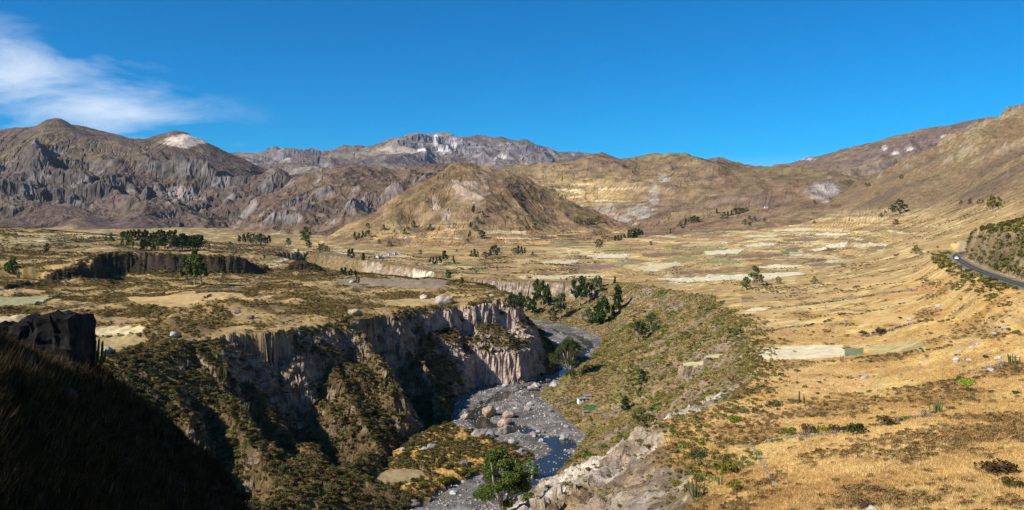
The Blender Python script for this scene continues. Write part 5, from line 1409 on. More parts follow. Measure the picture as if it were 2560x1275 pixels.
tree(1330, 1196, 54, 'open', lin(84, 106, 48), 'small grey-stemmed tree right behind the large bright green tree', detail=1, bark=lin(190, 178, 160))

# ------------------------------------------------------------------ shrubs
BV = [bush_mesh('shrub', 900+i, 150, .105, 9, .75) for i in range(4)]
BVH = [bush_mesh('shrub_dense', 930+i, 620, .055, 14, .8) for i in range(3)]
def shrub(u, v, wpx, tint, label, group=None, me=None, hk=1.0, ymin=55, name='shrub'):
    p = hit_all(u, v, ymin)
    if p is None or p[1] > 1300: return None
    w = max(wpx*p[1]/F, 0.3)
    return place(name, me or random.choice(BVH), (p[0], p[1], p[2]-.05*w), (w, w, w*hk), random.uniform(0, 6.28), tint, label, 'shrub', group)
YG = lin(150, 146, 46); GB = lin(104, 116, 40); DB = lin(92, 82, 46); DG = lin(62, 70, 36); BG = lin(120, 140, 44); DEAD = lin(112, 92, 70)
SOURCE_B = []
for k, (u, v, w, tn, lb) in enumerate([
    (2140, 1090, 66, DG, 'dark green rounded shrub on the long stone wall, largest of the hedge'),
    (1972, 1092, 44, GB, 'bright green shrub at the left end of the wall hedge'),
    (2064, 1086, 40, YG, 'yellow-flowering shrub in the wall hedge'),
    (2092, 1086, 46, DB, 'brown shrub between the yellow and the dark green ones'),
    (2215, 1065, 54, DB, 'wide brown shrub right of the dark green one in the hedge'),
    (2020, 1086, 50, DEAD, 'grey-brown dry shrub between the two green ones on the wall'),
    (2415, 966, 38, lin(150, 172, 40), 'vivid lime-green shrub alone on the golden slope'),
    (2440, 950, 22, DEAD, 'grey dead shrub behind the vivid lime-green one'),
    (1835, 1058, 40, lin(110, 132, 34), 'neat green dome shrub on the golden bench'),
    (1935, 1020, 44, OLV, 'olive shrub alone at the edge of the golden bench'),
    (2490, 1190, 100, lin(84, 66, 44), 'huge dark brown thicket with bare twigs at the right edge'),
    (2530, 1225, 70, lin(92, 84, 40), 'brown-green thicket just below the huge dark one'),
    (2440, 1250, 26, lin(72, 120, 50), 'small fresh green plant near the bottom edge beside a pale stone'),
    (2165, 1280, 60, DEAD, 'grey rounded dry shrub at the bottom edge'),
    (2200, 838, 34, lin(80, 66, 46), 'dark bare-twigged shrub on the low wall below the mound'),
    (2158, 840, 30, OLV, 'olive shrub left of the bare-twigged one'),
    (1815, 1190, 76, lin(118, 112, 44), 'large olive-yellow shrub on the slope above the white bluff'),
    (1840, 1230, 60, lin(122, 112, 46), 'olive-yellow shrub below the largest one above the bluff'),
    (1740, 1150, 56, lin(80, 88, 56), 'dark prickly shrub tree at the brow of the white bluff'),
    (1690, 1215, 34, lin(140, 130, 44), 'yellow-green shrub in the middle of the tan hollow'),
    (1610, 1068, 70, lin(96, 92, 50), 'wide dark shrub on the slope right above the bluff'),
    (1600, 1110, 26, lin(110, 108, 44), 'round green shrub on the top edge of the white bluff'),
    (1592, 1145, 22, lin(100, 104, 40), 'round green shrub hanging on the upper white bluff'),
    (1470, 1178, 20, lin(120, 112, 50), 'small shrub on the white bluff near its left brow'),
    (1520, 1192, 16, lin(104, 100, 48), 'small dark shrub in the middle of the white bluff'),
    (1432, 1222, 26, lin(112, 108, 44), 'green shrub low on the left of the white bluff'),
    (1412, 1240, 20, lin(104, 96, 44), 'dark shrub just below the green one on the bluff'),
    (1523, 1228, 18, lin(104, 102, 42), 'lower dark shrub in the middle of the white bluff'),
    (1510, 1252, 18, lin(110, 106, 40), 'shrub near the bottom of the white bluff'),
    (1548, 1270, 20, lin(104, 100, 42), 'shrub at the very bottom of the white bluff'),
    (1370, 1222, 20, lin(96, 88, 50), 'brown shrub on the left nose of the bluff'),
    (345, 714, 22, lin(84, 92, 44), 'lone green bush on the plateau below the dark cliffs'),
    (275, 708, 24, lin(70, 82, 42), 'green bush in front of the tallest dark cliff'),
]):
    o = shrub(u, v, w, tn, lb, me=BVH[k % 3], hk=random.uniform(.75, 1.0))
    if o and len(SOURCE_B) < 3: SOURCE_B.append(o)
def zone(n, poly, cols, label, group, s0, s1, meshes, cond=None, names='shrub'):
    made = 0; tries = 0; pl = np.array(poly, float)
    x0, y0 = pl.min(0); x1, y1 = pl.max(0)
    while made < n and tries < n*30:
        tries += 1
        u, v = random.uniform(x0, x1), random.uniform(y0, y1)
        if not inpoly(np.array([u]), np.array([v]), pl)[0]: continue
        p = hit_all(u, v, 55)
        if p is None or p[1] > 1200: continue
        if cond and not cond(p): continue
        w = random.uniform(s0, s1)
        tn = np.array(random.choice(cols))*random.uniform(.8, 1.2)
        q = (w-s0)/(s1-s0)
        swd = 'big' if q > .66 else 'medium' if q > .33 else 'small'
        cwd = 'yellowish' if tn[0] > 1.02*tn[1] and tn[0] > .13 else 'green' if tn[1] > 1.12*tn[0] else 'brownish' if tn[0] > 1.12*tn[1] else 'olive'
        fu, fv = (u-x0)/(x1-x0), (v-y0)/(y1-y0)
        hv_ = 'upper' if fv < .4 else 'lower' if fv > .7 else 'middle'
        hu_ = 'left' if fu < .4 else 'right' if fu > .7 else 'centre'
        place(names, random.choice(meshes), (p[0], p[1], p[2]-.06*w), (w, w*random.uniform(.8, 1.2), w*random.uniform(.7, 1.05)), random.uniform(0, 6.28), tn, '%s %s shrub %s, %s %s' % (swd, cwd, label, hv_, hu_), 'shrub', group)
        made += 1
def off_bed(p): return not T.at(bedm, p[0], p[1]) and T.at(roadm, p[0], p[1]) < .1
def on_bed(p): return bool(T.at(bedm, p[0], p[1]))
DKS = [lin(70, 70, 36), lin(84, 80, 44), lin(98, 84, 48), lin(60, 64, 32)]
zone(60, [(330, 900), (700, 860), (900, 1000), (940, 1180), (900, 1270), (560, 1150)], DKS, 'on the canyon slope by the shaded hillside', 'shrubs on the near canyon slope', 2.0, 3.6, BVH, off_bed)
zone(40, [(700, 830), (1250, 750), (1330, 860), (1100, 1010), (900, 1020)], DKS, 'among the gullies of the canyon wall', 'shrubs among the gullies', 1.8, 3.4, BVH, off_bed)
zone(14, [(1090, 950), (1160, 960), (1130, 1020), (1090, 1010)], [lin(66, 78, 34), lin(84, 92, 40)], 'in the corner below the pale river wall', 'green shrubs at the foot of the pale wall', 3.0, 5.0, BVH, off_bed)
zone(26, [(1020, 1240), (1090, 1200), (1190, 1160), (1330, 1150), (1310, 1185), (1180, 1195)], [lin(80, 92, 38), lin(120, 122, 46), lin(60, 72, 34)], 'between the dry channel and golden terrace', 'shrubs by the dry channel', 1.8, 3.6, BVH, off_bed)
zone(50, [(1340, 980), (1480, 860), (1850, 760), (1880, 900), (1700, 1040), (1480, 1100), (1400, 1020)], [lin(112, 108, 50), lin(96, 110, 40), lin(128, 120, 54), lin(84, 96, 44)], 'on the sunny canyon side', 'shrubs on the sunny canyon side', 1.4, 2.8, BVH, off_bed)
zone(16, [(1580, 1000), (1690, 880), (1720, 910), (1640, 1010), (1560, 1060)], [lin(118, 130, 40), lin(140, 140, 44), lin(92, 118, 40)], 'in the bright hedge line above the hut', 'bright green hedge line', 1.4, 2.6, BVH, off_bed)
zone(34, [(1880, 740), (2380, 680), (2560, 800), (2560, 1000), (2100, 1010), (1900, 960)], [lin(98, 96, 48), lin(108, 92, 56), lin(84, 86, 42)], 'on the golden benches', 'shrubs on the golden benches', 1.0, 2.0, BVH, off_bed)
zone(30, [(2300, 640), (2380, 600), (2560, 520), (2560, 690), (2440, 668)], [lin(84, 92, 38), lin(100, 104, 40), lin(120, 116, 48)], 'on the rocks beside the road', 'shrubs on the roadside rocks', 1.6, 3.2, BVH, off_bed)

# ------------------------------------------------------------------ cacti
CV = [cactus_mesh('cactus', 70+i, n, 1.0, s) for i, (n, s) in enumerate([(9, .34), (5, .2), (14, .45), (3, .12)])]
CG = lin(92, 98, 58)
for k, (u, v, hpx, m_, lb) in enumerate([
    (2338, 1034, 36, 2, 'candelabra cactus clump at the right end of the wall hedge'), (2535, 916, 34, 2, 'candelabra cactus by the stony bank at the right edge'),
    (2000, 1010, 44, 3, 'tall thin cactus alone on the golden bench'), (2008, 1010, 30, 1, 'shorter cactus beside the tall thin one'),
    (2046, 1092, 40, 3, 'single post-like cactus in the wall hedge'), (1850, 1178, 54, 1, 'pale columnar cactus right of the largest olive-yellow shrub'),
    (1802, 1215, 40, 1, 'pale dry cactus below the olive-yellow shrub'), (1745, 1245, 50, 2, 'dark many-armed cactus above the tan hollow'),
    (540, 900, 52, 1, 'tall cactus on the shoulder above the first gully'), (556, 950, 46, 2, 'cactus cluster below the tall one on the shoulder'),
    (520, 985, 36, 1, 'pair of cactus stems left of the cactus cluster'), (620, 960, 30, 1, 'short cactus stems near the top of the second gully'),
    (500, 1030, 34, 2, 'cactus cluster in the brush near the shaded hillside'), (610, 1030, 34, 2, 'cactus cluster between two gullies'),
    (905, 1105, 34, 1, 'cactus stems at the mouth of the great gully'), (700, 1180, 30, 2, 'cactus cluster low on the near canyon slope'),
    (1420, 1010, 22, 1, 'small cactus on the river bank'), (830, 1230, 36, 2, 'cactus cluster close to the bottom edge'), (2105, 905, 22, 1, 'small cactus beside the green plot')]):
    p = hit_all(u, v, 55)
    if p is None: continue
    h = hpx*p[1]/F*(.7 if u < 1000 else .9)
    place('cactus', CV[m_], (p[0], p[1], p[2]-.05), h, random.uniform(0, 6.28), CG*random.uniform(.8, 1.2), lb, 'cactus')
# ------------------------------------------------------------------ rocks
RV = [rock_mesh('boulder', 300+i, 3, .72+.1*(i % 3), .5) for i in range(6)]
RS = [rock_mesh('stone', 330+i, 1, .7, .4) for i in range(4)]
RGREY = lin(168, 162, 156); RTAN = lin(168, 146, 124); RDK = lin(118, 108, 102); RWH = lin(178, 170, 160)
def boulder(u, v, wpx, tint, label, hk=1.0, ymin=55, name='boulder', group=None):
    p = hit_all(u, v, ymin)
    if p is None: return
    w = wpx*p[1]/F*1.12
    place(name, random.choice(RV), (p[0], p[1]+w*.3, p[2]-.08*w), (w, w*random.uniform(.8, 1.1), w*hk), random.uniform(0, 6.28), tint, label, 'boulder', group)
for a in [
    (1222, 1046, 32, RTAN, 'largest tan boulder standing in the middle of the river bed', 1.25), (1163, 1048, 26, lin(176, 156, 136), 'rounded tan boulder left of the largest one'),
    (1272, 1046, 28, RTAN, 'white-streaked boulder right of the largest one'), (1262, 1068, 34, lin(178, 152, 132), 'flat pinkish boulder at the edge of the brown pool'),
    (1262, 1086, 34, lin(160, 146, 130), 'broad grey boulder under the flat pinkish one'), (1195, 1090, 30, lin(150, 138, 126), 'wide grey boulder below the brown pool'),
    (1226, 1096, 30, lin(146, 138, 128), 'round grey boulder between the two wide ones'), (1335, 1090, 22, lin(140, 130, 122), 'dark grey boulder at the head of the blue pool'),
    (1412, 1100, 24, RGREY, 'grey boulder beside the blue pool under the bank'), (1330, 978, 22, lin(158, 142, 134), 'pink boulder at the upper rapids'),
    (1340, 970, 26, RGREY, 'pale boulder above the pink one at the rapids'), (1388, 966, 24, RGREY, 'smooth pale boulder by the upper blue pool'),
    (1300, 1135, 26, lin(150, 142, 136), 'grey boulder near the lower blue pool'), (1280, 1112, 24, RGREY, 'light grey boulder on the near shore of the bed'),
    (1325, 1015, 20, RGREY, 'grey boulder in the mid gravel bar'), (1060, 1125, 16, RWH, 'white-topped boulder on the golden terrace'),
    (1078, 1122, 20, lin(150, 146, 138), 'grey boulder right of the white-topped one'), (1005, 1128, 14, RGREY, 'small boulder on the left of the golden terrace'),
    (1160, 1165, 22, RDK, 'dark boulder in the bushes below the golden terrace'), (1035, 1262, 26, RDK, 'dark boulder at the edge of the dry channel'),
    (432, 842, 26, RWH, 'pale grey boulder on the brushy plateau shoulder'), (255, 888, 34, lin(176, 164, 140), 'weathered tan boulder just past the cactus silhouettes'),
    (1108, 762, 40, lin(186, 172, 150), 'big pale boulder on the rim of the plateau'), (880, 708, 16, RWH, 'pale boulder at the back of the fallow field'),
    (592, 785, 22, RDK, 'dark grey rock on the brushy knoll'), (625, 798, 18, RDK, 'smaller dark rock right of the knoll rock'), (1060, 748, 24, lin(190, 178, 160), 'flat pale rock left of the big rim boulder'),
    (885, 790, 30, lin(170, 158, 136), 'flat pale rock lying at the canyon edge'), (1230, 742, 14, RWH, 'small white rock at the plateau point'),
    (2402, 882, 14, RWH, 'white rock at the left of the rocky strip on the slope'), (2432, 872, 15, RWH, 'white rock in the middle of the rocky strip'), (2446, 862, 11, RWH, 'small white rock at the top of the rocky strip'),
    (2396, 905, 20, lin(200, 192, 180), 'broad flat pale rock under the rocky strip'), (2425, 902, 13, RWH, 'pale rock beside the broad flat one'), (2489, 838, 12, RWH, 'white rock near the dark bush at the right'),
    (2515, 825, 15, RWH, 'white rock above the dark bush at the right'), (2348, 768, 14, RWH, 'white rock on the brown slope below the road'), (2326, 770, 10, RWH, 'small white rock left of the one below the road'),
    (2600, 850, 30, RWH, 'white rock beside the picture edge below the road'), (2480, 928, 18, lin(176, 170, 164), 'grey slab on the low wall at the right'), (2500, 900, 20, lin(190, 182, 172), 'pale slab at the foot of the stony bank'),
    (2278, 802, 16, RWH, 'white rock at the end of the golden field'), (2163, 948, 18, RGREY, 'grey standing stone with a dark shadow on the golden bench'), (2231, 1146, 16, lin(168, 168, 170), 'lone grey stone in the near golden grass'),
    (2187, 1282, 30, lin(190, 180, 164), 'pale stone at the bottom edge beside the fresh plant'), (2240, 640, 10, RDK, 'dark stone left of the tree near the road bend'), (2306, 637, 12, RDK, 'dark pointed rock right of the tree near the road bend'),
    (750, 1075, 16, lin(186, 164, 138), 'pale rock at the foot of the middle rib'), (760, 965, 26, lin(170, 148, 130), 'tan rock knob hanging over the great gully')]:
    boulder(*a[:5], hk=a[5] if len(a) > 5 else .85)
# the largest of the loose river stones, one by one
made = 0; spots = []
bed_rows = np.nonzero((T.Y > 235) & (T.Y < 720))[0]
jj, ii = np.nonzero(bedm[bed_rows][:, :]); jj = bed_rows[jj]
inview = (T.U[ii] > 900) & (T.U[ii] < 1560) & (T.V[jj, ii] > 805) & (T.V[jj, ii] < 1280)
jj, ii = jj[inview], ii[inview]
wgt = (X[jj, ii]*0+1); sel = rng.choice(len(jj), 3000, replace=False)
big = []
for s in sel:
    x, y = X[jj[s], ii[s]], Y[jj[s], ii[s]]
    w = 0.9*(1-rng.random())**-0.42*0.9; w = min(w, 3.2)
    if any((x-a)**2+(y-b)**2 < (0.55*(w+c))**2 for a, b, c in big): continue
    big.append((x, y, w))
    if len(big) >= 247: break
for x, y, w in big:
    tn = np.array(random.choice([RGREY, RGREY, lin(150, 144, 138), lin(184, 178, 170), lin(162, 148, 134), lin(134, 126, 118)]))
    z = float(T.zat(x, y)); bv = HV-z*F/y; bu = 1280+x*F/y
    cwd = 'tan' if tn[0] > 1.35*tn[2] else ('pale grey' if tn.mean() > .42 else ('dark grey' if tn.mean() < .25 else 'mid-grey'))
    swd = 'large' if w > 1.7 else ('middling' if w > 1.15 else 'small')
    wh = ('in the upper reach beyond the big bank tree' if bv < 880 else 'at the rapids by the big bank tree' if bv < 965 else 'in the dry channel at the bottom' if bv > 1190 else ('on the left shore of the bed under the wall' if bu < 1180 else 'around the largest tan boulder' if bu < 1300 and bv < 1080 else 'on the gravel bar under the hut' if bv < 1080 else 'around the blue pools'))
    place('boulder', random.choice(RV), (x, y, z-.12*w), (w, w*random.uniform(.7, 1.1), w*random.uniform(.7, 1.0)), random.uniform(0, 6.28), tn, '%s %s boulder %s' % (swd, cwd, wh), 'boulder', 'loose boulders of the river bed')

# ------------------------------------------------------------------ uncountable cover
def sample(n, yr, ur, wfun, power=1.0):
    """random ground points over a fan, thinned by a weight"""
    m_ = int(n*1)
    y = np.sqrt(rng.uniform(yr[0]**2, yr[1]**2, m_)) if power == 1 else np.exp(rng.uniform(math.log(yr[0]), math.log(yr[1]), m_))
    u = rng.uniform(ur[0], ur[1], m_)
    x = (u-1280)*y/F
    w = wfun(x, y, u)
    k = rng.random(m_) < w
    x, y = x[k], y[k]
    return np.c_[x, y, T.zat(x, y)]
def cover(name, label, cat, src, pts, s0, s1, cols, hk=(0.7, 1.1), jit=.22, sink=.06, tiltv=.0, power=1.6, bright=1.35):
    n = len(pts)
    s = s0+(s1-s0)*rng.random(n)**power
    scl = np.c_[s, s*rng.uniform(.8, 1.2, n), s*rng.uniform(hk[0], hk[1], n)]
    rot = np.c_[rng.normal(0, tiltv+1e-6, n), rng.normal(0, tiltv+1e-6, n), rng.uniform(0, 6.28, n)]
    cols = np.array(cols); c = cols[rng.integers(0, len(cols), n)]
    c = c*bright*(1+rng.normal(0, jit, n))[:, None].clip(.4, 1.8)
    p = pts.copy(); p[:, 2] -= sink*s
    return scatter(name, label, cat, src, p, scl, rot, np.clip(c, 0, 1), rng.integers(0, len(src), n))
slope_at = lambda x, y: T.at(T.slope, x, y)
def clear(x, y): return (T.at(roadm, x, y) < .05)*(~T.at(bedm, x, y))
fieldv = np.zeros(X.shape, bool)
for _, _, mm, _, rg_ in field_masks:
  if rg_ != 2:
    fieldv[:-1, :-1] |= mm; fieldv[1:, 1:] |= mm
notf = lambda x, y: ~T.at(fieldv, x, y)

src_b = [place('shrub', BV[i], (hit_all(u, v, 55)), 1.3, i, tn, lb, 'shrub') for i, (u, v, tn, lb) in enumerate([
    (1000, 800, DB, 'small shrub at the brink of the second gully'), (640, 870, DG, 'small dark shrub at the head of the great gully'), (1700, 990, OLV, 'small olive shrub under the pale terraces'), (2050, 960, DB, 'small brown shrub in the lower golden bench')])]
# canyon brush
def w_can(x, y, u):
    sl = slope_at(x, y); l = T.at(leftm, x, y)
    b = fbm(x/14, y/14, 3, 601)
    return T.at(canyon, x, y)*clear(x, y)*notf(x, y)*np.where(T.at(leftm, x, y)*(T.at(tt, x, y) > .55) > .5, sstep(76, 60, sl), sstep(72, 56, sl))*np.where(l > .5, sstep(-.5, .05, b), .95*sstep(-.55, .1, b))*(1-.88*T.at(nearm, x, y))
P1 = sample(210000, (150, 760), (200, 1950), w_can)
l = T.at(leftm, P1[:, 0], P1[:, 1]) > .5
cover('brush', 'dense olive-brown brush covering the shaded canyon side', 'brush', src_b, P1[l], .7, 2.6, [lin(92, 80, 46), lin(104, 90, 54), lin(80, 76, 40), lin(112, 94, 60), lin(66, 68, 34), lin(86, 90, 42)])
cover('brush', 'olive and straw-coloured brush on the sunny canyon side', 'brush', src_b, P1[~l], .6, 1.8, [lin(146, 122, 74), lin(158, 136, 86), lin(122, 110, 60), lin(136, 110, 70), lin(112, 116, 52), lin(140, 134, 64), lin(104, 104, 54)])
def w_cl(x, y, u):
    return T.at(canyon, x, y)*clear(x, y)*notf(x, y)*(T.at(leftm, x, y) < .5)*(1-T.at(nearm, x, y))*sstep(62, 48, slope_at(x, y))*sstep(.10, .30, fbm(x/17, y/26, 4, 603))*.55
P1b = sample(40000, (180, 760), (1250, 1950), w_cl)
cover('brush', 'green thickets in clumps on the sunny canyon side', 'brush', src_b, P1b, 1.4, 3.6, [lin(86, 96, 42), lin(104, 108, 46), lin(74, 84, 40), lin(122, 122, 52), lin(120, 100, 66)])
# plateau brush
def w_plat(x, y, u):
    b = fbm(x/38, y/38, 5, 114)*.9 + fbm(x/16, y/16, 4, 115)*.7
    return (T.at(canyon, x, y) < .5)*notf(x, y)*np.clip(sstep(-.06, .28, b)+.06, 0, 1)*(slope_at(x, y) < 50)
P2 = sample(170000, (200, 760), (-100, 1260), w_plat)
cover('brush', 'brown and olive brush in patches over the plateau', 'brush', src_b, P2, .6, 2.2, [lin(128, 108, 64), lin(112, 98, 56), lin(142, 118, 72), lin(98, 90, 50)])
P3 = sample(60000, (640, 1400), (-100, 1500), lambda x, y, u: (T.at(canyon, x, y) < .5)*sstep(.0, .3, fbm(x/45, y/60, 4, 124)+.1*(u < 700))*.8)
cover('brush', 'dark far brush dotted over the left rise and the far bank', 'brush', src_b, P3, 1.2, 3.2, [lin(92, 82, 50), lin(78, 76, 44), lin(104, 90, 58)])
P4 = sample(60000, (480, 1500), (1480, 2640), lambda x, y, u: (T.at(canyon, x, y) < .5)*clear(x, y)*notf(x, y)*sstep(.12, .34, fbm(x/50, y/70, 5, 611))*.75 + .03)
cover('brush', 'low dark brush dotted along the terrace edges of the plain', 'brush', src_b, P4, .8, 2.2, [lin(104, 92, 56), lin(88, 84, 48), lin(120, 100, 66)])
PS = sample(60000, (500, 800), (40, 900), lambda x, y, u: (T.at(rockm, x, y) > .02)*.75*(slope_at(x, y) < 62))
cover('brush', 'grey-olive brush overgrowing the dark plateau cliffs', 'brush', src_b, PS, .9, 2.6, [lin(88, 82, 50), lin(76, 72, 44), lin(100, 92, 60)])
# rock wall by the road and slopes above
P5 = sample(26000, (230, 520), (2330, 2760), lambda x, y, u: (T.at(rockm, x, y) > .15)*clear(x, y)*.7*sstep(.0, .25, fbm(x/12, y/12, 3, 612)) + .12*clear(x, y)*(T.zat(x, y) > -24))
cover('brush', 'green-yellow bushes hanging on the rocks above the road', 'brush', src_b, P5, .8, 3.6, [lin(84, 84, 42), lin(96, 90, 46), lin(74, 74, 38), lin(112, 104, 52)])
# dry grass of the benches
gs = [tuft_mesh('grass_tuft', 950+i, 26, .8, .42, .022) for i in range(3)]
src_g = []
for i, (u, v) in enumerate([(2100, 1180), (2300, 1120), (2050, 1250)]):
    src_g.append(place('grass_tuft', gs[i], hit_all(u, v, 55), 0.8, i, STRAW, ['tuft of dry golden grass below the long stone wall', 'tuft of dry golden grass on the slope under the hedge', 'tuft of dry golden grass near the bottom edge'][i], 'grass tuft'))
def w_gr(x, y, u): return (T.at(canyon, x, y) < .5)*clear(x, y)*notf(x, y)*.95
P6 = sample(150000, (52, 330), (1560, 2680), w_gr, power=2)
GC6 = T.at(col, P6[:, 0], P6[:, 1])
n6 = len(P6)
s6 = rng.uniform(.25, .75, n6)*(1+.5*fbm(P6[:, 0]/6, P6[:, 1]/6, 2, 620))
c6 = np.clip(GC6*1.22*(1+rng.normal(0, .13, n6))[:, None], 0, 1)
scatter('dry_grass', 'golden dry grass covering the near benches and slope', 'grass', src_g, P6-np.array([0, 0, .02]), np.c_[s6, s6, s6*rng.uniform(.6, 1.1, n6)], np.c_[np.zeros((n6, 2)), rng.uniform(0, 6.28, n6)], c6, rng.integers(0, 3, n6))
def w_br(x, y, u): return (T.at(canyon, x, y) < .5)*clear(x, y)*notf(x, y)*sstep(.05, .26, fbm(x/13, y/30, 5, 111))*.7+.025*clear(x, y)*notf(x, y)
P7 = sample(55000, (55, 480), (1600, 2680), w_br, power=2)
cover('brush', 'low brown brush in patches over the golden benches', 'brush', src_b, P7, .35, 1.5, [lin(140, 106, 64), lin(122, 94, 58), lin(112, 92, 60), lin(130, 112, 66)], hk=(.6, .95))
# grass and weeds of the shaded hillside
def hsample(n):
    y = np.exp(rng.uniform(math.log(11), math.log(62), n)); u = rng.uniform(-500, 720, n); x = (u-1280)*y/F
    return np.c_[x, y, H.zat(x, y)]
PH = hsample(42000)
nh = len(PH)
sh = rng.uniform(.3, .75, nh)*(1+.6*fbm(PH[:, 0]/3, PH[:, 1]/3, 2, 630))
ch = np.clip(np.where(rng.random(nh)[:, None] < .55, lin(128, 110, 74), lin(92, 82, 52))*0.32*(1+rng.normal(0, .35, nh))[:, None], 0, 1)  # dry grass tints cut down as well, painting in the hillside's shade
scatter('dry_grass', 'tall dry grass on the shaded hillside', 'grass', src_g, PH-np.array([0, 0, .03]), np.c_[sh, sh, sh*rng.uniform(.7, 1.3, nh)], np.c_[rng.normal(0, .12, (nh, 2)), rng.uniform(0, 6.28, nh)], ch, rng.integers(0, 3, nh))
# river gravel and cobbles
src_r = [place('stone', RS[i], hit_all(u, v, 55), .7, i, RGREY, lb, 'stone') for i, (u, v, lb) in enumerate([(1310, 1030, 'small grey stone in the middle of the gravel bar'), (1350, 1050, 'small grey stone near the sunny bank of the bed'), (1170, 1230, 'small grey stone in the dry channel')])]
k = rng.choice(len(jj), min(60000, len(jj)), replace=False)
px_ = X[jj[k], ii[k]]+rng.uniform(-1, 1, len(k))*.6; py_ = Y[jj[k], ii[k]]+rng.uniform(-1, 1, len(k))*.6
kk = rng.random(len(px_)) < np.clip(.10+.9*sstep(-.25, .3, fbm(px_/9, py_/9, 3, 641)), 0, 1)*.62
P8 = np.c_[px_, py_, np.maximum(T.zat(px_, py_), np.where(rng.random(len(px_)) < .35, bedz(py_)-.75, -999))][kk]
cover('river_stones', 'countless grey cobbles and stones of the river bed', 'stones', src_r, P8, .25, 1.25, [lin(160, 154, 148), lin(178, 172, 164), lin(140, 132, 124), lin(190, 184, 176), lin(118, 110, 100), lin(168, 148, 130)], hk=(.6, 1.0), jit=.12, sink=.1, tiltv=.3, power=2.6, bright=1.0)

# hedge lines: bushes and weeds along the field edges and the canyon brow
def hedge(lines, n_per_m, spread):
    out = []
    for ln in lines:
        w = [hit_all(u, v, 55) for u, v in ln]
        w = np.array([p[:2] for p in w if p is not None])
        d = np.hypot(*np.diff(w, axis=0).T); s_ = np.r_[0, np.cumsum(d)]
        n = int(s_[-1]*n_per_m); t_ = rng.uniform(0, s_[-1], n)
        g_ = fbm(t_/11, t_*0+w[0, 0], 3, 650); t_ = t_[g_ > -.12]
        x = np.interp(t_, s_, w[:, 0])+rng.normal(0, spread, len(t_)); y = np.interp(t_, s_, w[:, 1])+rng.normal(0, spread, len(t_))
        out.append(np.c_[x, y, T.zat(x, y)])
    return np.concatenate(out)
PE = hedge([[(1880, 835), (1980, 822), (2080, 800), (2170, 780), (2290, 750), (2390, 715)], [(1960, 765), (2150, 745), (2290, 725)], [(2150, 842), (2250, 820), (2300, 805), (2380, 800)],
            [(1900, 1004), (2000, 1006), (2160, 985), (2300, 965), (2400, 950), (2560, 905)], [(1880, 1105), (2000, 1092), (2110, 1082), (2230, 1062), (2340, 1035), (2450, 1005), (2580, 980)],
            [(1900, 905), (2000, 906), (2150, 896), (2300, 880), (2400, 860), (2560, 830)], [(1940, 722), (2100, 700), (2300, 662)], [(2120, 728), (2200, 712), (2300, 692)], [(1780, 668), (1880, 652), (2000, 648), (2150, 640)],
            [(2300, 700), (2400, 720), (2500, 760), (2580, 790)], [(1850, 1030), (1960, 1045), (2060, 1040), (2160, 1020)]], 2.2, .7)
cover('hedge_brush', 'dark weedy bushes along the terrace walls and field edges', 'brush', src_b, PE, .4, 1.7, [lin(104, 90, 54), lin(88, 84, 46), lin(112, 92, 60), lin(96, 100, 46), lin(120, 104, 84)])
PE2 = hedge([[(1895, 850), (1885, 890), (1898, 940), (1870, 985), (1820, 1030), (1760, 1040), (1690, 1045), (1640, 1070)], [(1850, 790), (1880, 840)], [(1700, 1060), (1720, 1110), (1760, 1160), (1800, 1230)]], 9.0, 4.0)
cover('hedge_brush', 'thick brush along the brow of the canyon below the golden benches', 'brush', src_b, PE2, .6, 2.0, [lin(116, 98, 58), lin(100, 96, 50), lin(128, 106, 66), lin(104, 112, 48)])
# ------------------------------------------------------------------ water
def water_sheet():
    rows_ = np.nonzero((T.Y > 60) & (T.Y < 1010))[0]
    z = bedz(T.YY)-0.62
    G2 = Grid(T.U, T.Y); G2.Z = z; G2.V = T.V; 
    low = (T.Z < z+0.25) & bedm
    mm = low[:-1, :-1] | low[1:, :-1] | low[:-1, 1:] | low[1:, 1:]
    m, nt = new_mat('river_water')
    bs = nn(nt, 'ShaderNodeBsdfPrincipled'); bs.inputs['Base Color'].default_value = (0.03, 0.03, 0.024, 1)
    bs.inputs['Roughness'].default_value = 0.16; bs.inputs['Specular IOR Level'].default_value = 0.6; bs.inputs['IOR'].default_value = 1.33
    tcn = nn(nt, 'ShaderNodeTexCoord'); nz = nn(nt, 'ShaderNodeTexNoise'); nz.inputs['Scale'].default_value = 1.4; nz.inputs['Detail'].default_value = 4
    nt.links.new(tcn.outputs['Object'], nz.inputs['Vector'])
    bp = nn(nt, 'ShaderNodeBump'); bp.inputs['Strength'].default_value = 0.35; bp.inputs['Distance'].default_value = 0.12
    nt.links.new(nz.outputs['Fac'], bp.inputs['Height']); nt.links.new(bp.outputs[0], bs.inputs['Normal'])
    o = nn(nt, 'ShaderNodeOutputMaterial'); nt.links.new(bs.outputs[0], o.inputs['Surface'])
    ob = G2.mesh('river_water', m, None, mm)
    ob['label'] = 'shallow blue-brown river water in pools among the stones'; ob['category'] = 'water'
water_sheet()

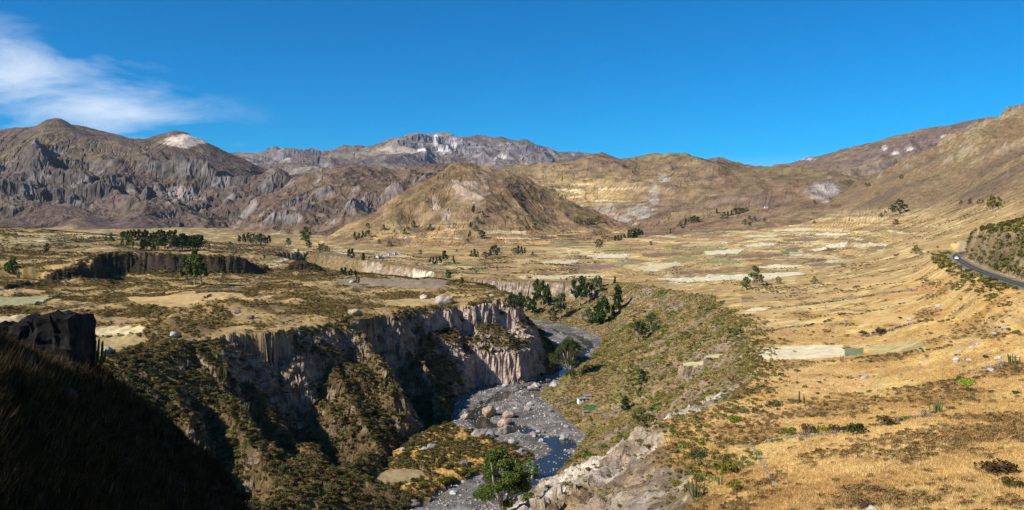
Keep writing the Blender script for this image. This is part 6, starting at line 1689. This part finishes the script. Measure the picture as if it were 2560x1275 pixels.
# ------------------------------------------------------------------ road, car, sign
def ribbon(name, pts, zs, half, mat, lift, off=0.0, thick=None):
    co, q = [], []
    P_ = np.array(pts); 
    s = np.r_[0, np.cumsum(np.hypot(*np.diff(P_, axis=0).T))]
    st = np.linspace(0, s[-1], 140)
    # smooth the walked line
    xs = np.interp(st, s, P_[:, 0]); ys = np.interp(st, s, P_[:, 1]); zs_ = np.interp(st, s, zs)
    ker = np.ones(9)/9
    pad = lambda a: np.convolve(np.r_[[a[0]]*4, a, [a[-1]]*4], ker, 'valid')
    xs, ys, zs_ = pad(xs), pad(ys), pad(zs_)
    dx, dy = np.gradient(xs), np.gradient(ys); L = np.hypot(dx, dy)
    nx, ny = -dy/L, dx/L
    for i in range(140):
        for sgn in (-1, 1):
            co.append((xs[i]+nx[i]*(off+sgn*half), ys[i]+ny[i]*(off+sgn*half), zs_[i]+lift))
    for i in range(139): q.append((2*i, 2*i+2, 2*i+3, 2*i+1))
    return quads_object(name, np.array(co), np.array(q), mat, None, 'structure'), (xs, ys, zs_)
M_asph = flat_mat('asphalt', (0.062, 0.062, 0.066), 0.9, noise=.6, amt=.25, spec=.2)
rd, rline = ribbon('road', road_w, road_z, 2.3, M_asph, 0.02)
rd['label'] = 'narrow grey asphalt road along the hillside'; rd['category'] = 'road'
M_line = flat_mat('road_paint', (0.45, 0.45, 0.42), 0.8, noise=2, amt=.15)
M_liney = flat_mat('road_paint_yellow', (0.55, 0.42, 0.08), 0.8, noise=2, amt=.15)
for nm, off, hw, mt, lb in [('edge_line', 2.1, .05, M_line, 'thin white edge line on the outer side of the road'), ('edge_line', -2.1, .05, M_line, 'thin white edge line on the rock side of the road'), ('centre_line', 0, .06, M_liney, 'thin worn line down the middle of the road')]:
    o, _ = ribbon(nm, road_w, road_z, hw, mt, 0.026, off); o['label'] = lb; o['category'] = 'road marking'

def box(co, fs, c, s, taper=(1, 1)):
    x, y, z = c; a, b, h = s[0]/2, s[1]/2, s[2]/2
    i = len(co)
    for dz, t0, t1 in ((-h, 1, 1), (h, taper[0], taper[1])):
        co += [(x-a*t0, y-b*t1, z+dz), (x+a*t0, y-b*t1, z+dz), (x+a*t0, y+b*t1, z+dz), (x-a*t0, y+b*t1, z+dz)]
    fs += [(i, i+3, i+2, i+1), (i+4, i+5, i+6, i+7), (i, i+1, i+5, i+4), (i+1, i+2, i+6, i+5), (i+2, i+3, i+7, i+6), (i+3, i, i+4, i+7)]
def part(name, co, fs, mat, parent, bevel=0.0):
    me = bpy.data.meshes.new(name); me.from_pydata(co, [], fs); me.materials.append(mat); me.update()
    o = bpy.data.objects.new(name, me); link(o); o.parent = parent
    if bevel:
        b = o.modifiers.new('soft_edges', 'BEVEL'); b.width = bevel; b.segments = 2
    return o
def empty(name, loc, rz, label, cat, group=None):
    o = bpy.data.objects.new(name, None); o.location = loc; o.rotation_euler = (0, 0, rz); o['label'] = label; o['category'] = cat
    if group: o['group'] = group
    return link(o)
def bxp(name, c, s, mat, parent, taper=(1, 1), bevel=0.0):
    co, fs = [], []; box(co, fs, c, s, taper); return part(name, co, fs, mat, parent, bevel)

i_ = int(np.argmin(np.abs(rline[1]-436)))
cx_, cy_, cz_ = rline[0][i_], rline[1][i_], rline[2][i_]+.03
hd = math.atan2(rline[0][i_-4]-rline[0][i_+4], -(rline[1][i_-4]-rline[1][i_+4]))
car = empty('car', (cx_-1.0*math.cos(hd), cy_-1.0*math.sin(hd), cz_), hd, 'white car driving on the road towards the rock wall', 'car')
M_paint = flat_mat('white_paint', (0.80, 0.80, 0.79), .3, noise=1, amt=.03); M_glass = flat_mat('dark_glass', (.02, .025, .03), .08, noise=1, amt=.05, spec=.6)
M_tyre = flat_mat('tyre_rubber', (.02, .02, .02), .9); M_rim = flat_mat('wheel_metal', (.5, .5, .5), .4, .8); M_lamp = flat_mat('lamp_glass', (.8, .8, .75), .15); M_red = flat_mat('red_lamp', (.4, .02, .02), .3)
bxp('body', (0, 0, .62), (1.76, 4.3, .62), M_paint, car, (.94, .98), .10)
bxp('cabin', (0, -.25, 1.22), (1.62, 2.7, .62), M_paint, car, (.80, .68), .10)
for (c, s, tp) in [((0, 1.02, 1.20), (1.34, .06, .42), (.9, 1)), ((0, -1.44, 1.20), (1.34, .06, .42), (.9, 1))]:
    pass
ws = bxp('windscreen', (0, -1.44, 1.22), (1.36, .10, .40), M_glass, car, (.9, 1)); ws.rotation_euler = (0, 0, 0)
bxp('rear_window', (0, .96, 1.22), (1.36, .10, .40), M_glass, car, (.9, 1))
for sx in (-1, 1):
    bxp('side_window', (sx*.755, -.25, 1.22), (.06, 1.9, .36), M_glass, car, (1, .8))
    bxp('headlight', (sx*.62, -2.13, .72), (.34, .08, .16), M_lamp, car); bxp('tail_light', (sx*.66, 2.12, .78), (.26, .06, .2), M_red, car)
    bxp('wing_mirror', (sx*.92, -.95, 1.02), (.16, .1, .12), M_paint, car, bevel=.02)
    for wy in (-1.32, 1.32):
        co, fs = [], []; tube(co, fs, [(sx*.66, wy, .32), (sx*.88, wy, .32)], [.32, .32], 16); fs.append(tuple(range(15, -1, -1)))
        w = part('wheel', co, fs, M_tyre, car)
        co, fs = [], []; tube(co, fs, [(sx*.86, wy, .32), (sx*.895, wy, .32)], [.2, .17], 12); part('rim', co, fs, M_rim, w)
bxp('bumper', (0, -2.14, .42), (1.7, .14, .22), M_paint, car, bevel=.03); bxp('number_plate', (0, -2.22, .45), (.46, .02, .12), M_lamp, car)
# warning sign at the rock corner
p = hit_all(2398, 648, 200)
sg_ = empty('road_sign', (p[0], p[1], p[2]), .3, 'small yellow warning sign by the rock corner behind the car', 'sign')
M_post = flat_mat('sign_post', (.35, .35, .35), .5, .6); M_yel = flat_mat('sign_yellow', (.72, .42, .03), .5)
co, fs = [], []; tube(co, fs, [(0, 0, -.3), (0, 0, 2.3)], [.04, .04], 8); part('post', co, fs, M_post, sg_)
sp_ = bxp('panel', (0, -.06, 2.2), (.85, .03, .85), M_yel, sg_); sp_.rotation_euler = (0, math.radians(45), 0); sp_.location = (-1.55, 0, .64)
# black cattle
M_hide = flat_mat('black_hide', (.018, .014, .012), .8, noise=2, amt=.3); M_hideb = flat_mat('brown_hide', (.06, .035, .022), .8, noise=2, amt=.3)
def cow_mesh(name, mat, head_down):
    V_ = []; E_ = []; R_ = []
    def add(p, r, link_=None):
        V_.append(p); R_.append(r)
        if link_ is not None: E_.append((link_, len(V_)-1))
        return len(V_)-1
    hip = add((0, -.62, 1.05), (.27, .27)); mid = add((0, 0, .98), (.33, .36), hip); ch = add((0, .55, 1.02), (.27, .34), mid)
    nk = add((0, .9, 1.12 if not head_down else .88), (.15, .19), ch)
    hd_ = add((0, 1.18, 1.25 if not head_down else .42), (.12, .13), nk); add((0, 1.48, 1.08 if not head_down else .14), (.075, .075), hd_)
    for sx in (-1, 1):
        e = add((sx*.17, 1.12, (1.36 if not head_down else .55)), (.03, .02), hd_)
        s1 = add((sx*.17, .5, .75), (.10, .13), ch); k1 = add((sx*.17, .53, .42), (.06, .065), s1); add((sx*.17, .5, .03), (.05, .055), k1)
        s2 = add((sx*.17, -.6, .75), (.12, .16), hip); k2 = add((sx*.17, -.72, .45), (.065, .07), s2); add((sx*.17, -.66, .03), (.05, .055), k2)
    t1 = add((0, -.9, 1.15), (.03, .03), hip); add((0, -.98, .55), (.02, .02), t1)
    me = bpy.data.meshes.new(name); me.from_pydata(V_, E_, []); 
    o = bpy.data.objects.new(name, me); link(o)
    sk = o.modifiers.new('skin', 'SKIN'); 
    for i, r in enumerate(R_): me.skin_vertices[0].data[i].radius = r
    me.skin_vertices[0].data[0].use_root = True
    sb = o.modifiers.new('sub', 'SUBSURF'); sb.levels = 1; sb.render_levels = 1
    dg = bpy.context.evaluated_depsgraph_get(); ev = bpy.data.meshes.new_from_object(o.evaluated_get(dg))
    bpy.data.objects.remove(o); ev.materials.clear(); ev.materials.append(mat)
    return ev
CW = [cow_mesh('cow_grazing', M_hide, True), cow_mesh('cow_standing', M_hide, False), cow_mesh('cow_brown', M_hideb, True)]
for u, v, k, rz, lb in [(2090, 725, 0, 1.4, 'black cow grazing alone at the left of the herd'), (2104, 730, 1, .4, 'small black cow standing below the grazing one'), (2137, 722, 0, 1.7, 'black cow grazing by the dark bank, left of the pair'), (2145, 720, 1, 1.3, 'black cow standing at the end of the dark bank'), (2102, 682, 2, 1.5, 'brown cow grazing on the bench above the herd')]:
    p = hit_all(u, v, 200); o = bpy.data.objects.new('cow', CW[k]); o.location = p; o.rotation_euler = (0, 0, rz); o.scale = (1.15,)*3
    o['label'] = lb; o['category'] = 'cow'; o['group'] = 'cattle on the bench'; link(o)

# ------------------------------------------------------------------ buildings
M_white = flat_mat('whitewash', (.72, .70, .66), .9, noise=1.5, amt=.12); M_adobe = flat_mat('adobe', (.36, .27, .19), .95, noise=1.2, amt=.2); M_tin = flat_mat('tin_roof', (.36, .35, .34), .55, .3, noise=2, amt=.25)
M_thatch = flat_mat('thatch', (.28, .22, .13), .95, noise=3, amt=.3); M_wood = flat_mat('plank_wood', (.46, .34, .18), .85, noise=2, amt=.25); M_dark = flat_mat('dark_opening', (.03, .025, .02), .8); M_tile = flat_mat('roof_tile', (.30, .17, .11), .9, noise=2, amt=.25)
def house(name, p, rz, w, d, h, wall, roofm, label, cat, group=None, gable=True, door=True, rise=.3):
    e = empty(name, p, rz, label, cat, group)
    bxp('wall', (0, 0, h/2-.3), (w, d, h+.6), wall, e)
    co, fs = [], []
    ov = .25
    if gable:
        r_ = d*rise
        co = [(-w/2-ov, -d/2-ov, h-.05), (w/2+ov, -d/2-ov, h-.05), (w/2+ov, d/2+ov, h-.05), (-w/2-ov, d/2+ov, h-.05), (-w/2-ov, 0, h+r_), (w/2+ov, 0, h+r_)]
        fs = [(0, 1, 5, 4), (2, 3, 4, 5), (0, 4, 3), (1, 2, 5), (0, 3, 2, 1)]
    else:
        box(co, fs, (0, 0, h+.09), (w+.6, d+.6, .12))
    part('roof', co, fs, roofm, e)
    if door:
        bxp('door', (w*.15, -d/2-.02, .95), (.85, .06, 1.9), M_dark, e)
        bxp('window', (-w*.25, -d/2-.02, 1.35), (.7, .06, .6), M_dark, e)
    return e
p = hit_all(1456, 1008, 200); hh_ = house('hut', (p[0], p[1]+1.5, p[2]), .25, 4.2, 2.8, 2.1, M_white, M_tin, 'small white hut with a grey flat roof above the river', 'hut', gable=False)
bxp('brick_end', (2.13, 0, .9), (.06, 2.2, 1.6), M_tile, hh_)
p = hit_all(1468, 1003, 200); house('shelter', (p[0]+.6, p[1]+3.2, p[2]+.2), .1, 3.6, 2.2, 1.9, M_adobe, M_tin, 'low open shelter joined behind the white hut', 'shed', gable=False, door=False)
p = hit_all(1492, 1040, 200); e = empty('wooden_pen', (p[0], p[1], p[2]), .3, 'pale plank shed below the green garden plot', 'shed')
for k in range(9): bxp('plank', (-1.6+k*.4, -.9, .7), (.36, .06, 1.7+.12*(k % 3)), M_wood, e)
bxp('roof', (0, 0, 1.65), (3.8, 2.1, .08), M_thatch, e); bxp('wall', (0, .8, .6), (3.4, .1, 1.8), M_wood, e)
p = hit_all(1464, 1036, 200); house('lean_to', (p[0], p[1], p[2]), .2, 2.4, 1.8, 1.4, M_adobe, M_thatch, 'dark thatched lean-to left of the plank shed', 'shed', gable=False, door=False)
vl = [(944, 646, 7), (950, 645, 9), (957, 643, 8), (963, 642, 10), (970, 639, 8), (977, 637, 9), (985, 636, 10), (993, 635, 12), (1002, 634, 12)]
for k, (u, v, w) in enumerate(vl):
    p = hit_all(u, v, 300); s = p[1]/F
    lb = ['leftmost white cottage of the village', 'low white cottage second from the left of the village', 'small white cottage third from the left of the village', 'white cottage with a bright gable in the middle left of the village', 'small white house in the exact middle of the village', 'white house just right of the village middle', 'pale house third from the right of the village', 'long pale house second from the right of the village', 'long pale house at the right end of the village'][k]
    house('village_house', p, random.uniform(-.4, .4), w*s, 5.5, random.uniform(3, 4.2), M_white if k < 6 else flat_mat('pale_plaster', (.58, .52, .44), .9), M_tin if k % 2 else M_thatch, lb, 'house', 'white village beyond the pale cliff')
p = hit_all(1915, 520, 300); house('farmhouse', p, .2, 9*p[1]/F, 6, 3.4, M_white, M_tin, 'lone white farmhouse under the dark slope at the far end of the plain', 'house')
p = hit_all(1868, 752, 100); house('ruin', (p[0], p[1]+1, p[2]), .05, 34*p[1]/F*.9, 3, 1.9, M_adobe, M_thatch, 'long low roofless stone shelter at the field edge below the ragged eucalyptus', 'ruin', gable=False, door=False)

# ------------------------------------------------------------------ dry stone walls
wall_src = [rock_mesh('wallstone', 360+i, 1, .8, .4) for i in range(3)]
def stone_wall(pts, label, h=.9, size=.42, tint=(0.25, 0.22, 0.18), ymin=55, thick=.5):
    W_ = [hit_all(u, v, ymin) for u, v in pts]
    W_ = np.array([p[:2] for p in W_ if p is not None])
    s = np.r_[0, np.cumsum(np.hypot(*np.diff(W_, axis=0).T))]
    co, fs = [], []; off = 0
    L = s[-1]; nrow = max(1, int(round(h/(size*.62)))); 
    for r_ in range(nrow):
        for k in range(int(L/(size*.85))):
            t_ = (k+.5*(r_ % 2)+random.uniform(-.2, .2))*size*.85
            x = float(np.interp(t_, s, W_[:, 0])); y = float(np.interp(t_, s, W_[:, 1]))
            if random.random() < .12*(r_+1)/nrow: continue
            me = random.choice(wall_src); sc = size*random.uniform(.8, 1.35); a = random.uniform(0, 6.28)
            vz = np.empty(len(me.vertices)*3, np.float32); me.vertices.foreach_get('co', vz); vz = vz.reshape(-1, 3)*sc*np.array([1, 1, .95])
            c_, s_ = math.cos(a), math.sin(a); vz = np.c_[vz[:, 0]*c_-vz[:, 1]*s_, vz[:, 0]*s_+vz[:, 1]*c_, vz[:, 2]]
            z = float(T.zat(x, y))-.08+r_*size*.6
            co.append(vz+np.array([x+random.gauss(0, thick*.22), y+random.gauss(0, thick*.22), z]))
            fs += [tuple(i+off for i in p_.vertices) for p_ in me.polygons]; off += len(vz)
    if not co: return
    me = mesh_from('stone_wall', np.concatenate(co), fs, M_stone)
    o = bpy.data.objects.new('stone_wall', me); o['tint'] = list(tint); o['label'] = label; o['category'] = 'stone wall'; link(o)
stone_wall([(1905, 1110), (1960, 1102), (2040, 1093), (2112, 1086)], 'long low grey dry-stone wall under the shrub hedge')
stone_wall([(2250, 1052), (2290, 1047), (2325, 1044)], 'short stretch of dry-stone wall left of the hedge cactus')
stone_wall([(1876, 1112), (1893, 1140), (1905, 1160), (1922, 1182), (1932, 1205), (1940, 1225)], 'crumbling dry-stone wall running down the slope towards the bottom edge', h=.6)
stone_wall([(2430, 930), (2470, 922), (2520, 908)], 'low stone wall beside the pale slabs at the right', h=.8)
stone_wall([(2150, 842), (2200, 836), (2250, 818), (2300, 806)], 'dry-stone wall between the golden field and the ridged plot', h=.9, size=.5)
stone_wall([(1890, 832), (1960, 822), (2030, 812)], 'grey dry-stone wall left of the brown mound', h=.8, size=.5)
stone_wall([(1960, 768), (2100, 748), (2200, 735), (2290, 728)], 'long dry-stone wall crossing the upper bench', h=1.0, size=.6)
stone_wall([(88, 763), (112, 755), (140, 745), (150, 735)], 'dark dry-stone wall round the end of the pale green field', h=1.2, size=.7, tint=(.12, .10, .08))
stone_wall([(508, 747), (530, 740)], 'short dark wall standing in the bright golden plateau field', h=1.6, size=.7, tint=(.08, .07, .06))
stone_wall([(985, 1170), (1020, 1160), (1050, 1168), (1058, 1180)], 'curved line of stones behind the round dirt terrace', h=.6, size=.5)
# stony bank at the right edge
for k in range(18):
    u, v = random.uniform(2500, 2600), random.uniform(868, 915)
    p = hit_all(u, v, 55)
    if p is None: continue
    w = random.uniform(.35, .9)
    place('stone', random.choice(RS), (p[0], p[1], p[2]-.05), w, random.uniform(0, 6), RGREY*random.uniform(.8, 1.1), 'grey stone in the stony bank at the right edge', 'stone', 'stones of the stony bank')

# ------------------------------------------------------------------ dark rock, cacti, shrubs and stones on the shaded hillside, tints lowered to carry shade
def dark_rock():
    Yd = 44.0; s = Yd/F
    prof_u = [24, 34, 60, 84, 104, 112, 121, 150, 170, 188, 194]; prof_v = [826, 800, 808, 788, 792, 808, 790, 780, 790, 785, 806]
    bm = bmesh.new(); bmesh.ops.create_cube(bm, size=1.0)
    bmesh.ops.subdivide_edges(bm, edges=bm.edges[:], cuts=15, use_grid_fill=True)
    from mathutils import noise as mn
    for v in bm.verts:
        tx, ty, tz = v.co.x+.5, v.co.y+.5, v.co.z+.5
        u = 24+170*tx
        vt = float(np.interp(u, prof_u, prof_v)); vb = 960
        x = (u-1280)*s; y = Yd-1.0+2.6*ty+.5*(tx-.5); zt = (HV-vt)*s-.25*abs(ty-.35); zb = (HV-vb)*s
        p = Vector((x, y, zb+(zt-zb)*tz))
        edge_ = 1.0
        n_ = Vector((mn.fractal(p*1.5, .9, 2, 5), mn.fractal(p*1.5+Vector((9, 0, 0)), .9, 2, 5), mn.fractal(p*1.5+Vector((0, 9, 0)), .9, 2, 5)))
        q = mn.cell_vector(p*1.3)
        v.co = p + n_*.17 + (Vector(q)-Vector((.5, .5, .5)))*.16
    me = bpy.data.meshes.new('rock_outcrop'); bm.to_mesh(me); bm.free(); me.materials.append(M_stone)
    o = bpy.data.objects.new('rock_outcrop', me); o['tint'] = [.022, .02, .018]; o['label'] = 'jagged rock, toned near-black for shade, standing on the shaded hillside'; o['category'] = 'rock'; link(o)  # stone tint lowered to near-black to paint in the shade
dark_rock()
for u, v, hpx, m_, lb in [(196, 896, 28, 1, 'low dark cactus stems beside the jagged rock'), (206, 894, 34, 3, 'slim dark cactus second from the jagged rock'), (226, 897, 40, 2, 'branching dark cactus silhouette right of the jagged rock'), (238, 900, 28, 1, 'small dark cactus at the end of the silhouettes'), (312, 985, 26, 3, 'thin dark cactus stem on the hillside brow'), (322, 996, 22, 1, 'short dark cactus on the hillside brow'), (528, 1140, 30, 3, 'single lit cactus post on the lower hillside brow')]:
    c = np.interp(u, H.U, np.arange(len(H.U))); k = int(round(c)); colv = H.V[:, k]; kk_ = int(np.argmin(np.where((H.Y > 30) & (H.Y < 62), colv, 1e9)))
    Yk = H.Y[kk_]; h = hpx*Yk/F
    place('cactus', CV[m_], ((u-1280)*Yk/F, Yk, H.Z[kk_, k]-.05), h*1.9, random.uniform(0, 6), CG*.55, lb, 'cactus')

for k in range(26):
    u = random.uniform(-20, 640); c = int(np.interp(u, H.U, np.arange(len(H.U)))); colv = np.where((H.Y > 26) & (H.Y < 60), H.V[:, c], 1e9)
    kk_ = max(int(np.argmin(colv))-random.randint(0, 26), 0); Yk = H.Y[kk_]; w = random.uniform(.5, 1.3)
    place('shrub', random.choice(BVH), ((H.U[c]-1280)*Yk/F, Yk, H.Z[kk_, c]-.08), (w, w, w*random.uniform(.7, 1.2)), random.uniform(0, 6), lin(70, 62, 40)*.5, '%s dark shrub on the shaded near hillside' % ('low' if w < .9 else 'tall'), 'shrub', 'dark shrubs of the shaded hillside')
for k in range(9):
    u = random.uniform(0, 520); c = int(np.interp(u, H.U, np.arange(len(H.U)))); colv = np.where((H.Y > 22) & (H.Y < 60), H.V[:, c], 1e9)
    kk_ = max(int(np.argmin(colv))-random.randint(2, 40), 0); Yk = H.Y[kk_]; w = random.uniform(.4, 1.0)
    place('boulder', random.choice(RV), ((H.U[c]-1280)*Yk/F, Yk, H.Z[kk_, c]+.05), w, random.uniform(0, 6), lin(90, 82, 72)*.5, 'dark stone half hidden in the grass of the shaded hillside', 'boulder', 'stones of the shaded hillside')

# ------------------------------------------------------------------ haze
def haze():
    co, fs = [], []
    zlo, zhi = -130.0, 1500.0
    box(co, fs, (0, 15400, (zlo+zhi)/2), (62000, 33000, zhi-zlo))
    m, nt = new_mat('haze'); 
    pv = nn(nt, 'ShaderNodeVolumePrincipled'); pv.inputs['Color'].default_value = (.72, .82, .96, 1); pv.inputs['Density'].default_value = 0.9e-5
    pv.inputs['Anisotropy'].default_value = 0.0
    o = nn(nt, 'ShaderNodeOutputMaterial'); nt.links.new(pv.outputs[0], o.inputs['Volume'])
    me = bpy.data.meshes.new('haze'); me.from_pydata(co, [], fs); me.materials.append(m)
    ob = bpy.data.objects.new('haze', me); ob['kind'] = 'stuff'; ob['label'] = 'thin pale air between the near ground and the far mountains'; ob['category'] = 'haze'; link(ob)
HAZE = True
if HAZE: haze()
